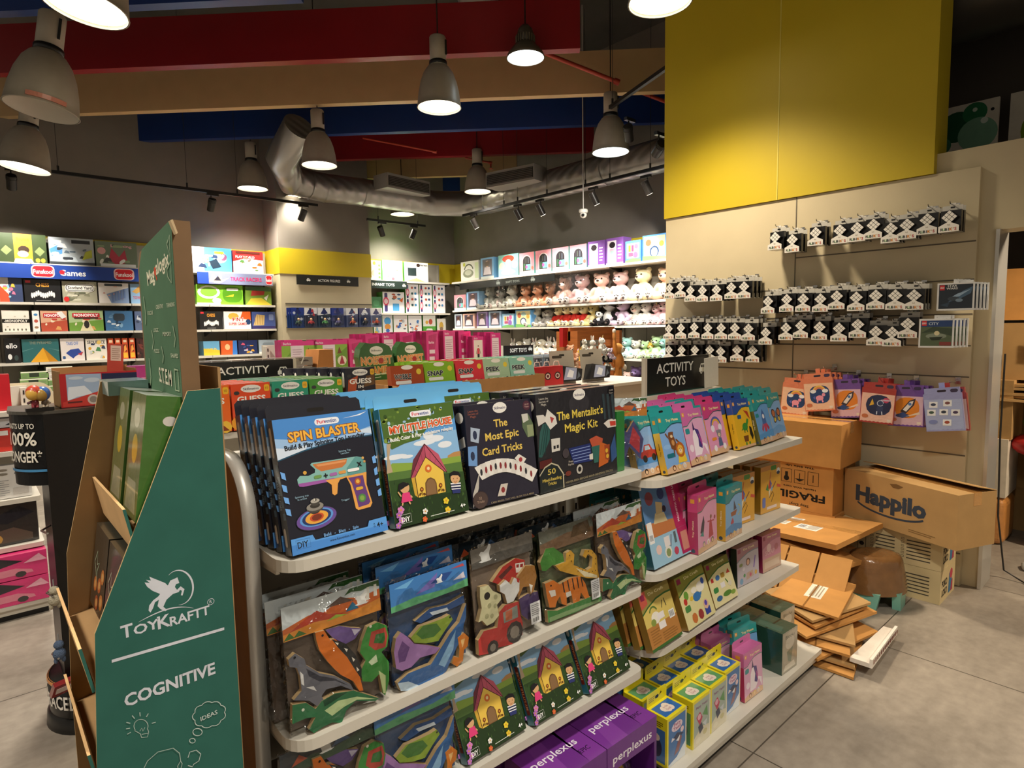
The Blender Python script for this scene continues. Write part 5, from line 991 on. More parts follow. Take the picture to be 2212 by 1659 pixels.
for i in range(3): rput(('activity_box', 'ship'), mk_act('ship', .15, .213, .04), 'teal activity box with a sailing ship on the second shelf, '+('front of its row' if i == 0 else ORD[i-1]+' behind the front one'), AB, 2.265-.01*i, 1.205+.06*i, Zs, .04, 4, 1, 'activity boxes on the second shelf')
def make_kite():
  w, h, d = .17, .215, .035
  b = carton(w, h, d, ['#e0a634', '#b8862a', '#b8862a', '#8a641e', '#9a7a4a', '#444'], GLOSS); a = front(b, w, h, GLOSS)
  a.poly([(0, .9), (1, .9), (1, 1), (0, 1)], '#c98a4a'); a.rnd(.5, .88, .78, .98, '#4a8a3c', .4); a.ell(.88, .84, .09, .07, '#eef0f2', 10); a.ell(.88, .8, .08, .04, '#2a3a5c', 10)
  for p, c in ((((.35, .5), (.45, .7), (.5, .5)), '#c23a34'), (((.45, .7), (.55, .6), (.5, .5)), '#3a5ab0'), (((.25, .5), (.35, .62), (.4, .45)), '#3a8a4a'), (((.4, .45), (.5, .5), (.42, .3)), '#e9e0c8'), (((.5, .5), (.62, .55), (.55, .42)), '#7ab0d8')): a.poly(list(p), c)
  a.line([(.45, .7), (.5, .85)], .02, '#c23a34'); a.line([(.6, .5), (.75, .62)], .04, '#8a5a3a'); a.line([(.42, .3), (.6, .42), (.66, .34), (.52, .2)], .018, '#2c2620'); a.rnd(.08, .12, .24, .34, '#6a7ac0', .3); a.rect(.3, .06, .8, .12, '#efd9d2'); a.poly([(.8, .5), (1, .46), (1, .52), (.82, .56)], '#d0503c')
  return b
for k, x in enumerate((2.455, 2.705)):
  for i in range(3): rput(('craft_kit', 'kite'), make_kite, ('orange craft kit box beside the sailing ship box, ', 'orange craft kit box at the end of the second shelf, ')[k]+('front of its row' if i == 0 else ORD[i-1]+' behind the front one'), 'craft kit', x-.008*i, 1.262+.045*i, Zs, .035, -4, 1, 'orange craft kits')
for i in range(6): rput(('activity_box', 'shipback'), mk_act('ship', .15, .205, .03), 'teal activity box in the back row of the second shelf, '+ORD[i]+' from its left end', AB, 1.80+.155*i, 1.475, Zs, .03, 0, 0, 'activity boxes on the second shelf')
# third shelf: craft sets in mustard card
def craft(w, h, bg, top_c, band, draw, side='#8a6a2c'):
  def fn():
    b = carton(w, h, .03, [bg, side, side, side, top_c, side], GLOSS); a = front(b, w, h, GLOSS)
    a.poly([(0, .62), (.2, .7), (.5, .78), (.8, .8), (1, .79), (1, 1), (0, 1)], band); a.poly([(0, .65), (.2, .73), (.5, .81), (.8, .83), (1, .82), (1, 1), (0, 1)], top_c); draw(a); a.rect(.05, .86, .17, .96, '#8a2a4a'); a.txt('Do Craft', .55, .92, .05, '#e9dca8', .5, .02)
    return b
  return fn
def dr_back(a):
  a.rect(0, 0, 1, .4, '#b87f42'); a.rect(0, 0, 1, .05, '#3f6a34'); a.ell(.35, .5, .14, .1, '#efe9d8'); a.ell(.25, .44, .08, .06, '#8a9a4a'); a.rect(.4, .44, .62, .55, '#ece6e4'); a.rect(.38, .28, .6, .4, '#ece6e4'); a.lines(.08, .1, .36, .36, 6, '#9a6a34'); a.barcode(.76, .36, .94, .5); a.lines(.42, .08, .9, .24, 4, '#9a6a34'); a.line([(.6, .6), (.66, .72)], .02, '#4a4a3a'); a.line([(.75, .6), (.72, .74)], .02, '#4a4a3a'); a.poly([(0, .72), (.22, .78), (.22, 1), (0, 1)], '#c25a4a'); a.arc(.32, .58, .12, 20, 160, .03, '#5a7a3a')
def dr_birds(a):
  a.cir(.22, .6, .08, '#6a9a3c', 8); a.ell(.55, .48, .14, .09, '#3a7ab8', 10); a.poly([(.66, .5), (.76, .56), (.7, .46)], '#3a7ab8'); a.ell(.74, .62, .14, .1, '#f0ece0'); a.cir(.15, .5, .06, '#c23a34', 8); a.cir(.85, .7, .06, '#3a5ab0', 8); a.rnd(.08, .3, .26, .42, '#4f8a4a', .3); a.cir(.3, .14, .09, '#c9743a', 8); a.cir(.52, .14, .09, '#9a3a3a', 8); a.rect(.68, .06, .86, .2, '#3a4aa0'); a.cir(.76, .26, .09, '#e3b8a0', 8); a.cir(.76, .28, .05, '#5a4ab0', 7); a.ell(.5, .62, .1, .06, '#ece8d8'); a.ell(.36, .5, .06, .04, '#e2c23c')
def dr_mix(a):
  a.rect(.1, .55, .2, .64, '#c23a3a'); a.ell(.38, .6, .09, .06, '#4a7ab8'); a.rnd(.52, .55, .68, .66, '#b08a3a', .3); a.poly([(.76, .6), (.86, .7), (.92, .58)], '#c0483a'); a.rnd(.1, .3, .3, .42, '#3f8a4a', .4); a.rect(.42, .34, .6, .46, '#ece8e8'); a.line([(.66, .5), (.8, .3)], .03, '#4f7a3a'); a.ell(.8, .36, .08, .06, '#e0d8c0'); a.ell(.6, .18, .18, .06, '#5a8a3a'); a.ell(.25, .16, .12, .06, '#3a6a9a'); a.ell(.84, .14, .1, .05, '#8aa84a')
def dr_hair(a):
  a.poly([(0, .0), (1, 0), (1, .75), (0, .62)], '#b9b0bc'); a.ell(.5, .56, .1, .1, '#5a2e34'); a.ell(.5, .55, .065, .075, '#d8a890'); a.rnd(.1, .5, .25, .58, '#7a8a4a', .4); a.ell(.3, .42, .06, .05, '#d0c8d0'); a.line([(.76, .35), (.84, .65)], .05, '#7a5ab0'); a.cir(.32, .24, .05, '#3f8a4a', 7); a.poly([(.4, .1), (.75, .14), (.7, .3), (.42, .28)], '#b89a8a'); a.cir(.85, .2, .06, '#d9a83a', 8); a.cir(.18, .12, .08, '#6a9ac0', 8); a.cir(.6, .2, .05, '#c04a6a', 8)
def dr_soap(a): a.rect(0, 0, 1, .35, '#c2a08a'); a.txt('SOAP', .4, .5, .12, '#e0b0b8', .5, .02); a.cir(.35, .62, .12, '#e6c0c4', 9); a.rect(.1, .08, .9, .26, '#d2b8a2'); a.cir(.75, .58, .1, '#b86a7a', 9)
A3 = (('back', 1.785, 1.19, 2, 20, .19, .2, '#d9c26a', '#9a8a4a', '#3f6a34', dr_back, 'mustard craft set showing its back with a barcode'), ('birds', 2.02, 1.195, 3, 20, .21, .19, '#e3d9a0', '#8a8a3c', '#3f6a34', dr_birds, 'mustard craft set with a blue bird picture on the third shelf'), ('mix', 2.24, 1.215, 1, 19, .185, .172, '#e6dca8', '#7d7a3c', '#3f6a34', dr_mix, 'mustard craft set with scattered crafts beside the blue bird set'))
for nm, x, y, rz, ln, w, h, bg, tc, bd, fn, lab in A3:
  for i in range(4): rput(('craft_set', nm), craft(w, h, bg, tc, bd, fn), lab+('' if i == 0 else ', '+ORD[i-1]+' one back'), 'craft set', x-.013*i, y+.044*i, .464, .03, rz, ln-2*i, 'mustard craft sets')
for nm, x, w, h, bg, tc, bd, fn, lab in (('hair', 2.495, .175, .17, '#b9b0bc', '#9a6a78', '#6a7a8a', dr_hair, 'mauve hair craft set upright on the third shelf'), ('soap', 2.72, .165, .17, '#c9849a', '#b0647c', '#a86a82', dr_soap, 'pink soap craft set at the end of the third shelf')):
  for i in range(3): rput(('craft_set', nm), craft(w, h, bg, tc, bd, fn, '#8a2a4a' if nm == 'soap' else '#2f3a2c'), lab+('' if i == 0 else ', '+ORD[i-1]+' one back'), 'craft set', x-.008*i, 1.255+.045*i, .464, .03, -3, 3, 'upright craft sets')
# base deck: yellow doll boxes
def make_yellow(alt):
  def fn():
    w, h, d = .118, .178, .085
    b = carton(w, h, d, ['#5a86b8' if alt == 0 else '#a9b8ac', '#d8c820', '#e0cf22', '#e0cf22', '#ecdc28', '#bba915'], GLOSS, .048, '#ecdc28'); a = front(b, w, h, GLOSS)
    a.rect(0, 0, .07, 1, '#ecdc28'); a.rect(.94, 0, 1, 1, '#e6e0c8'); a.rect(.07, .94, .94, 1, '#ecdc28')
    rn = random.Random(alt)
    if alt == 0:
      a.rect(.07, 0, .94, .94, '#3f76b4'); a.poly([(.07, .05), (.5, .1), (.94, .3), (.94, 0), (.07, 0)], '#dfe7ee'); a.ell(.5, .74, .28, .1, '#e6d2e0'); a.txt('Fairy\nTwirl', .5, .75, .06, '#a83a72', .36, .02); a.poly([(.2, .5), (.5, .6), (.85, .5), (.55, .46)], '#26355c'); a.poly([(.25, .56), (.4, .5), (.2, .48)], '#e9e4ec'); a.poly([(.35, .16), (.62, .5), (.76, .46), (.6, .2)], '#8a5a62'); a.poly([(.45, .44), (.6, .4), (.66, .52)], '#e9ecef'); a.cir(.76, .6, .09, '#ecd2d8', 9)
    else:
      a.poly([(.07, 0), (.94, 0), (.94, .3), (.5, .36), (.07, .2)], '#ddd6bc'); a.txt('Fairy Twirl', .5, .82, .05, '#8a4a7c', .62, .02); a.poly([(.2, .62), (.4, .7), (.55, .55), (.4, .4)], '#c23a5c'); a.cir(.36, .6, .1, '#e8b0c0', 8); a.poly([(.3, .4), (.5, .45), (.6, .3), (.4, .22)], '#3a4258'); a.poly([(.55, .6), (.8, .75), (.85, .5)], '#5f9a5a'); a.poly([(.55, .42), (.8, .45), (.75, .3)], '#cfd6da'); a.ell(.7, .2, .12, .06, '#c9c08a'); a.ell(.3, .12, .14, .06, '#e6e0c8')
    t = top(b, w, h, d, GLOSS); t.rect(.08, .14, .92, .86, '#2f6cb8' if alt == 0 else '#5fa06a')
    for cx, cy, r in ((.4, .5, .14), (.55, .6, .14), (.6, .42, .13), (.47, .4, .12)): t.cir(cx, cy, r, '#efe0d6', 10); t.k -= 1
    t.k += 1; t.txt('In the\nCloud', .5, .5, .12, '#a83a62', .2)
    l = left(b, w, h, d, GLOSS); l.rect(.1, .06, .9, .74, '#3f6aa0' if alt == 0 else '#5a8a62'); l.ell(.5, .35, .25, .2, '#33304a'); l.cir(.5, .55, .16, '#d9c0b0', 9); l.lines(.15, .78, .8, .9, 3, '#6a5c14')
    q = Art(b, (-w/2, d-.0015, h), (1, 0, 0), (0, 0, 1), w, .048, GLOSS); q.lines(.1, .3, .4, .7, 3, '#8a7a14'); q.poly([(.55, .4), (.75, .55), (.7, .7), (.62, .5)], '#1c1a14')
    return b
  return fn
g = [(1.738, 1.122, 0, 'the front corner'), (1.885, 1.115, 1, 'front row, second from the purple boxes'), (2.010, 1.118, 1, 'front row, third from the purple boxes'), (2.138, 1.132, 0, 'front row, at the pink unicorn box'),
  (1.760, 1.240, 1, 'second row, next to the purple boxes'), (1.885, 1.236, 0, 'second row, second from the purple boxes'), (2.010, 1.240, 0, 'second row, third from the purple boxes'), (2.135, 1.246, 0, 'second row, fourth from the purple boxes')]
for x, y, alt, lab in g: rput(('doll_box', str(alt)), make_yellow(alt), 'yellow fairy doll box with a hang tab, '+lab, 'doll box', x, y, .09, 0, 0, 0, 'yellow doll boxes')
for i in range(4):
  for j in range(2): rput(('doll_box', '0'), make_yellow(0), 'yellow fairy doll box in the shaded '+('third', 'last')[j]+' row, '+ORD[i]+' from the purple boxes', 'doll box', 1.752+.127*i, 1.355+.1*j, .09, 0, 0, 0, 'yellow doll boxes')
rput(('activity_box', 'unib'), mk_act('unicorn', .142, .198, .05), 'pink unicorn activity box upright on the base beside the yellow doll boxes', AB, 2.287, 1.118, .09, .05, -2, 3)
for i in range(3): rput(('activity_box', 'unib'), mk_act('unicorn', .142, .198, .05), 'pink unicorn activity box on the base, '+ORD[i]+' behind the front one', AB, 2.262-.004*i, 1.255+.056*i, .09, .05, -2, 0)
rput(('activity_box', 'tealb'), mk_act('rocket', .15, .215, .03), 'teal activity box leaning behind the pink unicorn box on the base', AB, 2.40, 1.195, .09, .03, -10, 8)
rput(('activity_box', 'tealb'), mk_act('rocket', .15, .215, .03), 'second teal activity box leaning behind the pink unicorn box on the base', AB, 2.395, 1.24, .09, .03, -10, 6)
def make_green():
  w, h, d = .13, .186, .15
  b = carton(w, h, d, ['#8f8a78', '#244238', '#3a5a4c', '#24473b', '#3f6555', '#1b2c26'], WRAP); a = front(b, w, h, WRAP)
  a.rect(.04, .04, .96, .96, '#a39a86'); a.poly([(.3, .5), (.7, .55), (.6, .2), (.4, .25)], '#6a7a68'); a.ell(.5, .7, .3, .16, '#c8c0ae'); a.poly([(.1, .06), (.9, .06), (.8, .2), (.2, .18)], '#d0c8b6'); a.txt('Blocks', .5, .86, .08, '#3a4a40', .6)
  l = left(b, w, h, d, WRAP); l.lines(.2, .3, .34, .7, 3, '#5a7a6c'); t = top(b, w, h, d, WRAP); t.rect(.0, .47, 1, .53, '#20382f'); t.poly([(.1, .1), (.5, .2), (.4, .9), (.1, .8)], '#567a6a'); return b
for x, y, lab in ((2.58, 1.105, 'dark green shrink wrapped block set at the front of the base deck end'), (2.60, 1.262, 'dark green block set behind the front one'), (2.77, 1.20, 'dark green block set at the base end beside the cartons'), (2.765, 1.36, 'dark green block set in the back corner of the base')): rput(('block_set', 'g'), make_green, lab, 'block set', x, y, .09, 0, -3, 0, 'green block sets')
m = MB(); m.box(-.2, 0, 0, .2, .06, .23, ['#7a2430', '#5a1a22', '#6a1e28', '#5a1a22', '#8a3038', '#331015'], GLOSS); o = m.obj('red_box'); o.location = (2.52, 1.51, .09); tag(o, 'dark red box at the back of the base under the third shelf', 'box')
# ================================================================= slatted board: hanging packs
def cube_pack():
  w, h, d = .100, .135, .058      # hangs from its tab at the top, front on y = 0
  b = MB()
  b.box(-w/2, d-.002, -.012, w/2, d, .018, ['#d2cfc6']*6, GLOSS)                      # white hang card at the back
  b.box(-.014, d-.0025, .02, .014, d, .032, '#e9e6de', GLOSS)
  q = Art(b, (-w/2, d-.002, -.02), (1, 0, 0), (0, 0, 1), w, .04, GLOSS, 2e-4); q.rnd(.38, .55, .62, .8, '#1b1a18', .5)
  # black card wedge and lower tray
  b.prism([(-w/2, -.012), (w/2, -.012), (w/2, -h), (-w/2, -h)], .030, d, '#141416', GLOSS)
  b.box(-w/2+.003, .002, -h, w/2-.003, .030, -h+.004, '#c9c8c4', GLOSS)
  return b
def cube_parts():
  # the cube, one corner up, white stickers to the front; the white house-shaped label in front
  w, h = .100, .135; s = .029; c = MB(); a = Art.step
  z0 = -.052; P = [(0, z0-s*1.414), (s*1.414, z0), (0, z0+s*1.414), (-s*1.414, z0)]
  c.prism(P, .004, .050, '#101012', PLASTIC)
  r = math.radians(45); ca, sa = math.cos(r), math.sin(r)
  for i in range(3):
    for j in range(3):
      q = []
      for dx, dz in ((-.0082, -.0082), (.0082, -.0082), (.0082, .0082), (-.0082, .0082)):
        X, Z = (i-1)*.0187+dx, (j-1)*.0187+dz; q.append((X*ca-Z*sa, .0036, z0+X*sa+Z*ca))
      c.add(q, [(0, 1, 2, 3)], '#f2f0ea', PLASTIC)
  l = MB(); l.prism([(-w/2, -h), (w/2, -h), (w/2, -.102), (.012, -.083), (-.012, -.083), (-w/2, -.102)], 0, .0015, '#f0eee8', GLOSS)
  f = Art(l, (-w/2, 0, -h), (1, 0, 0), (0, 0, 1), w, .05, GLOSS, 2e-4)
  for i, (ch, cc) in enumerate(zip("RUBIK'S", ('#2a2a2c', '#3f8a3a', '#33353a', '#2a2a2c', '#d98a2a', '#c9a23a', '#b8322c'))): f.txt(ch, .16+.113*i, .3, .3, cc, None, .03)
  f.txt('3x3', .5, .8, .13, '#6a5a3a', None, .01)
  return [('puzzle_cube', c.mesh('puzzle_cube')), ('front_label', l.mesh('front_label'))]
def mk_cube(): return cube_pack().mesh('cube_pack'), cube_parts()
def peg(x, y, z, L, label, rz=0):
  m = MB(); m.tube([(0, 0, 0), (-L, 0, .0), (-L-.01, 0, .012)], .0028, '#fff', CHROME, 6); m.box(-.004, -.014, -.02, .0, .014, .02, '#fff', CHROME)
  o = m.obj('peg_hook'); o.location = (x, y, z); o.rotation_euler.z = rz; return tag(o, label, 'hook', 'chrome peg hooks')
BOARD = 4.383
def hang(px, py, depth):                # pixel of the cube's middle -> position of the pack on its hook
  return at_x(px, py, BOARD-depth)
def zz(l): return [(1400+x/2.962, 400+y/2.962) for x, y in l]
CUBES = (('top row of the right bay', zz([(810, 335), (920, 350), (1070, 305), (1225, 290), (1335, 275), (1440, 255), (1550, 280), (1655, 255), (1785, 222), (1925, 205)]), .17, 2, 'from the seam'),
    ('second row of the right bay', zz([(765, 745), (885, 732), (990, 730), (1100, 730), (1205, 712), (1330, 720), (1455, 708), (1580, 708), (1700, 708)]), .2, 3, 'from the seam'),
    ('third row of the right bay', zz([(750, 945), (880, 915), (975, 900), (1095, 910), (1220, 918), (1340, 893), (1455, 940), (1560, 945), (1660, 890)]), .18, 2, 'from the seam'),
    ('top row of the left bay', zz([(135, 660), (205, 650), (268, 675), (345, 675), (435, 670), (530, 655), (612, 650)]), .2, 3, 'from the partition edge'),
    ('second row of the left bay', zz([(130, 920), (208, 915), (293, 910), (380, 915), (465, 915), (553, 915), (640, 920)]), .2, 3, 'from the partition edge'),
    ('third row of the left bay', zz([(130, 1055), (212, 1055), (297, 1055), (392, 1055), (462, 1065), (567, 1055), (667, 1060)]), .18, 2, 'from the partition edge'))
for row, pts, dep, n, ref in CUBES:
  for i, (x, y) in enumerate(pts):
    p = hang(x, y, dep); z = p.z+.052
    peg(BOARD-.004, p.y, z+.026, dep-.02, 'chrome hook, '+ORD[i]+' '+ref+', '+row)
    for k in range(n):
      o = put(('cube_pack', 'c'), mk_cube, 'puzzle cube pack, '+ORD[i]+' '+ref+', '+row+('' if k == 0 else ', '+('right behind', 'last behind')[k-1]), 'puzzle cube pack', (p.x+.060*k, p.y, z+.002*k), -90+((i*37) % 9-4), 0, 'puzzle cube packs on the slatted board')
# poly bags with white edges
def polybag(kind):
  def fn():
    w, h = (.17, .152) if kind == 'space' else (.165, .165); b = MB(); b.prism([(-w/2, 0), (w/2, 0), (w/2, h), (-w/2, h)], 0, .008, '#e9ebec', GLOSS); a = front(b, w, h, GLOSS)
    if kind == 'space':
      a.rect(.05, .06, .95, .94, '#1c2836'); a.poly([(.3, .3), (.7, .7), (.95, .85), (.9, .6), (.6, .4)], '#4a6886'); a.poly([(.35, .45), (.55, .6), (.9, .75), (.6, .5)], '#9ab6d2'); a.ell(.45, .42, .16, .08, '#3a4652'); a.ell(.6, .36, .1, .06, '#7a92a8'); a.poly([(.1, .2), (.35, .3), (.3, .12)], '#2f4358'); a.rect(.07, .74, .2, .92, '#d0252c'); a.txt('LEGO', .135, .83, .06, '#fff', .11, .02); a.txt('STAR\nWARS', .4, .84, .07, '#eef0f0', .3, .02)
    else:
      a.rect(.05, .06, .95, .94, '#57664a'); a.rect(.05, .72, .95, .94, '#24427a'); a.poly([(.05, .5), (.4, .72), (.95, .66), (.95, .4), (.5, .55)], '#3a4a36'); a.ell(.5, .4, .3, .1, '#8a9684'); a.poly([(.3, .36), (.7, .38), (.6, .26), (.38, .25)], '#26301f'); a.cir(.52, .5, .08, '#e2d8b0', 9); a.rect(.6, .08, .93, .2, '#8a3a34'); a.rect(.08, .76, .22, .93, '#d0252c'); a.txt('LEGO', .15, .845, .06, '#fff', .12, .02); a.txt('CITY', .42, .83, .09, '#cfe0ee', .28, .02)
    b.box(-.012, .006, h, .012, .008, h+.02, '#e9ebec', GLOSS)
    return b
  return fn
for kind, (px, py), dep, n, lab in (('space', (2064, 640), .26, 5, 'white edged brick set bag with a dark space ship picture'), ('city', (2022, 722), .26, 5, 'white edged brick set bag with a green boat picture')):
  p = at_x(px, py, BOARD-dep); peg(BOARD-.004, p.y, p.z+.085, dep-.02, 'chrome hook of the '+('space ship' if kind == 'space' else 'green boat')+' bags')
  for k in range(n): put(('brick_set_bag', kind), polybag(kind), lab+(', front of its hook' if k == 0 else ', '+ORD[k-1]+' behind the front one'), 'toy bag', (p.x+.042*k, p.y-.008*k, p.z-.078), -90+8-2*k, 0, 'brick set bags')
# craft bags on the lower row
def craftbag(kind):
  def fn():
    w, h = .185, .25; bg, hd = {'uni': ('#ecc3a4', '#d9805c'), 'rock': ('#dcb8c8', '#6f4a9a'), 'astro': ('#ecbfae', '#a83a36'), 'cards': ('#a9b4dc', '#9a9fd0')}[kind]
    b = MB(); b.prism([(-w/2, 0), (w/2, 0), (w/2, h*.86), (w*.46, h*.88), (w*.46, h), (-w*.46, h), (-w*.46, h*.88), (-w/2, h*.86)], 0, .028, hd, WRAP); a = front(b, w, h, WRAP)
    a.poly([(.02, .03)]+[(.02+.96*k/16, .03+(.015 if k % 2 else 0)) for k in range(17)]+[(.98, .72), (.02, .74)], bg); a.rnd(.38, .9, .62, .95, '#2a2030', .5); a.rnd(.72, .88, .92, .96, '#3a3050', .5)
    if kind == 'uni':
      a.rnd(.2, .2, .86, .66, '#1f3f74', .35); a.arc(.52, .5, .2, 0, 180, .06, '#e9b84c'); a.arc(.52, .5, .14, 0, 180, .05, '#e58a5a'); a.ell(.32, .52, .1, .05, '#e9eef4'); a.ell(.72, .52, .1, .05, '#e9eef4'); a.ell(.52, .34, .13, .07, '#e89ab4'); a.cir(.66, .42, .06, '#e89ab4', 9); a.line([(.44, .3), (.44, .22)], .05, '#e89ab4'); a.line([(.6, .3), (.62, .22)], .05, '#e89ab4'); a.poly([(.38, .4), (.3, .36), (.36, .3)], '#5a6ac0')
    elif kind == 'rock':
      a.rnd(.2, .2, .88, .7, '#e5892a', .4); a.poly([(.35, .36), (.6, .62), (.78, .68), (.74, .52), (.5, .3)], '#3a3440'); a.poly([(.42, .4), (.62, .6), (.72, .62), (.68, .52), (.52, .36)], '#ece6e0'); a.cir(.62, .54, .05, '#4a7ac0', 8); a.ell(.42, .26, .2, .05, '#24396e'); a.ell(.42, .27, .1, .07, '#2c4a8a'); a.poly([(.5, .24), (.9, .3), (.88, .36)], '#f0d8c0')
    elif kind == 'astro':
      a.rnd(.16, .2, .9, .7, '#1c2a52', .45); a.cir(.74, .58, .09, '#c23a62', 9); a.ell(.74, .58, .16, .02, '#c9b0c8'); a.ell(.58, .36, .1, .09, '#2a3a66'); a.cir(.58, .5, .08, '#2a3a66', 9); a.arc(.58, .5, .09, 0, 330, .02, '#c9d4e8'); a.line([(.5, .3), (.5, .22)], .03, '#c9d4e8'); a.line([(.64, .3), (.66, .22)], .03, '#c9d4e8'); a.poly([(.26, .42), (.34, .6), (.4, .46)], '#e2b23a')
    else:
      for i, (x, y) in enumerate(((.25, .62), (.62, .64), (.18, .44), (.5, .44), (.8, .42), (.56, .2))): a.poly([(x-.12, y-.07), (x+.1, y-.08), (x+.12, y+.06), (x-.1, y+.07)], '#eef0f4'); a.ell(x, y, .07, .035, ('#33405c', '#7a4a4a', '#3f5a4a', '#2f3a4c', '#4a3a5c', '#a84a34')[i], 9)
      a.ell(.2, .22, .12, .05, '#7f8cc4')
    if kind != 'cards': a.ell(.16, .16, .1, .05, '#c9744a'); a.rect(.82, .06, .93, .12, '#e8d8c8')
    b.box(-.014, .02, h, .014, .026, h+.03, hd, WRAP)
    return b
  return fn
for i, (kind, (px, py), n, tl) in enumerate((('uni', (1715, 858), 2, 3), ('uni', (1773, 848), 3, -8), ('rock', (1830, 862), 3, -6), ('astro', (1893, 872), 3, 2), ('rock', (1957, 878), 3, -2), ('cards', (2045, 886), 2, -8))):
  p = at_x(px, py, BOARD-.19-.035*(i % 2)); peg(BOARD-.004, p.y, p.z+.155, .18, 'chrome hook of the craft bags, '+ORD[i]+' from the cartons')
  for k in range(n):
    kk = ('astro' if kind == 'cards' else kind) if k else kind
    o = put(('craft_bag', kk), craftbag(kk), 'craft bag with '+{'uni': 'a pink unicorn and rainbow', 'rock': 'an orange rocket picture', 'astro': 'an astronaut on dark blue', 'cards': 'small picture cards on pale blue'}[kk]+', '+ORD[i]+' hook from the cartons'+('' if k == 0 else ', '+('right behind', 'last behind')[k-1]), 'craft bag', (p.x+.05*k, p.y-.012*k, p.z-.125-.004*k), -90+4-3*k, 5, 'hanging craft bags'); o.rotation_euler.y = math.radians(tl)
# ================================================================= board games on the left wall
def gbox(w, h, d, bg, draw=None, side=None, m=GLOSS):
  sd = side or bg
  b = MB(); b.box(-w/2, 0, 0, w/2, d, h, [bg, sd, sd, sd, sd, sd], m)
  if draw: a = Art(b, (-w/2, 0, 0), (1, 0, 0), (0, 0, 1), w, h, m, 3e-4); draw(a)
  return b
def splash(a, seed, cs, n=9, lo=.04, hi=.14):
  r = random.Random(seed)
  for k in range(n):
    x, y = r.uniform(.12, .88), r.uniform(.12, .85); s = r.uniform(lo, hi)
    if k % 3 == 0: a.ell(x, y, s, s*.7, cs[k % len(cs)], 9, r.uniform(0, 90))
    elif k % 3 == 1: a.poly([(x-s, y-s*.5), (x+s, y-s*.8), (x+s*.6, y+s*.6), (x-s*.3, y+s*.9)], cs[k % len(cs)])
    else: a.rnd(max(.02, x-s), max(.02, y-s*.4), min(.98, x+s), min(.98, y+s*.4), cs[k % len(cs)], .4)
def T(t, x, y, s, c, w, out=None): return lambda a: a.txt(t, x, y, s, c, w, .025, 0, out, .05)
def seq(*fs):
  def f(a):
    for g in fs: g(a)
  return f
def sp(seed, cs, n=9, lo=.04, hi=.14): return lambda a: splash(a, seed, cs, n, lo, hi)
def R(x0, y0, x1, y1, c): return lambda a: a.rect(x0, y0, x1, y1, c)
def PO(P, c): return lambda a: a.poly(P, c)
def EL(*q): return lambda a: a.ell(*q)
def RN(*q): return lambda a: a.rnd(*q)
chess = seq(T('CHESS', .5, .78, .16, '#f0a63a', .36), R(.04, .86, .18, .96, '#d8303a'), *[EL(.2+.06*k, .42-.2*abs(math.cos(k*.55))*.6, .032, .13, '#eceae4', 8) for k in range(11)], R(.3, .06, .7, .09, '#8a8a8a'))
mono = lambda t, bar, bg2: seq(PO([(0, 0), (1, 0), (1, .55), (0, .4)], bg2), sp(11, ['#e9dcc0', '#d8a060', '#c23a3a'], 6, .05, .12), RN(.1, .66, .9, .88, bar, .2), T(t, .5, .77, .13, '#fff', .7))
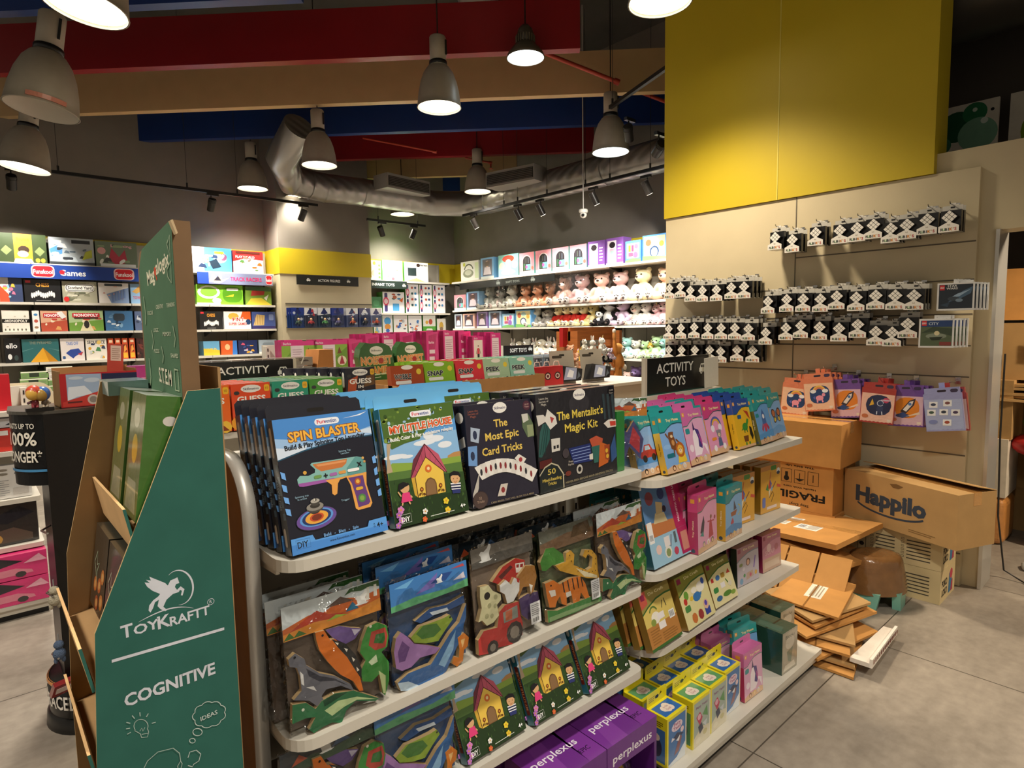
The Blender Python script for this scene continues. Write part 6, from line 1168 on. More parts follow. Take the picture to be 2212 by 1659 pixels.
ROWS = {
2.465: ((5, 112, .335, '#3b4a2c', seq(R(.32, 0, .7, 1, '#e6a533'), PO([(.3, 0), (.72, 0), (.66, .14), (.34, .14)], '#e9e4d0'), EL(.52, .45, .12, .14, '#3a2a20', 10), EL(.5, .3, .12, .12, '#e6c9a0', 10), T('Bounce', .51, .82, .12, '#c96a1e', .26), PO([(.05, .4), (.16, .58), (.28, .42), (.16, .24)], '#7d8a5a'), PO([(.74, .4), (.85, .58), (.96, .42), (.85, .24)], '#7d8a5a'), EL(.8, .1, .05, .08, '#e2b23c', 9), EL(.91, .1, .05, .08, '#e2b23c', 9)), 'dark green box with a yellow middle on the top row'),
 (115, 213, .325, '#a9b2b8', seq(PO([(0, .55), (.3, .8), (.28, .4), (.05, .3)], '#4f86c0'), R(.5, .8, .92, .93, '#22252a'), sp(21, ['#33383f', '#e9ecee', '#5a6a78', '#c9d4da'], 12, .05, .13), PO([(.72, .2), (.95, .3), (.95, .6), (.8, .5)], '#b9c23a'), R(.0, 0, 1, .1, '#3a3f44')), 'silver grey box with vehicles on the top row'),
 (214, 305, .315, '#6b7b66', seq(EL(.14, .62, .1, .14, '#d9a0a0', 12), T('Learning', .62, .84, .1, '#d9a6b2', .5), PO([(.3, .3), (.38, .75), (.55, .4), (.7, .7), (.75, .2), (.5, .05)], '#b03048'), sp(31, ['#e9ece6', '#3a403a', '#8aa07a'], 9), R(.1, 0, .95, .12, '#e9ecee')), 'grey green box with a red machine on the top row'),
 (421, 507, .33, '#4f94d8', seq(PO([(0, 0), (.28, 0), (.3, 1), (0, 1)], '#dfe4f0'), T('POWER', .33, .5, .3, '#e2b52a', .16), EL(.7, .6, .18, .24, '#a9d0ee', 12), EL(.78, .62, .1, .15, '#7a4a6a', 10), PO([(.4, .4), (.6, .55), (.72, .2), (.5, .1)], '#20303f'), sp(41, ['#e9eef4', '#2a3a5a', '#c0d8ee'], 7), RN(.55, .75, .8, .85, '#f0b83a', .4)), 'light blue toy track box behind the cardboard header'),
 (508, 574, .315, '#c9302f', seq(PO([(0, 0), (1, 0), (1, .6), (.4, .66), (0, .5)], '#efebe4'), T('PLAY WORLD', .4, .72, .1, '#fff', .62), sp(51, ['#c96a2a', '#5a8a4a', '#a83a3a', '#8a7a6a'], 9, .04, .09), R(.1, .88, .9, .97, '#5a2a24')), 'red and white play set box beside the column')),
2.005: ((0, 53, .28, '#e6e0da', seq(PO([(0, 0), (.6, 0), (.5, .2), (0, .7)], '#d8583a'), R(.4, 0, 1, 1, '#3a4668'), sp(61, ['#d87a9a', '#8ac0d8', '#e9e6e0', '#e2b84a'], 10, .06, .12)), 'white and navy box with coloured squares, second row'),
 (54, 135, .265, '#1d1d1f', chess, 'black chess box, second row'),
 (136, 213, .26, '#a9a690', seq(sp(71, ['#8a8a72', '#c9c6b0', '#6f725e', '#d6d2be'], 16, .08, .16), RN(.08, .52, .92, .88, '#f2f0ea', .4), RN(.1, .55, .9, .85, '#23211f', .4), RN(.12, .58, .88, .82, '#f2f0ea', .4), T('Scotland Yard', .5, .7, .14, '#1d1a18', .68), EL(.1, .16, .08, .12, '#d0302f', 10)), 'sage detective game box, second row'),
 (214, 281, .255, '#e8e2de', seq(PO([(.25, .45), (1, .78), (1, 0), (.4, 0)], '#7f96bc'), RN(.2, .84, .8, .96, '#33383a', .3), sp(81, ['#d89a8a', '#c87a6a', '#e0b0a0'], 6, .03, .06), *[R(.42+.1*k, .06+.05*k, .48+.1*k, .5+.05*k, '#6079ac') for k in range(5)]), 'white box with a blue game board, second row'),
 (283, 316, .25, '#8ab0d4', seq(PO([(.1, .6), (.6, .9), (.9, .7), (.4, .5)], '#d0a45a'), T('TOWER', .5, .3, .16, '#c0505a', .7)), 'pale blue tower game box, second row behind the header'),
 (425, 527, .275, '#86c93a', seq(EL(.26, .62, .24, .34, '#eef2e6', 14), EL(.26, .64, .18, .24, '#8fcf4a', 12), RN(.55, .12, .98, .92, '#5a9a24', .4), EL(.42, .2, .1, .14, '#f0eef2', 10), RN(.64, .72, .9, .85, '#f2ece6', .4), PO([(.6, .4), (.8, .55), (.78, .4)], '#e6d83a'), R(0, 0, .5, .08, '#eef2e6')), 'bright green kitchen play set box, second row'),
 (531, 588, .265, '#7da03e', seq(PO([(0, 0), (1, 0), (.6, .4), (.2, .36)], '#d8c440'), PO([(.2, .5), (.7, .55), (.75, .8), (.25, .82)], '#c0403a'), PO([(.7, .4), (.9, .6), (.8, .25)], '#e9e6e0'), PO([(0, .8), (1, .75), (1, 1), (0, 1)], '#4a6a44')), 'green and yellow toy box beside the column, second row')),
1.655: ((0, 62, .25, '#efe8dc', seq(R(0, .42, 1, .6, '#16140f'), T('-MONOPOLY', .5, .51, .11, '#f4f0e4', .85), *[EL(.1+.15*k, .1, .03, .06, '#6a6456', 6) for k in range(6)], sp(91, ['#c9c0ae', '#b8ae9a'], 3, .03, .05)), 'cream box with a black title bar, third row'),
 (66, 84, .25, '#f2eeea', seq(EL(.5, .8, .3, .06, '#4a8ac0', 8), EL(.5, .5, .3, .08, '#c05a4a', 8), EL(.5, .2, .3, .06, '#a07a5a', 8)), 'narrow white box end, third row'),
 (84, 144, .25, '#d8a888', seq(mono('MONOPOLY', '#c42a34', '#b9503a'), PO([(.6, .9), (.8, .98), (.98, .7), (.8, .6)], '#e9e6e2')), 'red and tan property game box, third row'),
 (145, 222, .255, '#a9c08c', seq(mono('MONOPOLY', '#c42a34', '#6f9a3f'), PO([(.3, 0), (.7, 0), (.56, .5), (.44, .5)], '#d9d0a8'), R(.15, .6, .85, .67, '#3a2a24'), EL(.5, .32, .08, .2, '#2a2826', 9)), 'green property game box with a red title, third row'),
 (224, 286, .255, '#3f6f9c', seq(sp(101, ['#7fa6c4', '#24425e', '#d8e2ea', '#5a86ac'], 12, .05, .1), RN(.3, .5, .7, .85, '#2f3a44', .3)), 'dark blue box, third row'),
 (288, 316, .25, '#5a6a8c', sp(111, ['#8a9ab4', '#c9d0d8', '#3a4660'], 9, .08, .16), 'grey blue box, third row behind the header'),
 (429, 479, .255, '#1d1d1f', chess, 'black chess box right of the cardboard header, third row'),
 (481, 541, .255, '#efece8', seq(PO([(.6, .6), (1, .5), (1, 1), (.7, 1)], '#e2642a'), EL(.9, .4, .1, .16, '#24406a', 10), EL(.35, .72, .2, .2, '#e2b84a', 8), T('9 IN 1', .5, .55, .2, '#c42a2a', .4, '#fff'), T('SUPER GAMES', .5, .3, .14, '#d2402a', .66, '#fff')), 'white and orange nine in one games box, third row'),
 (542, 594, .25, '#4a5c9a', seq(PO([(.05, .2), (.2, .85), (.55, .8), (.5, .2)], '#d8b878'), *[R(.12+.1*k, .25, .14+.1*k, .8, '#a8824a') for k in range(4)], R(0, 0, 1, .16, '#3a3468'), RN(.72, .5, .92, .85, '#8a9ac8', .2)), 'blue and purple board game box beside the column, third row')),
1.29: ((0, 37, .29, '#1a1d1f', seq(T('ello', .45, .7, .2, '#f0f0ee', .7), EL(.3, .25, .14, .12, '#e9e9e6', 8), EL(.7, .2, .14, .12, '#3a4a4a', 8)), 'black box with white lettering, fourth row'),
 (38, 121, .275, '#2f6a6c', seq(PO([(.2, 0), (.95, 0), (.56, .62)], '#e2a52e'), PO([(.56, .62), (.7, 0), (.95, 0)], '#c08420'), T('THE PYRAMID', .5, .84, .12, '#7f8a78', .6), PO([(0, .5), (.3, .62), (.3, .6), (0, .46)], '#5a8c8a'), PO([(.7, .6), (1, .45), (1, .5)], '#5a8c8a')), 'teal box with a yellow pyramid, fourth row'),
 (122, 176, .275, '#e6dcd8', seq(PO([(.2, .35), (.4, .5), (.75, .55), (.9, .35), (.6, .2), (.5, .1)], '#2f4a9a'), PO([(.7, .3), (.95, .4), (.85, .22)], '#b83a4a'), T('TAKE OFF', .5, .78, .14, '#6f8ac4', .5), RN(.06, .08, .18, .22, '#3a5a8c', .3)), 'white box with a blue aeroplane shape, fourth row'),
 (177, 225, .265, '#e9e2d6', seq(T('SEQUENCE', .5, .84, .14, '#23262a', .84), sp(121, ['#d8a23a', '#4a8a5a', '#33405c', '#e6c46a', '#c9d0cc'], 11, .06, .14)), 'cream box with playing figures, fourth row'),
 *[(226+15.4*k, 240+15.4*k, .265, '#d8552c', seq(R(.1, .05, .9, .3, '#e9b83a'), R(.15, .35, .8, .7, '#7a2a1c'), PO([(.2, .3), (.8, .45), (.6, .7), (.3, .6)], '#f0a24a'), R(.2, .8, .8, .92, '#f2d2b0')), ('first', 'second', 'third', 'fourth')[k]+' narrow orange card box, fourth row') for k in range(4)],
 (288, 305, .26, '#4a2626', sp(131, ['#7a3a34', '#2a1c1c', '#8a5a4a'], 8, .1, .2), 'dark brown narrow box, fourth row'),
 (307, 317, .27, '#e9ebee', R(.2, .2, .8, .5, '#2a3a7a'), 'narrow white box end behind the header, fourth row'),
 (433, 470, .2, '#6fb0d8', seq(PO([(0, 0), (1, 0), (1, .35), (0, .5)], '#e2c83a'), T('WILD', .5, .4, .2, '#f0d23a', .6)), 'blue and yellow box right of the header, fourth row'),
 (471, 508, .2, '#dd5f2a', seq(EL(.4, .55, .16, .22, '#f2c890', 9), PO([(.7, 0), (1, 0), (1, 1), (.75, 1)], '#3f7fd0')), 'orange and blue box, fourth row'),
 (509, 552, .2, '#22305e', sp(141, ['#e2a53a', '#c9d0e0', '#3f5aa0', '#d85a7a'], 9, .06, .12), 'navy box with small figures, fourth row'),
 (554, 594, .2, '#a9b8c4', seq(RN(.2, .45, .85, .8, '#8a96a0', .4), R(0, 0, 1, .12, '#e6e2dc')), 'grey box beside the column, fourth row')),
}
for z, items in ROWS.items():
  for x0, x1, h, bg, draw, lab in items:
    a, c = at_y(x0, 660, 9.26), at_y(x1, 660, 9.26); w = c.x-a.x-.012
    o = gbox(w, h, .22, bg, draw).obj('board_game_box'); o.location = ((a.x+c.x)/2, 9.26, z+.002); tag(o, lab, 'board game', 'board games on the left wall')
# low stacks of flat games
def flat(px0, px1, z, n, h, cs, lab, grp, y=9.22):
  a, c = at_y(px0, 810, y), at_y(px1, 810, y)
  for k in range(n):
    col = cs[k % len(cs)]; w = c.x-a.x
    def dr(q, col=col): q.rect(.3, .2, .66, .8, '#2c3a2c' if col != '#e9e0dc' else '#3a3434'); q.rect(0, .82, 1, 1, '#eef0d8'); q.lines(.05, .2, .25, .7, 2, '#7a8a6a'); q.lines(.72, .2, .95, .7, 2, '#7a8a6a')
    o = gbox(w, h-.004, .26, col, dr).obj('flat_game_box'); o.location = ((a.x+c.x)/2+.012*((k*7) % 3-1), y, z+h*k+.002); tag(o, lab.format(('bottom', 'second from the bottom', 'third from the bottom', 'fourth from the bottom', 'top')[k]), 'board game', grp)
flat(42, 102, .93, 3, .085, ('#7ba05e', '#86a868', '#7ba05e'), 'flat green game box, {} of the stack below the pyramid box', 'flat games on the lower shelf')
flat(103, 160, .93, 4, .075, ('#6f9a54', '#6f9a54', '#e9e0dc', '#e9e0dc'), 'flat game box, {} of the white and green stack', 'flat games on the lower shelf')
a = at_y(162, 810, 9.24); c = at_y(206, 810, 9.24)
o = gbox(c.x-a.x, .28, .1, '#d9a23a', seq(R(0, .74, 1, 1, '#ece2c8'), EL(.2, .66, .1, .06, '#c03a2a', 9), T('123', .55, .62, .12, '#7a4a1c', .3), sp(151, ['#b87a24', '#8a5a1c', '#e6b85a'], 8, .05, .1))).obj('board_game_box'); o.location = ((a.x+c.x)/2, 9.24, .932); tag(o, 'mustard card game box on the lower shelf beside the white stack', 'board game')
a = at_y(208, 810, 9.24); c = at_y(250, 810, 9.24)
o = gbox(c.x-a.x, .28, .1, '#33406a', sp(161, ['#d88a6a', '#c9d0d8', '#6a7ab0'], 9)).obj('board_game_box'); o.location = ((a.x+c.x)/2, 9.24, .932); tag(o, 'navy game box on the lower shelf behind the leaning red carton', 'board game')

# ================================================================= column: hanging action figure packs
def figpack(bg, blob, corner, seed):
  def fn():
    w, h = .2, .30; b = MB(); b.prism([(-w/2, 0), (w/2, 0), (w/2, h), (-w/2, h)], .05, .052, bg, GLOSS); a = front(b, w, h, GLOSS, .05)
    a.poly([(0, .62), (1, .7), (1, 1), (0, 1)], corner); a.poly([(.2, .7), (.5, 1), (.8, .72), (.5, .66)], '#22306a' if corner != '#22306a' else '#e9ecf4'); splash(a, seed, ['#c9d4e6', blob, '#33507a'], 6, .05, .12); a.rnd(.4, .93, .6, .97, '#111', .5)
    return b.mesh('action_figure_pack'), [('blister', (lambda q: (q.box(-w*.36, .005, .03, w*.36, .05, h*.6, '#fff', FILM), q)[1])(MB()).mesh('blister')), ('toy_figure', figm(blob).mesh('toy_figure'))]
  return fn
def figm(c):
  q = MB(); q.ball((0, .028, .125), (.02, .016, .022), '#c9a27a', PLASTIC, 8, 6); q.ball((0, .028, .085), (.026, .016, .03), c, PLASTIC, 8, 6)
  for s in (-1, 1): q.tube([(s*.012, .028, .06), (s*.018, .028, .025)], .010, '#26304a', PLASTIC, 6); q.tube([(s*.026, .028, .1), (s*.045, .028, .065)], .008, c, PLASTIC, 6)
  return q
FP = (('#24407a', '#3f5a4a', '#2a3f94', 1), ('#3a3f54', '#b83a44', '#e6e9ee', 2), ('#2f3f54', '#3f8a4a', '#e6e9ee', 3), ('#33406a', '#5a5a8a', '#2a3f94', 4), ('#44507a', '#c0502a', '#e6e9ee', 5), ('#22386a', '#2f3038', '#22306a', 6), ('#6a7aa0', '#c9503a', '#e6e9ee', 7))
for i, px in enumerate((643, 670, 700, 729, 760, 787, 812)):
  p = at_y(px, 684, 8.92); peg(p.x, 9.092, 1.945, .22, 'chrome hook of the action figure packs, upper row, '+ORD[i]+' from the left wall', math.pi/2)
  for k in range(3): o = put(('action_figure_pack', str(i)), figpack(*FP[i]), 'action figure blister pack on the column, upper row, '+ORD[i]+' from the left wall'+('' if k == 0 else ', '+('right behind', 'last behind')[k-1]), 'action figure pack', (p.x-.012*k, 8.86+.055*k, 1.66), 0, 0, 'action figure packs')
for i, px in enumerate((628, 654, 680, 708, 736, 762, 786)):
  p = at_y(px, 740, 8.92); peg(p.x, 9.092, 1.415, .22, 'chrome hook of the action figure packs, lower row, '+ORD[i]+' from the left wall', math.pi/2)
  o = put(('action_figure_pack', str(i)), figpack(*FP[i]), 'action figure blister pack on the column, lower row, '+ORD[i]+' from the left wall', 'action figure pack', (p.x, 8.86, 1.13), 0, 0, 'action figure packs')

# ================================================================= infant toys between column and corner
watch = lambda two: seq(*[f for k in range(2 if two else 1) for f in (RN(.08, (.52 if k else .04) if two else .06, .22, (.98 if k else .48) if two else .95, '#34306a', .3), EL(.15, (.72 if k else .26) if two else .55, .13, .13 if two else .2, '#d83a62', 12), EL(.15, (.72 if k else .26) if two else .55, .09, .09 if two else .13, '#f4d8e0', 10))], *[EL(.5+.25*(k % 2), .88-.2*(k//2), .09, .045, ('#b8503a', '#33507a', '#2f5a5a', '#3a8ac0')[k % 4], 8) for k in range(8 if two else 4)])
INF = ((2.45, 803, 826, .33, '#e9efe2', seq(EL(.35, .35, .3, .2, '#9a9a8a', 9), EL(.35, .85, .15, .1, '#c0d04a', 9), R(.66, 0, 1, 1, '#a9d08a'), *[EL(.83, .15+.2*k, .12, .07, '#4a9a3a', 8) for k in range(4)]), 'white and green box beside the column, top row'),
(2.45, 828, 873, .345, '#eef0f4', seq(PO([(.2, .5), (.26, .85), (.44, .88), (.44, .8), (.3, .76), (.3, .5)], '#7a8ac0'), T('Daddy & me', .72, .78, .08, '#5a6478', .4), sp(171, ['#8aa86a', '#c9ccd4', '#4a5aa0'], 5, .03, .06), EL(.5, .1, .08, .08, '#c0505a', 8), R(.96, 0, 1, 1, '#6fae4a')), 'white box with a blue mobile picture, top row'),
(2.45, 875, 927, .34, '#f0f0ee', seq(R(.14, .3, .5, .72, '#1d2a2a'), EL(.58, .86, .08, .1, '#3a2a24', 9), PO([(.5, .75), (.68, .75), (.72, .3), (.5, .3)], '#e2e2e0'), PO([(.1, .05), (.5, .2), (.9, .0), (0, 0)], '#e9c46a'), T('Easy learn', .82, .88, .07, '#4a4a4a', .3)), 'white box with a child at a blackboard, top row'),
(1.9, 800, 825, .27, '#2f7a4a', seq(R(0, 0, 1, .3, '#e9ece6'), EL(.5, .6, .3, .2, '#4a9a6a', 9)), 'green box half hidden by the column, second row'),
(1.9, 826, 874, .36, '#f2f3f6', seq(watch(False), PO([(.45, .1), (.75, .1), (.75, .45), (.45, .45)], '#4aa0dc'), EL(.55, .75, .1, .09, '#c06a4a', 8), PO([(.75, .6), (.95, .75), (.9, .5)], '#e2702a')), 'white toy watch box, second row beside the tall ones'),
*[(1.9, x0, x1, .505, '#f4f4f8', watch(True), ('first', 'second', 'third')[k]+' tall white toy watch box, second row') for k, (x0, x1) in enumerate(((876, 905), (906, 934), (935, 962)))],
(1.53, 805, 823, .27, '#f0f2f4', sp(181, ['#8ac0e0', '#e2c23a'], 5, .1, .2), 'narrow white box beside the column, third row'),
(1.53, 824, 847, .33, '#eaf0f6', seq(EL(.5, .7, .35, .2, '#4aa6e6', 10), EL(.5, .4, .3, .16, '#e6a04a', 10), EL(.5, .2, .2, .1, '#3a6ac0', 9)), 'white and sky blue box, third row'),
(1.53, 848, 879, .33, '#f2f2f4', sp(191, ['#5a6a7a', '#c97a4a', '#3a6ac0', '#b8bcc4'], 11, .06, .11), 'white box with small toy pictures, third row'),
(1.53, 880, 910, .325, '#f2f3f6', sp(201, ['#e07a4a', '#3f7ac0', '#c0c4cc', '#2a4a8c'], 10, .06, .12), 'white box with orange and blue toys, third row'),
(1.53, 912, 940, .33, '#eef2ea', seq(R(0, 0, 1, .4, '#4fae2a'), RN(.25, .12, .75, .28, '#eef2ea', .5), EL(.6, .65, .16, .16, '#c0503a', 8), EL(.3, .62, .12, .1, '#e2b23a', 8)), 'white and bright green baby toy box, third row'),
(1.53, 942, 962, .27, '#eceae2', seq(EL(.5, .5, .25, .3, '#d8b03a', 8), EL(.5, .3, .2, .14, '#8a6a4a', 8)), 'small cream box with a yellow giraffe shape, third row'))
for z, x0, x1, h, bg, draw, lab in INF:
  a, c = at_y(x0, 650, 9.3), at_y(x1, 650, 9.3); w = c.x-a.x-.012
  o = gbox(w, h, .2, bg, draw, '#5aa84a' if '#4fae2a' not in bg else None).obj('toy_box'); o.location = ((a.x+c.x)/2, 9.3, z+.002); tag(o, 'infant toys: '+lab, 'toy box', 'infant toy boxes')
# ================================================================= soft toy wall
def blob(name, parts, vox, eyes=(), m=PLUSH, shrink=None):
  """one continuous body grown from overlapping ellipsoids; every point takes the colour of the nearest one"""
  b = MB()
  for c, r, rot, col in parts:
    s = len(b.v); b.ball((0, 0, 0), r, col, m, 14, 9)
    M = Matrix.Translation(c) @ Euler([math.radians(q) for q in rot]).to_matrix().to_4x4()
    b.v[s:] = [tuple(M @ Vector(p)) for p in b.v[s:]]
  o = b.obj('tmp'); md = o.modifiers.new('r', 'REMESH'); md.mode = 'VOXEL'; md.voxel_size = vox; md.use_smooth_shade = True
  sm = o.modifiers.new('s', 'SMOOTH'); sm.iterations = 3; sm.factor = .5
  dg = bpy.context.evaluated_depsgraph_get(); dg.update(); me = bpy.data.meshes.new_from_object(o.evaluated_get(dg)); bpy.data.objects.remove(o); me.name = name
  while me.color_attributes: me.color_attributes.remove(me.color_attributes[0])
  n = len(me.vertices); co = np.empty(n*3, 'f'); me.vertices.foreach_get('co', co); co = co.reshape(n, 3)
  best = np.full(n, 1e9); col = np.zeros((n, 4), 'f')
  for c, r, rot, cc in parts:
    rr = np.array(r if isinstance(r, (tuple, list)) else (r,)*3); Rm = np.array(Euler([math.radians(q) for q in rot]).to_matrix())
    d = np.linalg.norm(((co-np.array(c)) @ Rm)/rr, axis=1)-1; d = d*rr.min(); k = d < best; best[k] = d[k]; col[k] = C(cc)
  at = me.color_attributes.new('Col', 'FLOAT_COLOR', 'POINT'); at.data.foreach_set('color', col.ravel())
  me.materials.clear(); me.materials.append(m); me.polygons.foreach_set('use_smooth', [True]*len(me.polygons))
  ps = []
  for nm, dots in eyes:
    e = MB()
    for c, r, cc in dots: e.ball(c, r, cc, PLASTIC, 8, 6)
    ps.append((nm, e.mesh(nm)))
  return me, ps
def bear(c, c2, muz=None, shirt=None, ears='bear', feet=None, nose='#3a2a26', tip=None):
  """seated plush about 1 high facing -y"""
  muz = muz or c2; feet = feet or c2; N = (0, 0, 0)
  P = [((0, .02, .27), (.21, .19, .26), N, shirt or c), ((0, -.08, .26), (.15, .12, .18), N, shirt or c2), ((0, 0, .68), (.21, .19, .19), N, c), ((0, -.16, .63), (.10, .09, .075), N, muz),
    ((-.15, -.02, .14), (.12, .13, .12), N, c), ((.15, -.02, .14), (.12, .13, .12), N, c)]
  for s in (-1, 1):
    P += [((s*.17, -.2, .10), (.09, .22, .09), (0, 0, s*14), c), ((s*.22, -.40, .13), (.095, .06, .115), (0, 0, s*12), feet), ((s*.23, -.06, .33), (.075, .09, .18), (10, -s*32, 0), shirt or c), ((s*.29, -.14, .22), (.07, .08, .08), N, c)]
    if ears == 'bear': P += [((s*.16, .0, .84), (.075, .05, .075), N, c), ((s*.16, -.035, .84), (.045, .03, .045), N, c2)]
    elif ears == 'long': P += [((s*.1, .02, .98), (.05, .045, .19), (0, s*14, 0), c), ((s*.1, -.02, .98), (.028, .03, .15), (0, s*14, 0), c2)]
    elif ears == 'floppy': P += [((s*.22, 0, .62), (.06, .09, .18), (0, s*12, 0), tip or c)]
    elif ears == 'horn': P += [((s*.13, .02, .86), (.04, .04, .08), (0, s*20, 0), c)]
  if ears == 'horn': P += [((0, -.06, .93), (.03, .03, .13), (12, 0, 0), '#e6cf8a'), ((0, .14, .72), (.07, .06, .2), N, tip or '#d8b0d0')]
  E = [('plush_eyes', [((-.08, -.175, .72), .022, '#1b1614'), ((.08, -.175, .72), .022, '#1b1614')]), ('plush_nose', [((0, -.245, .655), (.04, .025, .03), nose)])]
  for s in (-1, 1): E.append(('paw_pads', [((s*.22+dx, -.455, .13+dz), rr, '#4a3a34' if feet != c else '#b98a7a') for dx, dz, rr in ((0, -.03, .035), (-.045, .04, .016), (0, .055, .016), (.045, .04, .016))]))
  return P, E
PL = {'cream': ('#f0e4b8', '#f4ecd2', None, None, 'bear', '#f6f1e4'), 'pink': ('#eec4b4', '#f4ddd0', None, None, 'bear', '#f6ece4'), 'mauve': ('#e0b8b4', '#efd8d2', None, None, 'bear', '#f4ece6'), 'peach': ('#f0c2a4', '#f4dcc4', None, None, 'bear', None),
   'tan': ('#e2a684', '#efcbb0', None, None, 'bear', None), 'white': ('#e4e0d2', '#efeade', None, None, 'bear', None), 'whitelong': ('#e6e2d6', '#e9d0c8', None, None, 'long', None), 'red': ('#efdfb0', '#f2e8c8', None, '#c8362e', 'bear', None), 'yellow': ('#e6d290', '#efe2b4', None, None, 'bear', None),
   'panda': ('#eeece6', '#eeece6', None, None, 'bear', '#1d1b1c'), 'lilac': ('#d6bcd2', '#e6d4e0', None, None, 'bear', None), 'bunny': ('#f0ece0', '#f2cfc0', None, None, 'long', None), 'unicorn': ('#f2efe6', '#f4eee6', None, None, 'horn', None), 'pinkuni': ('#f0c4c8', '#f4dcdc', None, None, 'horn', None),
   'green': ('#b9d8a0', '#dcebc4', None, None, 'bear', None), 'aqua': ('#a4d4cc', '#d0ebe4', None, None, 'bear', None), 'grey': ('#b8b4b0', '#dad6d0', None, None, 'floppy', None), 'dog': ('#efe6d0', '#f6f0e2', None, None, 'floppy', None), 'purple': ('#6a5478', '#8a7498', None, None, 'bear', None), 'giraffe': ('#e6b848', '#f0d890', None, None, 'horn', None)}
def mk_plush(k):
  def fn():
    P, E = bear(*PL[k])
    if k == 'panda':
      P = [(c, r, ro, '#1d1b1c' if (abs(c[0]) > .14 and c[2] < .5 or c[2] > .8) else col) for c, r, ro, col in P]
      for s in (-1, 1): P.append(((s*.085, -.15, .71), (.055, .04, .065), (0, s*20, 0), '#1d1b1c'))
    return blob('plush_toy', P, .022, E)
  return fn
def plush(k, px, py, z, H, lab, X=6.98, turn=0, grp='plush toys on the soft toy wall', bagged=False):
  p = at_x(px, py, X); s = H/.92 if PL[k][4] not in ('long', 'horn') else H/1.08
  o = put(('plush_toy', k), mk_plush(k), lab, 'plush toy', (X, p.y, z-.002), -90+turn, 0, grp, s*1.17, s)
  if bagged:
    b = put(('plush_bag', 'b'), lambda: plushbag(), 'clear bag over the '+lab.replace(' in clear plastic', '').replace(' wrapped', ''), 'plastic bag', (X, p.y, z), -90, 0, 'clear bags on plush toys', s*1.2, s)
  return o
def plushbag():
  b = MB(); rn = random.Random(9); n, prof = 18, [(.40, 0), (.42, .25), (.38, .55), (.32, .85), (.2, .98), (.10, 1.02), (.17, 1.06)]; vs = []
  for r, z in prof:
    for k in range(n): q = r*rn.uniform(.93, 1.07); vs.append((q*math.cos(2*math.pi*k/n), -.08+q*1.1*math.sin(2*math.pi*k/n), z))
  b.add(vs, [(i*n+k, i*n+(k+1) % n, (i+1)*n+(k+1) % n, (i+1)*n+k) for i in range(len(prof)-1) for k in range(n)], '#fff', FILM, True); return b
Za, Zb, Zc = 1.945, 1.615, 1.16
for k, px, H, lab, tn, bg in (('white', 1060, .40, 'white plush in clear plastic, nearest the dolls on the upper shelf', 0, 1), ('whitelong', 1082, .42, 'white long eared plush in clear plastic, second from the dolls', 10, 1), ('white', 1108, .40, 'cream plush in clear plastic beside the small tan bears', -8, 1),
    ('tan', 1136, .36, 'small tan bear, first of three on the upper shelf', 8, 0), ('tan', 1162, .36, 'small tan bear, second of three on the upper shelf', -6, 0), ('tan', 1190, .36, 'small tan bear, third of three on the upper shelf', 5, 0),
    ('pink', 1222, .44, 'pale pink bear wrapped in clear plastic beside the tan bears', 0, 1), ('mauve', 1258, .45, 'mauve bear wrapped in clear plastic in the upper row', 6, 1), ('pink', 1300, .45, 'rose bear with its head turned in the upper row', 14, 0), ('mauve', 1341, .45, 'dusty pink bear with black paw pads in the upper row', 0, 0), ('cream', 1390, .46, 'large cream bear with black paw pads in the upper row', -4, 0), ('peach', 1440, .44, 'peach plush cut off by the partition in the upper row', 0, 0)):
  plush(k, px, 640, Za, H, lab, 6.98, tn, bagged=bool(bg))
for k, px, H, lab, tn in (('white', 1160, .33, 'grey white plush beside the blue boxes on the lower shelf', 0), ('grey', 1184, .29, 'grey floppy eared plush on the lower shelf', 20), ('red', 1208, .33, 'cream bear in a red shirt, first of four', 0), ('red', 1226, .35, 'cream bear in a red shirt, second of four', 5), ('red', 1243, .35, 'cream bear in a red shirt, third of four', -5), ('red', 1262, .34, 'cream bear in a red shirt, fourth of four', 3), ('yellow', 1283, .33, 'yellow bear beside the pandas', 0),
    ('panda', 1294, .22, 'small panda in front of the large panda', 6), ('panda', 1318, .40, 'large panda on the lower shelf', 0), ('lilac', 1347, .38, 'lilac bear beside the large panda', -6), ('bunny', 1374, .36, 'white bunny with long ears on the lower shelf', 8), ('unicorn', 1396, .38, 'white unicorn plush on the lower shelf', 0), ('pinkuni', 1420, .34, 'pale pink unicorn plush on the lower shelf', 4), ('pinkuni', 1437, .40, 'pink plush cut off by the partition on the lower shelf', 0)):
  plush(k, px, 690, Zb, H, lab, 6.95 if 'small panda' not in lab else 6.86, tn)
for i, (k, px, H, tn) in enumerate((('whitelong', 1108, .26, 5), ('dog', 1122, .24, -10), ('white', 1138, .28, 8), ('bunny', 1154, .27, 0), ('dog', 1170, .28, 12), ('whitelong', 1186, .29, -6), ('bunny', 1200, .28, 4), ('yellow', 1212, .24, -20), ('giraffe', 1226, .25, 10), ('green', 1238, .22, 0))):
  plush(k, px, 745, Zc, H, 'small plush behind the soft toys sign, '+ORD[i]+' from the corner', 6.9, tn)
for i, (k, px, H, tn) in enumerate((('aqua', 1355, .3, 0), ('white', 1374, .26, 8), ('green', 1394, .25, -10), ('giraffe', 1408, .27, 6), ('green', 1420, .32, 0), ('aqua', 1436, .3, -8))):
  plush(k, px, 755, Zc, H, 'pastel plush beside the orange monkey, '+ORD[i]+' towards the partition', 6.9, tn)
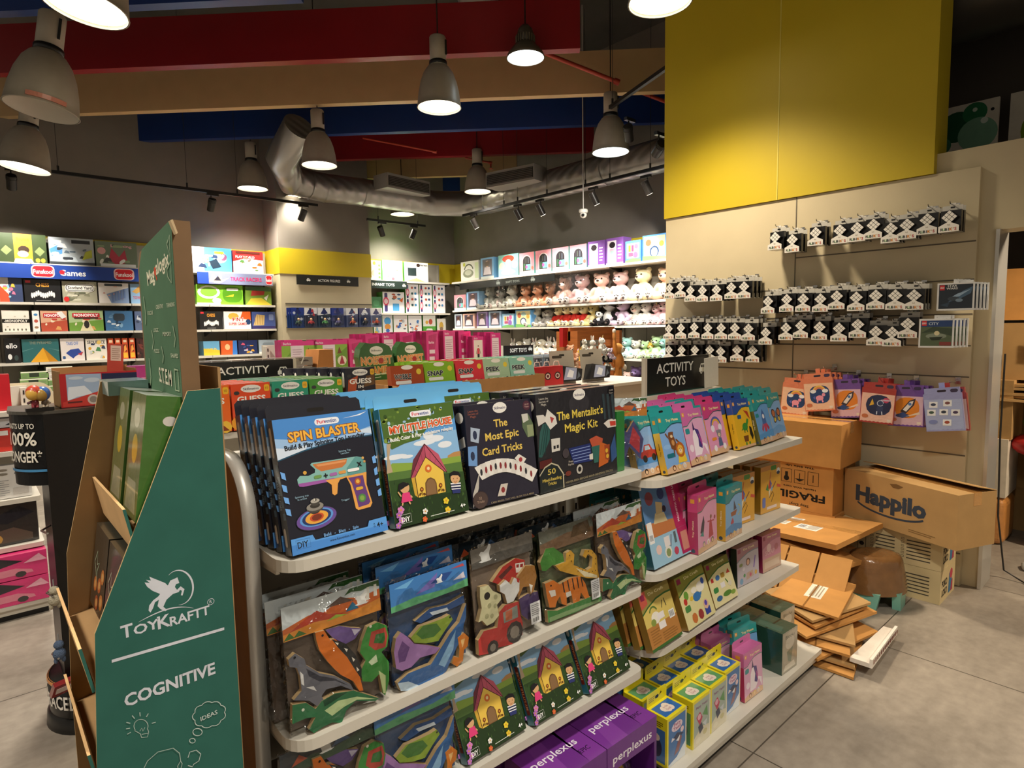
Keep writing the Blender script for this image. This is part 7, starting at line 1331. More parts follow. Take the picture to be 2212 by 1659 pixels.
for i, (k, px, H) in enumerate((('purple', 1375, .34), ('pink', 1356, .26), ('white', 1400, .24), ('yellow', 1418, .28))): plush(k, px, 810, .72, H, 'plush on the lowest toy shelf, '+ORD[i]+' from the monkey', 6.88, 0)
# doll and gift boxes
def archbox(a): a.rect(0, 0, 1, .14, '#bfe0dc'); a.poly([(.2, .14), (.2, .6)]+[(.5+.3*math.cos(math.radians(180-15*k)), .6+.28*math.sin(math.radians(180-15*k))) for k in range(13)]+[(.8, .6), (.8, .14)], '#f2d8d2'); a.poly([(.24, .16), (.24, .6)]+[(.5+.26*math.cos(math.radians(180-15*k)), .6+.24*math.sin(math.radians(180-15*k))) for k in range(13)]+[(.76, .6), (.76, .16)], '#2f2a30'); a.rect(.45, .2, .74, .46, '#6fb8b8'); a.cir(.5, .34, .08, '#d85a9a', 9); a.rect(.3, .2, .4, .5, '#3f6a4a'); a.rect(.6, .5, .63, .75, '#7a8a9a'); a.rect(.45, .52, .48, .75, '#5a6a5a'); a.cir(.88, .28, .08, '#c06a5a', 7)
def purpbox(a): a.rect(.08, .08, .6, .9, '#efe6ee'); a.ell(.36, .74, .18, .12, '#2a2228', 10); a.rnd(.2, .14, .56, .6, '#e0b8cc', .2); a.rect(.26, .3, .5, .52, '#a9c4c4'); a.lines(.68, .2, .9, .8, 5, '#e9c9e0'); a.rect(0, 0, 1, .07, '#e9dce4')
def bluebox(a): a.rect(.1, .2, .9, .88, '#d8e6ee'); a.cir(.7, .72, .13, '#e06aa0', 9); a.rect(.2, .5, .36, .8, '#d8b03a'); a.rect(.4, .5, .55, .8, '#b04a6a'); a.rect(.2, .28, .5, .46, '#c05a7a'); a.cir(.66, .34, .16, '#a06ac0', 10); a.poly([(0, 0), (1, 0), (1, .14), (.5, .2), (0, .1)], '#7ab86a')
def pengbox(a): a.rect(.06, .16, .94, .94, '#ece0a8'); a.ell(.5, .34, .2, .22, '#33507a', 12); a.ell(.5, .32, .14, .18, '#f0f0ee', 12); a.cir(.25, .7, .12, '#c06a4a', 9); a.ell(.52, .76, .16, .12, '#a9c8c0', 10); a.cir(.8, .62, .1, '#c8a04a', 9); a.poly([(0, 0), (1, 0), (1, .12), (0, .2)], '#7ab86a')
def dollbox(a): a.rect(.14, .14, .86, .92, '#4a4454'); a.cir(.5, .7, .16, '#d8b0a0', 9); a.poly([(.3, .8), (.7, .84), (.66, .6), (.3, .6)], '#4a3028'); a.poly([(.3, .55), (.7, .55), (.8, .2), (.2, .2)], '#d8ccd4'); a.rect(0, 0, 1, .12, '#dfe9e6')
def greybox(a): a.ell(.42, .38, .3, .22, '#8a9078', 12); a.arc(.45, .45, .26, 20, 160, .05, '#5a6050'); a.ell(.42, .42, .2, .14, '#c4c8b4', 10); a.rect(.8, .1, 1, .9, '#cfe0b4'); a.cir(.2, .85, .07, '#c0c84a', 8)
def redhair(a): a.ell(.5, .8, .3, .16, '#c04030', 12); a.ell(.5, .66, .14, .12, '#e9c8b0', 10); a.poly([(.3, .1), (.7, .1), (.6, .55), (.4, .55)], '#f0e4dc'); a.ell(.18, .5, .14, .16, '#e6d49a', 9); a.ell(.82, .5, .14, .16, '#e6d49a', 9); a.ell(.5, .2, .36, .12, '#f0ece6', 10)
DB = ((2.46, 996, 1035, .345, '#e6e8e0', greybox, 'white box with a baby carrier picture in the corner'), (2.46, 1039, 1068, .36, '#6fa8d8', dollbox, 'blue doll box, second from the corner'), (2.46, 1077, 1121, .36, '#7ab4a8', redhair, 'teal box with a red haired doll'),
*[(2.46, x0, x1, .345, '#d98c96', archbox, ORD[k]+' pink arched window box from the corner') for k, (x0, x1) in enumerate(((1122, 1155), (1157, 1192), (1193, 1229), (1231, 1268)))],
(2.46, 1270, 1307, .36, '#8a5ab0', purpbox, 'purple hair set box beside the pink arches'), (2.46, 1309, 1347, .365, '#8a5ab0', purpbox, 'second purple hair set box'), (2.46, 1350, 1385, .29, '#5a9ad8', bluebox, 'blue gift box beside the purple boxes'), (2.46, 1387, 1440, .33, '#5a9ad8', pengbox, 'blue box with a penguin picture beside the partition'),
(1.945, 980, 1006, .28, '#d98c96', archbox, 'pink arched window box on the second shelf'), (1.945, 1007, 1035, .32, '#8ab8e0', dollbox, 'pale blue doll box on the second shelf'),
(1.615, 980, 997, .26, '#b8c4cc', dollbox, 'grey doll box at the corner end of the third shelf'), (1.615, 998, 1024, .26, '#e0b0a0', dollbox, 'peach doll box on the third shelf'), (1.615, 1028, 1052, .28, '#8a6aa8', dollbox, 'violet doll box on the third shelf'), (1.615, 1054, 1082, .28, '#9ab8d8', dollbox, 'silver doll box on the third shelf'), (1.615, 1083, 1110, .23, '#8ac0e0', bluebox, 'small pale blue box on the third shelf'), (1.615, 1112, 1147, .28, '#6aa8e0', pengbox, 'blue penguin box on the third shelf'))
for z, x0, x1, h, bg, fn, lab in DB:
  a, c = at_x(x0, 620, 6.80), at_x(x1, 620, 6.80); w = abs(c.y-a.y)-.012
  o = gbox(w, h, .18, bg, fn, '#8fc8c4' if fn is archbox else None).obj('doll_box'); o.location = (6.80, (a.y+c.y)/2, z+.002); o.rotation_euler = (0, 0, -math.pi/2); tag(o, lab, 'doll box', 'doll boxes on the soft toy wall')
# wooden rack with hanging little plush, and the long armed monkey
WOOD = mat('stained_wood', '#a8622c', .5, noise=.25, nscale=6, stretch=(1, 1, 12))
t = empty('wooden_display_rack', 'brown wooden display rack holding small hanging plush toys', 'rack', (5.06, 4.26, 0), 0)
m = MB(); m.box(-.35, .0, .0, -.31, .3, 1.56, '#fff', WOOD); m.obj('side_post', t); m = MB(); m.box(.34, .0, .0, .38, .3, 1.56, '#fff', WOOD); m.obj('side_post', t)
m = MB(); m.box(-.31, .26, .2, .34, .28, 1.2, '#fff', WOOD); m.obj('back_board', t); m = MB(); m.box(-.35, .1, 1.46, .38, .13, 1.6, '#fff', WOOD); m.box(-.33, .1, 1.32, .36, .13, 1.39, '#fff', WOOD); m.obj('top_rail', t); m = MB(); m.box(-.5, -.05, .62, .55, .3, .66, '#fff', WOOD); m.obj('rack_shelf', t)
for k in range(3): m = MB(); m.tube([(-.28+.24*k, .1, 1.35-.012*k), (-.52+.24*k, -.24, 1.31-.012*k)], .008, '#e6ddd0', PLASTIC, 8); m.obj('hanging_arm', t)
m = MB(); m.box(-.06, 0, 0, .03, .05, .2, '#a82020', PLASTIC); o = m.obj('red_hook_block'); o.location = (4.70, 4.40, 1.40); tag(o, 'red block on the end of the wooden rack top rail', 'block')
mk = [((0, 0, .40), (.085, .07, .13), (0, 0, 0), '#dd8f48'), ((0, 0, .60), (.085, .08, .085), (0, 0, 0), '#e2984e'), ((.02, -.06, .585), (.055, .04, .055), (0, 0, 0), '#f0e2cc'), ((-.085, 0, .61), (.03, .02, .035), (0, 0, 0), '#f0d8b8'), ((.085, 0, .61), (.03, .02, .035), (0, 0, 0), '#f0d8b8'),
   ((-.09, 0, .62), (.032, .032, .17), (0, -12, 0), '#dd8f48'), ((-.125, -.005, .80), (.03, .03, .08), (0, -6, 0), '#e09a58'), ((-.13, -.005, .88), (.032, .03, .035), (0, 0, 0), '#f0e2cc'), ((.09, -.02, .40), (.03, .035, .14), (0, -20, 0), '#dd8f48'), ((.13, -.05, .29), (.03, .03, .05), (0, 0, 0), '#f0e2cc'),
   ((-.045, 0, .18), (.04, .042, .17), (0, 6, 0), '#dd8f48'), ((.05, 0, .18), (.04, .042, .17), (0, -8, 0), '#dd8f48'), ((-.065, -.04, .025), (.04, .07, .028), (0, 0, 0), '#f0e2cc'), ((.075, -.04, .025), (.04, .07, .028), (0, 0, 0), '#f0e2cc')]
me, ps = blob('plush_monkey', mk, .011, [('plush_eyes', [((-.005, -.098, .60), .009, '#1b1614'), ((.04, -.098, .60), .009, '#1b1614')]), ('plush_nose', [((.02, -.103, .575), .008, '#6a4430')])])
o = bpy.data.objects.new('plush_monkey', me); COL.objects.link(o); o.location = (5.12, 4.06, .976); o.rotation_euler = (0, 0, math.radians(12)); o.scale = (.72, .72, .66)
for n, q in ps: c = bpy.data.objects.new(n, q); COL.objects.link(c); c.parent = o
tag(o, 'orange long armed plush monkey with one arm raised beside the wooden rack', 'plush toy')
m = MB(); m.box(-.14, -.1, 0, .2, .16, .31, '#a8703c', CARTON); o = m.obj('display_box'); o.location = (5.12, 4.10, .662); tag(o, 'brown box under the orange monkey', 'box')
hp = (('tan', 1232, 762, .17), ('giraffe', 1254, 770, .17), ('white', 1262, 745, .13), ('bunny', 1280, 748, .15), ('unicorn', 1300, 744, .16), ('white', 1276, 772, .15), ('purple', 1288, 774, .14), ('panda', 1306, 768, .15), ('white', 1312, 786, .15), ('dog', 1290, 796, .15), ('panda', 1284, 808, .16), ('panda', 1302, 806, .17), ('tan', 1242, 780, .18), ('lilac', 1318, 764, .13))
for i, (k, x, y, H) in enumerate(hp):
  p = at_y(x, y, 4.02+.05*(i % 3)); s = H/.95; put(('plush_toy', k), mk_plush(k), 'small '+{'tan': 'orange', 'giraffe': 'yellow', 'white': 'white', 'bunny': 'white long eared', 'unicorn': 'white unicorn', 'purple': 'purple', 'panda': 'black and white', 'dog': 'cream floppy eared', 'lilac': 'lilac'}[k]+' plush hanging on the rack, '+('upper' if y < 755 else 'middle' if y < 785 else 'lower')+' level, '+ORD[i]+' along', 'plush toy', (p.x, p.y, p.z-H/2), (i*37) % 40-20, 0, 'small plush on the wooden rack', s, s)
# ================================================================= middle of the shop
# card game boxes on the low unit
def guess(bg, title=True, pic=None):
  def fn():
    w, h, d = .165, .20, .045
    b = carton(w, h, d, [bg, bg, bg, bg, '#f0e6da', bg], GLOSS); a = front(b, w, h, GLOSS)
    a.ell(.5, .88, .26, .085, '#f2efe8'); a.txt('Skillmatics', .5, .88, .05, '#33304a', .4, .015); a.rnd(.84, .8, .98, .95, '#f0b92e', .3); a.txt('10', .91, .875, .05, '#7a3a10', .07)
    if pic: pic(a)
    a.txt('GUESS', .5, .66, .12, '#f6f2ea', .72, .03); a.txt('IN', .5, .52, .07, '#f6f2ea', .16, .03); a.txt('10', .5, .34, .17, '#f6f2ea', .34, .04)
    a.poly([(.05, .02), (.3, .22), (.5, .08), (.7, .22), (.95, .02)], '#8a3a1a'); a.rnd(.06, .76, .2, .84, '#3a3a3a', .5)
    l = left(b, w, h, d, GLOSS); l.rnd(.25, .5, .75, .9, '#efe9dc', .5)
    return b
  return fn
GZ = 1.178
def orange(a): a.cir(.15, .15, .2, '#f0a030', 9); a.cir(.85, .1, .16, '#f0c040', 9)
def black(a): a.poly([(.02, .2), (.3, .3), (.42, .8), (.1, .7)], '#b8502a'); a.poly([(.6, .5), (.98, .55), (.98, .8), (.7, .78)], '#6a4a2a'); a.poly([(.1, .05), (.45, .28), (.5, .1)], '#ece6da')
for kind, bg, xs, n, lab, pic in (('o', '#ee6a1f', (.742,), 6, 'orange card game box', orange), ('r', '#e5502a', (.915,), 6, 'red orange card game box', orange), ('t', '#2f9a7c', (1.09,), 7, 'teal card game box', None), ('g', '#4d9a3c', (1.262,), 7, 'green card game box', None)):
  for x in xs:
    for k in range(n): put(('card_game_box', kind), guess(bg, True, pic), lab+' on the low unit, '+('front of its row' if k == 0 else ORD[k-1]+' behind the front one'), 'card game', (x-.012*k, 2.735+.05*k, GZ), 0, 3, 'card game boxes')
for k in range(6): put(('card_game_box', 'b'), guess('#23232e', True, black), 'black card game box on the low unit, '+('front of its row' if k == 0 else ORD[k-1]+' behind the front one'), 'card game', (1.475-.04*k, 2.80+.05*k, GZ+.035), 0, 3, 'card game boxes')
m = MB(); m.box(-.32, 0, 0, .12, .30, .035, '#c9a06c', CARTON); o = m.obj('cardboard_riser'); o.location = (1.475, 2.795, GZ); tag(o, 'cardboard riser under the black card game boxes', 'riser')
# cardboard tray with small snap games
m = MB(); W, D, HH = 1.06, .44, .13
m.box(0, 0, 0, W, .006, HH, '#b98a58', CARTON); m.box(0, D-.006, 0, W, D, HH, '#b98a58', CARTON); m.box(0, .006, 0, .006, D-.006, HH, '#b98a58', CARTON); m.box(W-.006, .006, 0, W, D-.006, HH, '#b98a58', CARTON); m.box(.006, .006, 0, W-.006, D-.006, .006, '#a87c4c', CARTON)
o = m.obj('cardboard_tray'); o.location = (1.62, 2.70, 1.185); tag(o, 'brown cardboard tray holding green and red snap games', 'tray')
def snap(bg, word):
  def fn():
    w, h, d = .20, .15, .04; b = carton(w, h, d, [bg, bg, bg, bg, '#eef0e0', bg], GLOSS); a = front(b, w, h, GLOSS); a.ell(.5, .92, .18, .08, '#f2efe8'); a.cir(.85, .75, .08, '#e8d04a', 9); a.txt(word, .35, .6, .17, '#23313a', .5, .04, 0, '#f2f2ea'); a.rnd(.12, .34, .6, .46, '#e9eef0', .4)
    for i in range(5): a.cir(.15+.18*i, .16, .08, ('#33403c', '#e9e6e0', '#5a7a8a', '#e9e6e0', '#2f3a4c')[i], 9)
    return b
  return fn
for kind, bg, x, lab in (('g', '#86b832', 1.93, 'lime green snap game'), ('r', '#d83a48', 2.14, 'red snap game'), ('w', '#a9c8a8', 2.34, 'pale green snap game'), ('a', '#8ac4b4', 2.545, 'aqua snap game')):
  for k in range(5): put(('snap_game_box', kind), snap(bg, 'SNAP' if kind in 'gr' else 'PEEK'), lab+' in the cardboard tray, '+('front of its row' if k == 0 else ORD[k-1]+' behind the front one'), 'card game', (x-.006*k, 2.745+.055*k, 1.192+.075), 0, 10, 'snap games')
m = MB(); m.box(0, 0, 0, .98, .32, .07, '#cdb48c', CARTON); o = m.obj('tray_filler'); o.location = (1.66, 2.73, 1.193); tag(o, 'flat cardboard filler under the snap games in the tray', 'riser')
put(('snap_game_box', 'o'), snap('#a84a28', 'WOBBLE'), 'brown game box at the left end of the cardboard tray', 'card game', (1.72, 2.74, 1.262), 0, 8)
# green zip pouches of a word game
def noise_pouch():
  w, h = .22, .34; b = MB(); P = [(-.45, .02), (.45, .02), (.48, .3), (.47, .5), (.5, .62), (.47, .8), (.38, .93), (.2, .985), (-.1, .97), (-.3, 1), (-.44, .9), (-.49, .75), (-.45, .6), (-.48, .45), (-.46, .2)]
  b.prism([(x*w, y*h) for x, y in P], 0, .03, '#3f6a3a', WRAP); a = front(b, w, h, WRAP)
  a.poly([(.06, .03), (.94, .03), (.96, .32), (.04, .3)], '#b8c4c8'); a.ell(.5, .86, .19, .075, '#f0eee6'); a.txt('Skillmatics', .5, .86, .03, '#2f3f3a', .3, .015); a.txt('NOISIEST\nGAME', .5, .6, .13, '#e89a5a', .86, .04, 2, '#f2dcb0'); a.cir(.62, .68, .08, '#b83a34', 10); a.line([(.1, .42), (.75, .46)], .03, '#dfe9cf'); a.line([(.12, .37), (.6, .4)], .02, '#dfe9cf')
  a.cir(.3, .16, .1, '#c9743a', 9); a.cir(.62, .2, .12, '#a83a2a', 9); a.ell(.8, .12, .1, .08, '#e6c8a0', 9); a.cir(.15, .1, .07, '#8a5a3a', 8)
  return b
for i, (px, n) in enumerate(((806, 3), (880, 2))):
  p = at_y(px, 780, 3.25)
  for k in range(n): put(('word_game_pouch', 'n'), noise_pouch, 'green leaf shaped game pouch with orange lettering, '+('nearer the dolls' if i == 0 else 'nearer the snap games')+('' if k == 0 else ', '+ORD[k-1]+' behind'), 'game pouch', (p.x+.012*k, 3.20+.045*k, 1.19), -6 if i == 0 else 4, 2, 'green game pouches')
# pink doll boxes on the middle unit
def barbie(kind):
  def fn():
    w, h, d = (.27 if kind == 'play' else .145), .33, .07; pk = '#dd3f8c'
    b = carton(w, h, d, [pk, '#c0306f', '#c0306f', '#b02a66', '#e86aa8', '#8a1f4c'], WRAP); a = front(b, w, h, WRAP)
    if kind == 'play':
      a.rect(0, .3, 1, .9, '#8fb84a'); a.poly([(0, .55), (.3, .8), (.6, .6), (1, .85), (1, .3), (0, .3)], '#6f9a3a'); a.rect(.25, 0, .62, .9, '#ead8e2'); a.lines(.3, .25, .56, .85, 12, '#b898a8', .3); a.cir(.82, .52, .14, '#e9e0c8', 12); a.poly([(.74, .44), (.9, .44), (.82, .66)], '#a83a4a'); a.txt('Barbie', .16, .95, .05, '#f6d8e6', .22, .02); a.rect(.33, .06, .5, .14, '#3a3038'); a.poly([(.68, .68), (.75, .85), (.82, .7)], '#7a4a34')
    elif kind == 'back':
      a.rect(.12, .06, .8, .86, '#efdbe4'); a.lines(.18, .1, .74, .8, 12, '#c090a8', .3); a.txt('Barbie', .3, .93, .06, '#f6d8e6', .34, .02)
    elif kind == 'doll':
      a.rect(.1, .06, .9, .9, '#f0e2da'); a.cir(.5, .74, .05, '#7a4a34', 9); a.poly([(.42, .68), (.58, .68), (.62, .52), (.38, .52)], '#d84a5a'); a.line([(.4, .66), (.3, .52)], .04, '#8a5a44'); a.line([(.6, .66), (.7, .52)], .04, '#8a5a44'); a.poly([(.4, .52), (.6, .52), (.58, .3), (.42, .3)], '#23232c'); a.lines(.16, .08, .84, .26, 5, '#c9b0a8', .3); a.txt('Barbie', .3, .95, .05, '#f6d8e6', .3, .02)
    else:
      a.poly([(.2, .1), (.8, .1), (.7, .5), (.9, .95), (.2, .9)], '#c22f72'); a.rect(.24, .42, .7, .52, '#efdbe4'); a.rect(.22, .1, .66, .34, '#efdbe4'); a.txt('Barbie', .42, .72, .07, '#f6d8e6', .44, .02)
    return b
  return fn
BZ = 1.122
bs = [('play', 622, 4.43, 1.20, 0), ('play', 690, 4.43, 1.20, 0), ('side', 770, 4.47, 1.20, 8), ('side', 806, 4.50, 1.235, 4), ('back', 842, 4.50, 1.24, 2), ('side', 880, 4.50, 1.245, -3), ('side', 935, 4.50, 1.25, 3), ('back', 972, 4.50, 1.255, 0), ('side', 1005, 4.48, 1.25, -6), ('doll', 1034, 4.36, 1.2, 2), ('back', 1072, 4.38, 1.23, 4)]
for i, (k, px, y, z, rz) in enumerate(bs):
  p = at_y(px+26 if k == 'play' else px, 760, y); s = .9 if k in ('side', 'back', 'doll') else 1
  put(('doll_set', k), barbie(k), 'pink doll set, '+ORD[i]+' from the board games, '+{'play': 'with a green garden picture', 'side': 'with two pale labels', 'back': 'showing its printed back', 'doll': 'with a standing doll picture'}[k], 'doll set', (p.x, y, z), rz, 1, 'pink doll sets', s)
  for j in range(2 if k != 'doll' else 1): put(('doll_set', 'side'), barbie('side'), 'pink doll set behind the '+ORD[i]+' one, '+('directly behind', 'last in the row')[j], 'doll set', (p.x-.015*j-.01, y+.085+.08*j, z+.008), rz, 1, 'pink doll sets', s*.97)
m = MB(); m.box(1.76, 4.40, BZ, 3.94, 4.86, 1.198, '#8f2a5a', CARTON); tag(m.obj('pink_riser'), 'magenta riser under the pink doll sets', 'riser')
m = MB(); m.box(0, 0, 0, 1.1, .012, .11, '#15140f'); o = m.obj('shelf_fascia'); o.location = (2.72, 4.34, 1.14); tag(o, 'plain black fascia below the pink doll sets', 'fascia sign')
# clear topped boxes stacked beside the dolls (behind the ACTIVITY TOYS sign)
for i in range(5):
  for j in range(3): put(('clear_toy_box', 'c'), lambda: gbox(.17, .05, .14, '#9a8f88', sp(211, ['#e9e2dc', '#5a4a4a', '#b8a090'], 8, .06, .14), '#8a7f78', WRAP), 'flat clear topped box behind the activity toys sign, '+('bottom', 'middle', 'top')[j]+' layer, '+ORD[i]+' along', 'toy box', (.80+.175*i+.004*j, 3.64, 1.287+.054*j), 0, 0, 'flat clear topped boxes')
m = MB(); m.box(.70, 3.55, 0, 1.72, 3.95, 1.28, '#cfc6b4', PLASTIC); m.box(.69, 3.54, 1.262, 1.73, 3.96, 1.284, '#d9d2c4', PLASTIC); tag(m.obj('display_table'), 'cream display block behind the activity toys sign', 'table')
m = MB(); m.prism([(0, 0), (.12, 0), (.12, .2), (.03, .2)], 0, .2, '#b87a44', CARTON); o = m.obj('brown_carton'); o.location = (1.60, 3.62, 1.287); tag(o, 'small brown carton beside the pink garden doll sets', 'carton')
# small clear boxed figures on the soft toys unit
for i in range(6):
  for j in range(2): put(('clear_figure_box', 'f'), lambda: gbox(.145, .16, .10, '#7a8a94', seq(RN(.1, .1, .9, .8, '#4a545c', .2), sp(221, ['#b8c0c4', '#2f363c', '#8a949a'], 7, .06, .12), R(0, .86, 1, 1, '#a9b8c0')), '#8a98a4', WRAP), 'clear boxed toy figure below the soft toys sign, '+ORD[i]+' along'+('' if j == 0 else ', behind'), 'figure box', (4.28+.155*i, 4.72+.12*j, 1.142), 0, 0, 'clear boxed figures')
# red gift bags and black gift packs on the back edge of the near unit
def redbag():
  b = MB(); b.prism([(-.06, 0), (.06, 0), (.052, .17), (-.052, .17)], 0, .06, '#c8242e', GLOSS); a = front(b, .12, .17, GLOSS); a.cir(.5, .55, .26, '#3a1418', 12); a.cir(.5, .55, .18, '#e9d8d0', 12); a.cir(.5, .55, .1, '#6a2024', 10)
  b.tube([(-.03, .03, .17), (-.02, .03, .205), (.02, .03, .205), (.03, .03, .17)], .004, '#e9dcd0', PLASTIC, 6); return b
for i in range(4): p = at_y(1137+21*i, 815, 2.85); put(('red_gift_bag', 'r'), redbag, 'small red gift bag with a round mark, '+ORD[i]+' from the cardboard tray', 'gift bag', (p.x+.02, 2.85, 1.2), -25, 0, 'small red gift bags', .72, .85)
m = MB(); m.box(2.78, 2.72, 0, 3.95, 3.2, 1.18, '#cfc6b4', PLASTIC); m.box(2.77, 2.71, 1.18, 3.96, 3.21, 1.2, '#d9d2c4', PLASTIC); tag(m.obj('display_counter'), 'cream counter carrying the red gift bags and grey watch packs', 'table')
def watchpack():
  b = MB(); b.prism([(-.11, .0), (.11, 0), (.11, .24), (-.11, .24)], .07, .072, '#a49e94', GLOSS); q = Art(b, (-.11, .07, 0), (1, 0, 0), (0, 0, 1), .22, .24, GLOSS); q.rnd(.4, .84, .62, .9, '#1a1714', .5); q.rnd(.1, .78, .5, .86, '#3a3630', .4)
  b.prism([(-.10, .02), (.10, .02), (.12, .1), (-.06, .13)], .0, .07, '#1d1f24', GLOSS); a = Art(b, (-.1, -.0005, .02), (1, 0, 0), (0, 0, 1), .2, .11, GLOSS); a.poly([(.2, .1), (.75, .1), (.85, .8), (.35, .9)], '#9aa4c4'); a.poly([(.35, .3), (.6, .2), (.7, .6), (.5, .75)], '#dfe4f0'); a.poly([(.8, .1), (.98, .3), (.9, .6)], '#5a6472'); return b
for i, px in enumerate((1205, 1265)): p = at_y(px, 820, 2.85); put(('watch_pack', 'w'), watchpack, 'grey backed hanging pack with a black strap, '+('beside the red gift bags', 'beside the wooden rack')[i], 'watch pack', (p.x+.14+.03*i, 2.86, 1.2), -6, 8, 'grey hanging packs')
# magenta set and the box it stands on, left of the green header
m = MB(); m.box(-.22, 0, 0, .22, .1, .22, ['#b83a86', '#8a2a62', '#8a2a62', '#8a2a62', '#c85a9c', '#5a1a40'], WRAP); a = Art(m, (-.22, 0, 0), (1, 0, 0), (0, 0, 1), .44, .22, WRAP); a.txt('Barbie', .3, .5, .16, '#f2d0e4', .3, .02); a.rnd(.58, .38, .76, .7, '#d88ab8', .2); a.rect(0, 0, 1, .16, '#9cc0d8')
p = at_y(288, 800, 4.0); o = m.obj('doll_set'); o.location = (p.x, 4.03, 1.202); tag(o, 'magenta doll set left of the green cardboard header', 'doll set')
m = MB(); m.box(.55, 3.98, 0, 1.15, 4.35, 1.18, '#cfc6b4', PLASTIC); m.box(.54, 3.97, 1.18, 1.16, 4.36, 1.2, '#d9d2c4', PLASTIC); tag(m.obj('display_table'), 'cream display block under the magenta doll set', 'table')
# left unit: red box, red bags, white boxes, dark bags, pink car bags
def redlogo():
  b = gbox(.3, .205, .12, '#c4242f', seq(EL(.5, .5, .3, .36, '#efe4dc', 20), EL(.5, .5, .24, .29, '#c4242f', 20), EL(.5, .5, .18, .22, '#efe4dc', 16), T('TOYS', .5, .5, .13, '#3a1a1c', .26))); return b
put(('red_logo_box', 'r'), redlogo, 'red box with a round white mark on the left unit', 'box', (.02, 4.50, 1.181), 0)
for k in range(4): put(('toy_packet', 'r'), lambda: gbox(.2, .13, .16, '#d8382c', seq(PO([(0, .5), (.5, .9), (1, .6), (1, .2), (0, .2)], '#b82a22'), R(.1, .7, .6, .9, '#e9e4e0')), '#c0302a', WRAP), 'glossy red packet on the second shelf of the left unit, '+ORD[k]+' from the black display', 'packet', (.12-.23*k, 4.44, .956), 4*k-5, 0, 'red packets')
for k in range(3): put(('toy_packet', 'w'), lambda: gbox(.16, .05, .22, '#dfe2e8', sp(231, ['#c0323a', '#2a2f44', '#b8c0cc'], 6, .08, .16), '#dfe2e8', WRAP), 'white and navy packet lying on the red packets, '+ORD[k]+' from the black display', 'packet', (.12-.21*k, 4.45, 1.09), 8*k, 0, 'white and navy packets')
def carcard():
  b = gbox(.25, .19, .06, '#e6e4e0', seq(*[EL(.2+.3*(k % 3), .86-.12*(k//3), .1, .04, ('#3a3f44', '#8a8478', '#2a2f3a')[k % 3], 8) for k in range(6)], lambda a: a.lines(.06, .1, .6, .6, 8, '#a8a8a8', .35), R(.66, .1, .94, .3, '#c9c4be'), R(.06, .04, .26, .1, '#c0323a')), '#c9d0dc', WRAP); return b
put(('car_set_box', 'c'), carcard, 'white car set box beside the black display on the left unit', 'box', (.10, 4.46, .682), 0); put(('car_set_box', 'c'), carcard, 'white car set box second from the black display', 'box', (-.19, 4.46, .682), 0)
for k in range(3): put(('dark_bag', 'd'), lambda: gbox(.28, .24, .14, '#3a3634', seq(PO([(.05, .3), (.6, .4), (.9, .2), (.9, .05), (.1, .05)], '#6a5a50'), EL(.3, .16, .12, .12, '#d8a85a', 9), PO([(.1, .6), (.7, .9), (.95, .7), (.5, .5)], '#26262e')), '#2f2b2a', WRAP), 'dark wrapped toy, third shelf of the left unit, '+ORD[k]+' from the black display', 'packet', (.10-.3*k, 4.47, .412), 3, 0, 'dark wrapped toys')
def pinkbag():
  b = gbox(.36, .14, .24, '#e2387e', seq(PO([(0, .6), (.4, .95), (.7, .7), (.3, .5)], '#26222c'), PO([(.1, .2), (.3, .42), (.6, .45), (.8, .3), (.82, .18), (.1, .14)], '#e88aa0'), EL(.26, .16, .07, .12, '#3a3436', 9), EL(.66, .18, .07, .12, '#3a3436', 9), PO([(.05, .4), (.2, .55), (.25, .4)], '#6a8a4a'), PO([(.7, .6), (.9, .9), (1, .6)], '#f2b0c4')), '#d83474', WRAP); return b
for k in range(2):
  for j in range(2): put(('pink_car_bag', 'p'), pinkbag, 'pink toy car bag under the left unit, '+('lower', 'upper')[j]+' layer, '+('beside the black display', 'further along')[k], 'packet', (.08-.38*k, 4.36, .09+.145*j), 2*j-1, 0, 'pink car bags')
# ================================================================= green cardboard display (floor stand)
KRAFT, GRN = '#a8855a', '#30655a'
t = empty('cardboard_display_stand', 'dark green cardboard floor display with white horse emblem, nearest the camera', 'display stand', (.13, 1.25, 0))
def W2(px, py): p = at_y(px, py, 1.25); return (p.x-.13, p.z)
side = [W2(405, 845), W2(475, 838), (.232, 0), (-.012, 0), (-.012, .84), W2(205, 1370)]
m = MB(); m.prism(side, 0, .005, GRN, CARTON, side='#c9a878'); a = Art(m, (0, 0, 0), (1, 0, 0), (0, 0, 1), 1, 1, CARTON, 8e-5)
def g(px, py): p = at_y(px, py, 1.25); return (p.x-.13, p.z)
def z2(x, y): return g(x/3.614, 1200+y/3.614)       # traced from an enlargement of the panel
WH = '#d6d9e2'
a.poly([z2(*p) for p in ((1165, 165), (1215, 185), (1290, 215), (1310, 235), (1330, 195), (1365, 180), (1385, 170), (1400, 215), (1375, 222), (1365, 245), (1382, 268), (1410, 240), (1440, 262), (1425, 312), (1412, 310), (1420, 275), (1405, 268), (1395, 285), (1350, 300), (1300, 345), (1275, 400), (1305, 425), (1290, 435), (1255, 420), (1230, 395), (1240, 345), (1210, 365), (1195, 410), (1175, 445), (1160, 430), (1165, 390), (1195, 350), (1235, 320), (1250, 300), (1190, 275), (1150, 245), (1128, 210), (1170, 215), (1140, 190), (1178, 195))], WH)
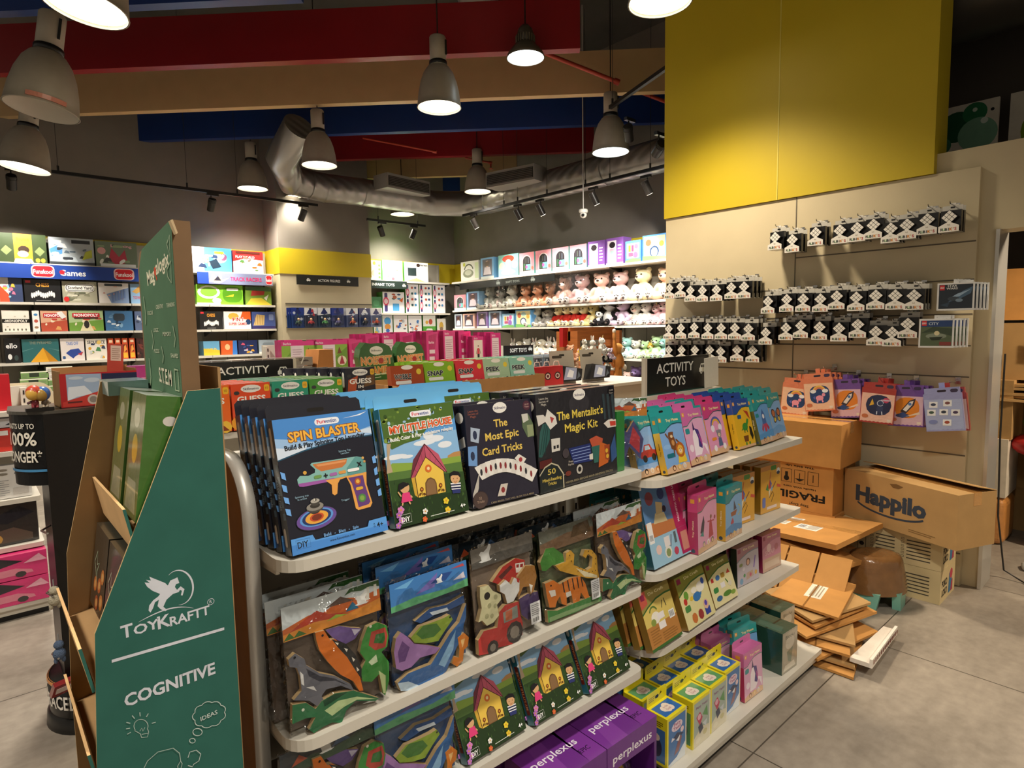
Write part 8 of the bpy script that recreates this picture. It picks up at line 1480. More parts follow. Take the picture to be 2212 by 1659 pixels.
def stroke(P, w0, w1, c=WH, n=28):
  # tapering arc along traced points
  Q = [Vector(z2(*p)) for p in P]; L, Rr = [], []
  for i in range(len(Q)):
    d = (Q[min(i+1, len(Q)-1)]-Q[max(i-1, 0)]).normalized(); e = Vector((-d.y, d.x)); s = math.sin(math.pi*i/(len(Q)-1)); w = w0+(w1-w0)*s; L.append(Q[i]+e*w/2); Rr.append(Q[i]-e*w/2)
  V = a.pts([tuple(p) for p in L+Rr]); n = len(Q); m.add(V, [(n+i, n+i+1, i+1, i) for i in range(n-1)], c, CARTON)
stroke([(1395-112*math.cos(math.radians(q)), 250-135*math.sin(math.radians(q))) for q in range(45, 271-360+360, 9)][:26], .0003, .0032)
stroke([(1080+(1510-1080)*k/14, 520-118*math.sin(math.pi*min(1, (k/14)*.62))) for k in range(15)], .0003, .0024)
def wtxt(s, x, y, size, c, w, bold=0, rot=0):
  X, Z = z2(x, y); a.txt(s, X, Z, size, c, w, bold, rot)
px = .001*.7/.75
def wid(x0, x1, y): return z2(x1, y)[0]-z2(x0, y)[0]
for s, x0, x1, y, hh in (('T', 945, 1035, 588, .0235), ('OY', 1045, 1238, 556, .0175), ('K', 1232, 1326, 512, .0235), ('RAFTT', 1328, 1640, 468, .0175)): a.txt(s, *z2((x0+x1)/2, y), hh, WH, wid(x0, x1, y), .022, 1.2); a.k -= 1
a.k += 1
a.txt('R', *z2(1645, 360), .006, WH, None); a.arc(*z2(1645, 360), .006, 0, 360, .0009, WH)
A, B = z2(872, 825), z2(1750, 570); a.line([A, B], .0055, WH)
a.txt('COGNITIVE', *z2(1340, 1000), .0225, WH, wid(985, 1700, 1000), .03, 1.0)
def ln(P, w=.0012, c='#a9bdb4', closed=False): a.line([z2(*p) for p in P], w, c, closed)
ln([(1100+55*math.cos(math.radians(q)), 1330+52*math.sin(math.radians(q))) for q in range(-215, 36, 14)]); ln([(1050, 1365), (1095, 1390), (1105, 1420), (1150, 1415), (1160, 1375), (1150, 1350)]); ln([(1105, 1395), (1155, 1385)]); ln([(1090, 1370), (1105, 1345), (1115, 1370), (1130, 1340)])
for q, r in ((-95, 95), (-60, 100), (-15, 105), (-130, 95), (170, 105), (195, 105), (150, 110)): ln([(1100+(r-18)*math.cos(math.radians(q)), 1330+(r-18)*math.sin(math.radians(q))), (1100+(r+14)*math.cos(math.radians(q)), 1330+(r+14)*math.sin(math.radians(q)))], .0016)
cl = []
for k in range(9):
  q0 = 2*math.pi*k/9
  for j in range(5): q = q0+2*math.pi/9*j/5; r = 1+.12*math.sin(math.pi*j/5); cl.append((1632+118*r*math.cos(q), 1238-.14*118*r*math.cos(q)*1.0+92*r*math.sin(q)))
ln(cl, .0014, '#c6d2cc', True); a.txt('IDEAS', *z2(1630, 1245), .0085, '#d3ddd8', None, .01, 3)
ln([(1540+36*math.cos(q/6), 1375+28*math.sin(q/6)) for q in range(38)], .0014, '#c6d2cc', True); ln([(1500+22*math.cos(q/5), 1442+18*math.sin(q/5)) for q in range(31)], .0013, '#c6d2cc', True)
ln([(1110, 1680), (1150, 1600), (1230, 1530), (1350, 1500), (1400, 1540), (1408, 1600), (1385, 1640), (1390, 1680)], .0014); ln([(1408, 1600), (1420, 1620), (1410, 1660)], .0012); ln([(1465, 1575), (1480, 1530), (1530, 1515), (1565, 1545), (1550, 1600), (1510, 1625), (1500, 1645), (1465, 1635)], .0014, '#c6d2cc')
m.obj('printed_side_panel', t)
# far side panel, back, trays, header
far = [(-.02+(x*.9), z+(.004 if z > .5 else 0)) for x, z in side]
far = [(.085, 1.498), (.232, 1.5), (.232, 0), (-.012, 0), (-.012, .84), (.0, 1.13)]
m = MB(); m.prism(far, .355, .36, KRAFT, CARTON, side='#c9a878'); m.obj('far_side_panel', t)
m = MB(); m.box(.228, .005, 0, .233, .355, 1.535, KRAFT, CARTON); m.obj('back_board', t)
for z, dx, lp in ((1.215, .045, .10), (.985, -.03, .10), (.79, -.035, .1), (.4, -.04, .1)):
  m = MB(); x0 = .03+dx if z > 1 else -.005
  m.prism([(x0, z), (.228, z+.05), (.228, z+.055), (x0, z+.005)], .006, .354, KRAFT, CARTON); m.prism([(x0-.004, z-.01), (x0+.001, z-.01), (x0-.014, z+.075), (x0-.019, z+.075)], .006, .354, GRN, CARTON, side='#d9b07c')
  q = Art(m, (x0-.004, .34, z-.005), (0, -1, 0), (-.17, 0, 1), .32, .08, CARTON); q.txt('ToyKraftt', .5, .5, .3, '#c9d4cc', .4, .01); m.obj('shelf_tray', t)
# header box above: green face to the left, brown edge to the camera
m = MB(); hp = [(.0, 0), (.31, 0), (.31, .27), (.28, .305), (.01, .335), (0, .335)]
m.prism([(y+.02, z+1.475) for y, z in hp], .168, .200, '#7d6145', CARTON, ax='x')
hq = ((308, 545), (395, 480), (410, 838), (318, 815))
fa = Art(m, (.1678, .32, 1.475), (0, -1, 0), (0, 0, 1), .30, .335, CARTON, 1e-4)
fa.poly([(0, 0), (1, 0), (1, 1), (.967, 1), (.133, .92), (0, .8)], '#4a6a50')
fa.txt('Mag', .36, .735, .085, '#d9d2b8', .22, .02, 6); fa.txt('alogix', .7, .79, .085, '#d9d2b8', .36, .02, 6); fa.cir(.5, .755, .03, '#c0482c', 9); fa.line([(.5, .75), (.54, .70)], .02, '#c0482c')
for s, x, y, w in (('CREATIVE', .56, .54, .2), ('THINKING', .86, .54, .2), ('FOCUS', .28, .51, .16), ('LOGIC', .42, .4, .14), ('MEMORY', .72, .375, .22), ('PUZZLE', .4, .27, .16), ('SHAPES', .88, .25, .18)): fa.txt(s, x, y, .024, '#b9c0a6', w, .01)
fa.txt('S.T.E.M', .6, .12, .09, '#d3cfb8', .34, .02, -2)
for P in ([(.88, .88), (.96, .92), (.94, .8), (.88, .88)], [(.84, .74), (.95, .78), (.93, .66), (.85, .7), (.84, .74)], [(.3, .4), (.33, .33), (.28, .28)], [(.9, .42), (.94, .35), (.9, .3)], [(.86, .17), (.95, .17), (.95, .05), (.86, .05), (.86, .17)], [(.56, .3), (.6, .24), (.56, .2)], [(.16, .22), (.18, .1), (.14, .04)], [(.12, .62), (.15, .5), (.12, .44)]): fa.line(P, .012, '#9aa88c')
m.obj('header_box', t)
m = MB(); m.prism([(.163, 1.806), (.171, 1.782), (.174, 1.784), (.167, 1.808)], .003, .02, '#c9b08a', CARTON); m.obj('torn_corner', t)
# boxes standing in its trays
def boxgreen():
  w, h, d = .12, .235, .06; b = carton(w, h, d, ['#6f7a4a', '#6f8a4a', '#47702e', '#7f8a62', '#c9ccc0', '#333'], WRAP); a = front(b, w, h, WRAP); a.ell(.5, .8, .2, .08, '#b8b89a'); a.ell(.5, .55, .2, .12, '#d8b83a'); a.poly([(.1, .05), (.9, .05), (.8, .3), (.2, .3)], '#a9a98a'); r = right(b, w, h, d, WRAP); r.ell(.7, .8, .2, .04, '#d8d0c8'); return b
for i in range(2): put(('puzzle_box', 'g'), boxgreen, 'shrink wrapped green puzzle box in the green display, '+('nearer the camera', 'at the back')[i], 'puzzle box', (.207, 1.335+.15*i, 1.247), -90, 8, 'puzzle boxes in the green display')
put(('puzzle_box', 'h'), lambda: gbox(.075, .03, .11, '#6f8f8c', None, '#5f7f80', WRAP), 'flat teal box lying on top in the green display', 'puzzle box', (.255, 1.53, 1.47), 0, 0)
def blackgame():
  w, h, d = .15, .17, .05; b = carton(w, h, d, ['#2b2a26', '#26241f', '#26241f', '#2b2a26', '#3a382f', '#222'], GLOSS); a = front(b, w, h, GLOSS)
  for x, y, c in ((.3, .3, '#d8742c'), (.6, .35, '#c9602a'), (.8, .2, '#d8843a'), (.5, .12, '#b8502a'), (.8, .5, '#cf7a34')): a.ell(x, y, .13, .09, c, 10, 30); a.ell(x, y, .08, .05, '#e8b06a', 8, 30)
  a.line([(.15, .55), (.3, .7), (.35, .55), (.5, .6), (.38, .48), (.4, .36), (.28, .46)], .025, '#b9d0b0', True); return b
for i in range(2): put(('game_box', 'k'), blackgame, 'black game box with orange pieces, lower tray of the green display, '+('nearer the camera', 'further in')[i], 'game box', (.16, 1.33+.16*i, 1.02), -90, 8, 'black game boxes in the display')

# ================================================================= black battery display behind it
t = empty('black_display_stand', 'tall black display stand with a curved sign and round base behind the green display', 'display stand', (.30, 3.0, 0))
m = MB(); n = 20; P = [(-.13, .28), (.22, .28), (.22, -.13), (-.07, -.13)]
m.prism([(-.10, -.06), (.26, -.06), (.26, .28), (-.10, .28)], .06, 1.30, '#111112', PLASTIC, ax='z'); m.obj('stand_body', t)
m = MB(); m.lathe([(0, .06), (.2, .06), (.21, .05), (.215, .0)], '#141312', PLASTIC, 40, .05, .08); m.lathe([(.2005, .058), (.203, .056), (.206, .053)], '#d08a4c', PLASTIC, 40, .05, .08)
m.lathe([(0, .2), (.2, .2), (.2, .06)], '#151414', PLASTIC, 40, .05, .08); m.lathe([(.196, .201), (.2025, .197), (.2025, .185), (.2005, .182)], '#d08a4c', PLASTIC, 40, .05, .08)
m.obj('round_base', t)
m = MB(); R0 = .205
def wrap(s, cx, cz, size, c, w, R, off=.004, bold=.02, ctr=(.05, .08)):
  vs, fs, a0, b0, lo, hi = text_geo(s, bold); sy = size/.7; sx = w/(b0-a0); V = []
  for X, Y in vs: q = math.radians(cx)+((X-(a0+b0)/2)*sx)/R; V.append((ctr[0]+(R+off)*math.cos(q), ctr[1]+(R+off)*math.sin(q), cz+(Y-.35)*sy))
  m.add(V, fs, c, PLASTIC)
wrap('DURACELL', -158, .125, .055, '#f0ece4', .26, .2)
m.obj('base_lettering', t)
m = MB(); R1 = .16; ctr = (-.035, .10); vs = []; N = 18
for k in range(N+1):
  q = math.radians(-190+150*k/N)
  for z, rr in ((1.30, R1), (1.30, R1-.004), (1.02, R1-.004), (1.02, R1-.012)): vs.append((ctr[0]+rr*math.cos(q), ctr[1]+rr*math.sin(q), z+(0 if z > 1.1 else 0)))
m.add(vs, [(4*k, 4*k+4, 4*k+6, 4*k+2) for k in range(N)], '#1a1a1c', GLOSS, True); m.add(vs, [(4*k+2, 4*k+6, 4*k+4, 4*k) for k in range(N)], '#1a1a1c', GLOSS)
for s, z, sz, w in (('LASTS UP TO', 1.255, .02, .13), ('100%', 1.205, .05, .14), ('LONGER*', 1.135, .042, .17)): wrap(s, -148, z, sz, '#e6e0d2', w, R1, .003, .02, ctr)
vs2 = []
for k in range(N+1):
  q = math.radians(-185+72*k/N)
  for z in (1.085, 1.075): vs2.append((ctr[0]+(R1+.002)*math.cos(q), ctr[1]+(R1+.002)*math.sin(q), z))
m.add(vs2, [(2*k+1, 2*k+3, 2*k+2, 2*k) for k in range(N)], '#3f86b8', GLOSS)
m.obj('curved_sign', t)
m = MB(); m.prism([(ctr[0]+(R1+.005)*math.cos(math.radians(-190+150*k/N)), ctr[1]+(R1+.005)*math.sin(math.radians(-190+150*k/N))) for k in range(N+1)]+[(.26, .28), (-.19, .28)], 1.30, 1.312, '#4a463f', PLASTIC, ax='z'); m.obj('stand_top', t)
m = MB()
for z in (.35, .6, .85): m.tube([(-.10, .0, z), (-.135, -.06, z), (-.12, -.12, z)], .004, '#fff', CHROME, 6)
m.obj('side_hooks', t)
for i, (z, c, lab) in enumerate(((.58, '#b8b09a', 'small grey plush keyring hanging on the black display'), (.36, '#5a6a84', 'small blue figure keyring hanging on the black display'))):
  q = MB(); q.ball((0, 0, 0), (.035, .03, .04), c, PLUSH, 10, 8); q.ball((0, 0, .06), (.028, .026, .028), c, PLUSH, 10, 8); q.ball((-.02, 0, -.04), (.012, .012, .02), c, PLUSH, 8, 6); q.ball((.02, 0, -.04), (.012, .012, .02), c, PLUSH, 8, 6); q.tube([(0, 0, .08), (0, 0, .13)], .004, '#888', PLASTIC, 6); o = q.obj('keyring_toy'); o.location = (.185, 2.90, z); o.scale = (.62, .62, .62); tag(o, lab, 'keyring', 'keyring toys')
m = MB(); m.box(-.06, -.02, 0, .06, .0, .07, '#8a2a2c', WRAP); m.box(-.05, -.022, .02, .05, -.02, .05, '#d9c8c4', WRAP); o = m.obj('red_packet'); o.location = (.2, 2.93, .202); o.rotation_euler = (.6, 0, .3); tag(o, 'small red packet lying on the round base of the black display', 'packet')
# round headed toy figure on top (two coloured halves)
t = empty('toy_figure', 'small big headed toy figure with red and blue halves on the black display', 'figurine', (.195, 2.97, 1.313)); t.scale = (.58, .58, .62)
m = MB(); m.box(-.075, -.045, 0, .075, .05, .022, '#151515', PLASTIC); m.obj('figure_base', t)
m = MB(); m.ball((-.025, 0, .115), (.045, .045, .047), '#c94a34', PLASTIC, 16, 12); m.ball((-.03, -.012, .108), (.04, .036, .04), '#d8a84a', PLASTIC, 16, 12); m.obj('red_head', t)
m = MB(); m.ball((.022, .004, .105), (.044, .044, .046), '#3f6ab0', PLASTIC, 16, 12); m.ball((.012, -.010, .1), (.04, .038, .04), '#a8843c', PLASTIC, 16, 12); m.obj('blue_head', t)
m = MB(); m.ball((-.022, 0, .05), (.022, .02, .028), '#7a2430', PLASTIC, 10, 8); m.ball((.03, 0, .047), (.02, .02, .026), '#6a5a48', PLASTIC, 10, 8)
for x, c in ((-.034, '#8a3038'), (-.012, '#8a3038'), (.022, '#c9b8a0'), (.04, '#c9b8a0')): m.tube([(x, -.004, .045), (x, -.012, .022)], .009, c, PLASTIC, 8)
m.tube([(-.04, 0, .06), (-.062, -.01, .05)], .008, '#5a3a44', PLASTIC, 6); m.tube([(.046, 0, .055), (.058, -.01, .045)], .008, '#c9b8a0', PLASTIC, 6); m.obj('figure_body', t)
# open red display carton on the black stand
t = empty('red_display_carton', 'open red printed carton with a raised flap standing on the black display', 'carton', (.40, 3.0, 1.314), math.radians(4))
m = MB(); w, d, h = .27, .15, .135
m.box(-w/2, 0, 0, w/2, .004, h, '#b02a2c', CARTON); m.box(-w/2, d-.004, 0, w/2, d, h+.02, '#b98a58', CARTON); m.box(-w/2, .004, 0, -w/2+.004, d-.004, h+.01, '#8a6a44', CARTON); m.box(w/2-.004, .004, 0, w/2, d-.004, h+.01, '#8a6a44', CARTON); m.box(-w/2, .004, 0, w/2, d-.004, .004, '#8a6a44', CARTON)
a = Art(m, (-w/2, 0, 0), (1, 0, 0), (0, 0, 1), w, h, GLOSS)
a.poly([(.08, .2), (.52, .45), (.52, .96), (.08, .98)], '#9fb4cf'); a.poly([(.08, .2), (.2, .3), (.4, .36), (.3, .62), (.1, .6)], '#dfe6ee'); a.poly([(.53, .45), (1, .5), (1, .94), (.53, .96)], '#23264a'); a.poly([(.56, .55), (.8, .8), (.98, .7), (.95, .52)], '#3a3f74'); a.ell(.4, .78, .1, .07, '#c4d0de'); a.ell(.2, .86, .09, .05, '#c4d0de')
a.poly([(.02, .02), (.52, .02), (.54, .46), (.02, .16)], '#c8372f'); a.poly([(.54, .04), (1, .08), (1, .42), (.55, .36)], '#d24a30'); a.cir(.40, .19, .075, '#c9bdb4', 14); a.cir(.40, .19, .05, '#8a8078', 12); a.rect(.08, .12, .26, .17, '#5a1a1c'); a.poly([(.68, .2), (.9, .24), (.88, .28), (.8, .26), (.7, .26)], '#e8a23a')
m.obj('printed_tray', t)
m = MB(); m.box(-.03, 0, 0, .03, .003, .15, '#b84a3c', CARTON); q = Art(m, (-.03, 0, 0), (1, 0, 0), (0, 0, 1), .06, .15, CARTON); q.rect(.2, .5, .85, .95, '#d8c0b0'); q.lines(.28, .55, .78, .9, 6, '#a88a7a'); o = m.obj('raised_flap', t); o.location = (.085, d-.02, .10); o.rotation_euler = (-.15, .1, 0)

# ================================================================= cartons on the floor by the slatted board
KF = mat('kraft_cardboard', '#c68f4e', .75, noise=.10, nscale=9, bump=.06, bscale=30, spec=.3); KF2 = mat('pale_kraft_cardboard', '#b9935f', .75, noise=.08, nscale=9, bump=.06, bscale=30, spec=.3); TAPE = mat('clear_packing_tape', '#d09a58', .12, coat=1.0, bump=.5, bscale=40, spec=.8)
def fbox(name, w, d, h, m_, label, loc, rz, face=None, open_=0, group=None, tape=True, cat='carton', fart=None):
  """carton with real flaps and tape; front on y = 0"""
  t = empty(name, label, cat, loc, math.radians(rz), group)
  b = MB(); b.box(-w/2, 0, 0, w/2, d, h-.004, '#fff', m_); b.obj('carton_body', t)
  for s in (0, 1):
    b = MB(); y0, y1 = (0, d/2-.002) if s == 0 else (d/2+.002, d)
    if open_ and s: b.prism([(0, 0), (d/2, .0), (d/2, .004), (0, .004)], -w/2, w/2, '#fff', m_, ax='x'); f = b.obj('top_flap', t); f.location = (0, d, h); f.rotation_euler = (math.radians(180-open_), 0, 0)
    else: b.box(-w/2, y0, h-.004, w/2, y1, h, '#fff', m_); b.obj('top_flap', t)
  if tape: b = MB(); b.box(-w/2-.0006, d/2-.03, h, w/2+.0006, d/2+.03, h+.0008, '#fff', TAPE); b.box(-w/2-.001, d/2-.03, h-.07, -w/2, d/2+.03, h, '#fff', TAPE); b.box(w/2, d/2-.03, h-.07, w/2+.001, d/2+.03, h, '#fff', TAPE); b.obj('packing_tape', t)
  if face or fart:
    b = MB()
    if face: face(Art(b, (-w/2, -.0004, 0), (1, 0, 0), (0, 0, 1), w, h, CARTON, 1e-4))
    if fart: fart(Art(b, (w/2+.0004, 0, 0), (0, 1, 0), (0, 0, 1), d, h, CARTON, 1e-4))
    b.obj('carton_print', t)
  return t
def fragile(a):
  a.txt('FRAGILE', .64, .30, .15, '#1f1c18', .56, .03, 180)
  for i in range(3): x = .52+.14*i; a.line([(x-.055, .56), (x+.055, .56), (x+.055, .84), (x-.055, .84)], .006, '#2a241c', True)
  a.poly([(.61, .66), (.71, .66), (.66, .6)], '#2a241c'); a.line([(.66, .66), (.66, .78)], .008, '#2a241c'); a.cir(.52, .64, .03, '#2a241c', 8); a.rect(.505, .66, .535, .78, '#2a241c'); a.line([(.8, .62), (.8, .78)], .008, '#2a241c'); a.txt('Stay Dry!', .66, .1, .05, '#2a241c', .2, .02, 180); a.txt('This Side Up', .66, .92, .035, '#2a241c', .3, .02, 180); a.txt('Handle With Care', .66, .47, .035, '#2a241c', .34, .02, 180)
def happ(a): a.txt('Happilo', .44, .56, .30, '#3b4350', .62, .05, 0); a.arc(.44, .46, .33, 205, 335, .016, '#3b4350', 18, .22); a.lines(.62, .08, .84, .15, 2, '#8a6a40'); a.poly([(.44, .9), (.5, .93), (.56, .9), (.52, .84), (.47, .84)], '#7a5a34')
def choko(a):
  for i in range(6): a.lines(.38, .18+.11*i, .6, .22+.11*i, 1, '#4a443a', .8); a.lines(.68, .18+.11*i, .94, .22+.11*i, 1, '#4a443a', .8); a.line([(.33, .2+.11*i), (.355, .2+.11*i), (.355, .25+.11*i), (.33, .25+.11*i)], .004, '#4a443a', True); a.line([(.63, .2+.11*i), (.655, .2+.11*i), (.655, .25+.11*i), (.63, .25+.11*i)], .004, '#4a443a', True)
  a.line([(.2, .15), (.28, .15), (.28, .85), (.2, .85)], .005, '#3a342c', True); a.cir(.24, .34, .025, '#3a342c', 10); a.line([(.225, .6), (.225, .78)], .006, '#3a342c'); a.line([(.255, .6), (.255, .78)], .006, '#3a342c')
def chokoR(a): a.txt('POKO\nLOKO', .28, .42, .2, '#2a2622', .34, .04); a.poly([(.55, .1), (.8, .1), (.78, .5), (.7, .8), (.58, .7)], '#4a7aa0'); a.cir(.72, .66, .1, '#c04a5a', 9); a.poly([(.7, .1), (.84, .1), (.84, .45), (.74, .4)], '#b0485a')
CPALE = mat('cream_cardboard', '#d9c494', .7, noise=.05, nscale=10)
fbox('carton', .62, .40, .405, KF, 'brown carton on the floor under the FRAGILE carton, mostly hidden', (3.93, 1.74, 0), -90, cat='carton')
fbox('carton', .60, .36, .305, KF, 'brown carton with FRAGILE printed upside down, middle of its stack', (3.93, 1.745, .406), -90, fragile)
fbox('carton', .60, .38, .27, KF, 'brown taped carton on top of the FRAGILE carton', (3.90, 1.70, .712), -88)
for k, z in enumerate((0, .194)): fbox('chocolate_carton', .54, .31, .192, CPALE, 'cream carton with printed lists, '+('on the floor', 'upper one under the blue lettered carton')[k], (4.0, 1.155, z), -90, choko, fart=chokoR, group='cream cartons', tape=False)
fbox('carton', .70, .30, .30, KF2, 'large brown carton with dark blue lettering and a smile line', (3.955, 1.11, .388), -112, happ, 12)
# wrapped stool with mint feet
t = empty('stool', 'stool wrapped in brown plastic with mint green feet beside the cream cartons', 'stool', (3.79, 1.155, 0), math.radians(-40))
def ov(r, z, n=28): return [(r*1.05*math.cos(2*math.pi*k/n), r*.82*math.sin(2*math.pi*k/n), z) for k in range(n)]
m = MB(); pr = [(.165, .085), (.162, .12), (.15, .2), (.138, .262), (.125, .285), (.10, .292)]; rn = random.Random(4)
for r, z in pr: m.v += [(x*rn.uniform(.985, 1.015), y*rn.uniform(.985, 1.015), zz_) for x, y, zz_ in ov(r, z)]
V = m.v; m.v = []; m.add(V, [(i*28+k, i*28+(k+1) % 28, (i+1)*28+(k+1) % 28, (i+1)*28+k) for i in range(5) for k in range(28)], '#fff', mat('brown_stretch_wrap', '#8a6138', .25, coat=.6, bump=.5, bscale=26, noise=.15), True); m.add(V[-28:], [tuple(range(28))], '#fff', m.mats[0]); m.obj('wrapped_seat', t)
for k in range(4):
  q = math.radians(45+90*k); x, y = .135*math.cos(q), .105*math.sin(q); m = MB(); T4 = Matrix.Translation((x, y, 0)) @ Matrix.Rotation(q, 4, 'Z'); m.T = T4
  m.prism([(-.055, 0), (.055, 0), (.075, .10), (-.075, .10)], -.02, .022, '#8fd0bd', PLASTIC, ax='x'); l = m.obj('leg', t); l['label'] = 'mint green leg'
# flattened cartons
def sheet(label, pts, loc, rz, th=.012, tilt=(0, 0), m_=KF, extra=None):
  b = MB(); b.prism(pts, 0, th, '#fff', m_, ax='z')
  if extra: extra(b, th)
  o = b.obj('flattened_carton'); o.location = loc; o.rotation_euler = (tilt[0], tilt[1], math.radians(rz)); return tag(o, label, 'cardboard sheet', 'flattened cartons')
def labels(b, th):
  for x, y, w, h in ((-.22, .02, .14, .1), (-.06, -.06, .15, .07), (-.02, .03, .13, .07)):
    a = Art(b, (x, y, th), (1, 0, 0), (0, 1, 0), w, h, CARTON, 4e-4); a.rect(0, 0, 1, 1, '#e9e4da'); a.lines(.08, .1, .55, .9, 5, '#8a857c'); a.barcode(.6, .15, .95, .85)
  b.box(-.42, -.03, th, .42, .03, th+.0006, '#fff', TAPE)
q = [(-.42, -.26), (.40, -.25), (.42, .26), (-.41, .27)]
fbox('carton', .62, .46, .27, KF, 'brown carton holding up the flattened cardboard', (3.42, 1.82, 0), -90)
sheet('flat brown carton with white shipping labels on top of the pile', q, (3.76, 1.62, .352), 84, .03, (-.03, .06), KF, labels)
def taped(b, th): b.box(-.30, -.12, th, .28, -.02, th+.001, '#fff', TAPE); b.box(.05, -.3, th, .17, .0, th+.0012, '#fff', TAPE)
sheet('folded orange brown carton with shiny tape hanging off the pile', [(-.34, -.2), (.3, -.18), (.36, .16), (.1, .2), (-.34, .2)], (3.70, 1.52, .280), 84, .025, (.10, -.10), KF, taped)
b = MB()
for k in range(4): b.prism([(.0, 0), (.18, -.19), (.188, -.185), (.008, .006)], -.32+.165*k, -.165+.165*k, '#fff', KF, ax='x'); b.T = None
b.v = [(y, x, z) for x, y, z in b.v]; b.f = [f[::-1] for f in b.f]; b.box(0, 0, 0, 0.001, .001, .001, '#c9955a', CARTON)
o = b.obj('carton_flaps'); o.location = (3.44, 1.49, .33); o.rotation_euler = (0, 0, math.radians(-176)); tag(o, 'row of bent carton flaps with shiny tape facing the shelf unit', 'cardboard flaps')
rn = random.Random(12)
for k in range(9):
  w, d = rn.uniform(.46, .6), rn.uniform(.28, .4); z = .004+.023*k; dx = .02*k
  P = [(-w/2, -d/2), (w/2-.05, -d/2+.01), (w/2, d/2-.04), (-w/2+.06, d/2)]
  def ex(b, th, k=k, w=w, d=d):
    if k in (5, 8): a = Art(b, (-.1, -.05, th), (1, 0, 0), (0, 1, 0), .2, .08, CARTON, 4e-4); a.rect(0, 0, 1, 1, '#e9e0d0'); a.lines(.1, .15, .9, .85, 4, '#a89a86')
    b.box(-w/2+.02, -.004, th, w/2-.04, .004, th+.0008, '#8a5e2c', CARTON)
  sheet('flattened carton in the low pile on the floor, '+ORD[k]+' from the bottom', P, (3.08+dx, 1.17+.012*k, z), rn.uniform(-24, 24)+4, .012, (rn.uniform(-.006, .006), rn.uniform(-.008, .004)), (KF, KF2)[k % 3 == 1], ex)
b = MB(); b.prism([(0, 0), (.46, 0), (.46, .05), (0, .08)], 0, .02, '#e6ddd0', CARTON, ax='z'); b.box(.0, -.012, 0, .46, 0, .04, '#efe6da', CARTON); a = Art(b, (0, -.012, 0), (1, 0, 0), (0, 0, 1), .46, .04, CARTON, 3e-4)
for k in range(14): a.rect(.04+.068*k, .3, .075+.068*k, .8, '#7a3a28')
o = b.obj('printed_carton_edge'); o.location = (2.93, .90, .05); o.rotation_euler = (0, .03, math.radians(4)); tag(o, 'white printed carton edge with red marks at the front of the low pile', 'cardboard sheet')
# ================================================================= seen through the doorway and over it
def sbox(label, w, d, h, loc, rz, m_=KF2, tilt=0): t = fbox('carton', w, d, h, m_, label, loc, rz, group='store room cartons'); t.rotation_euler.x = tilt; return t
sbox('dark carton low down at the back of the store room', .8, .5, .33, (5.9, .55, 0), -90); sbox('second carton of the back store room stack', .8, .5, .30, (5.9, .55, .33), -88)
sbox('third carton of the back store room stack', .75, .5, .55, (5.92, .6, .63), -92); sbox('large store room carton with a white label behind the door jamb', .62, .5, .40, (5.5, .92, 1.18), -86)
sbox('tilted carton at the top of the store room stack', .40, .4, .36, (5.52, .98, 1.60), -80, KF, 0); sbox('small carton above the white box in the store room', .34, .4, .42, (5.42, 1.0, .76), -90)
m = MB(); m.box(-.16, 0, 0, .16, .4, .42, '#e0d6c4', CARTON); a = Art(m, (-.16, 0, 0), (1, 0, 0), (0, 0, 1), .32, .42, CARTON); a.poly([(.3, .8), (.6, .85), (.45, .7)], '#4a443c'); a.rect(.05, .1, .4, .3, '#c9743a'); o = m.obj('white_box'); o.location = (5.40, 1.0, .345); o.rotation_euler = (0, 0, -1.57); tag(o, 'cream box with a printed mark just inside the doorway', 'box')
m = MB(); m.box(-.17, 0, 0, .17, .36, .34, '#fff', mat('wrapped_bale', '#c98a4a', .3, coat=.6, bump=.6, bscale=20, noise=.12)); o = m.obj('wrapped_bale'); bv = o.modifiers.new('b', 'BEVEL'); bv.width = .05; bv.segments = 4; o.location = (5.38, 1.0, 0); o.rotation_euler = (0, 0, -1.57); tag(o, 'orange brown wrapped bale on the floor just inside the doorway', 'bale')
m = MB(); m.box(0, -.12, 1.36, .002, .06, 1.48, '#e6ddcc', CARTON); o = m.obj('paper_label'); o.location = (5.485, .72, -.02); tag(o, 'white paper label on the large store room carton', 'label')
rn = random.Random(2)
for k in range(5): sheet('flattened carton lying across the store room stack, '+ORD[k]+' layer', [(-.4, -.3), (.4, -.28), (.38, .3), (-.38, .28)], (5.72, .72, 1.02+.03*k), 90+rn.uniform(-10, 10), .018, (rn.uniform(-.03, .03), rn.uniform(-.04, .04)), KF2)
for k, (c, y, z) in enumerate((('#b8262c', .72, .70), ('#8a2028', .60, .68), ('#2f5a9a', .55, .78), ('#5a8a2a', .66, .86))):
  m = MB(); m.ball((0, 0, .08), (.12, .12, .09), c, PLASTIC, 12, 8); o = m.obj('plastic_bag'); o.location = (5.55, y, z-.05); o.scale = (1, 1.1, .9); tag(o, ('red', 'dark red', 'blue', 'green')[k]+' crumpled bag on the store room pile', 'bag', 'store room bags')
m = MB(); m.box(-.2, 0, 0, .2, .4, .645, '#5a4632', CARTON); o = m.obj('dark_carton'); o.location = (5.5, .52, 0); o.rotation_euler = (0, 0, -1.57); tag(o, 'dark brown carton under the red bags in the store room', 'carton')
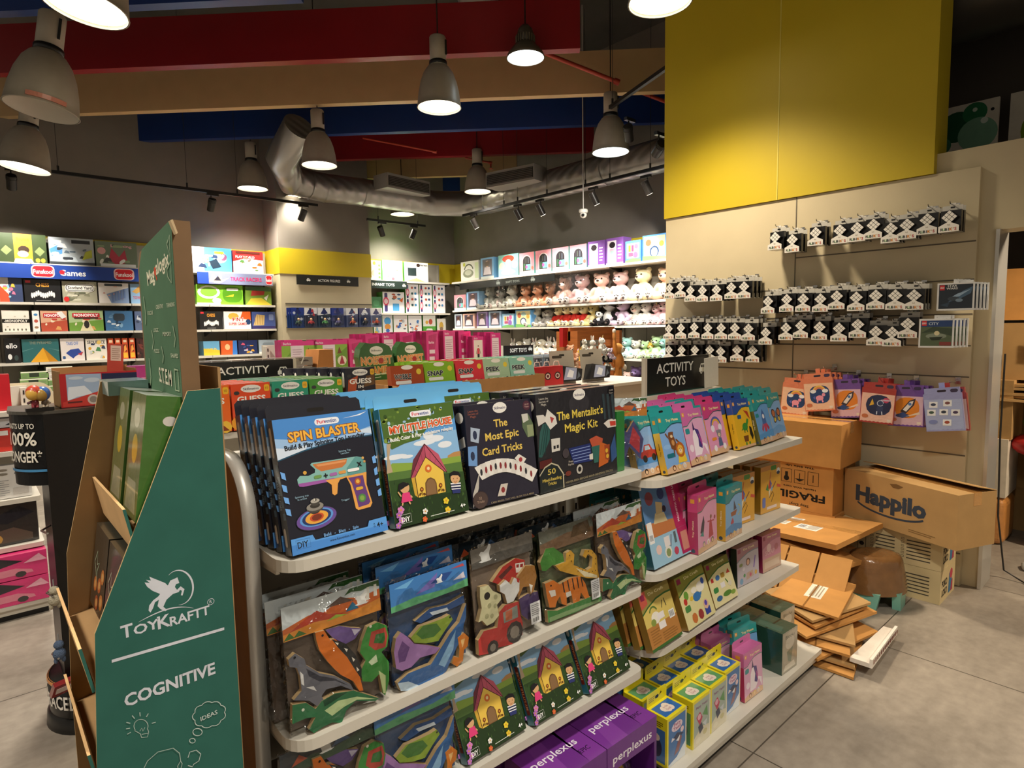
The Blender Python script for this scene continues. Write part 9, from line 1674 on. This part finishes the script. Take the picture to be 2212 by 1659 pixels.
m = MB(); m.ball((0, 0, .02), (.09, .06, .035), '#e9e4da', CARTON, 8, 5); o = m.obj('crumpled_paper'); o.location = (5.0, .62, 0); tag(o, 'crumpled white paper on the store room floor', 'paper')
m = MB(); m.tube([(4.64, .76, 1.4), (4.66, .765, .9), (4.67, .755, .4), (4.72, .72, .05), (4.70, .62, .008), (4.62, .55, .008)], .005, '#2a2723', PLASTIC, 6); tag(m.obj('power_cable'), 'thin dark cable hanging down inside the door jamb', 'cable')
def canvas(y, w, label, dots):
  m = MB(); m.box(-w/2, 0, 0, w/2, .025, .54, '#ddd6c8', CARTON); a = Art(m, (-w/2, 0, 0), (1, 0, 0), (0, 0, 1), w, .54, CARTON, 3e-4)
  for x, z, r, c in dots: a.cir(x, z, r, c, 24)
  o = m.obj('canvas_picture'); o.location = (5.42, y, 2.602); o.rotation_euler = (-.05, 0, -math.pi/2); tag(o, label, 'canvas')
canvas(1.18, .36, 'pale canvas with dark and light green circles standing over the doorway', ((.14, .78, .14, '#8a9a3a'), (.33, .72, .30, '#1f5a3c'), (.62, .86, .2, '#2f7a50'), (.1, .5, .16, '#3f7a60'), (.68, .58, .32, '#7fae94'), (.62, .9, .04, '#cfe0d0'), (.78, .74, .06, '#d8e6dc'), (.9, .86, .03, '#222')))
canvas(.74, .40, 'second canvas with a yellow green field at the edge over the doorway', ((.62, .5, .46, '#7a9a2f'), (.5, .3, .2, '#5a8a2a')))
t = empty('added_store_lamp', 'added unseen lamp under the store room ledge, standing in for mall lamps', 'lamp', (5.0, -.6, 2.57)); m = MB(); m.lathe([(0, 0), (.12, 0), (.12, -.03)], '#e9e4da', PLASTIC, 20); m.obj('lamp_base', t); m = MB(); m.ball((0, 0, -.06), (.08, .08, .04), '#fff', WARMGLOW, 14, 8); m.obj('lamp_globe', t)  # added, unseen lamp; stands in for mall lamps lighting the doorway floor
spot('added_doorway_light', (5.0, -.6, 2.45), (4.6, .2, 0), 70, 150, .6, (1, .82, .6), .1)  # added light that brightens the floor at the doorway
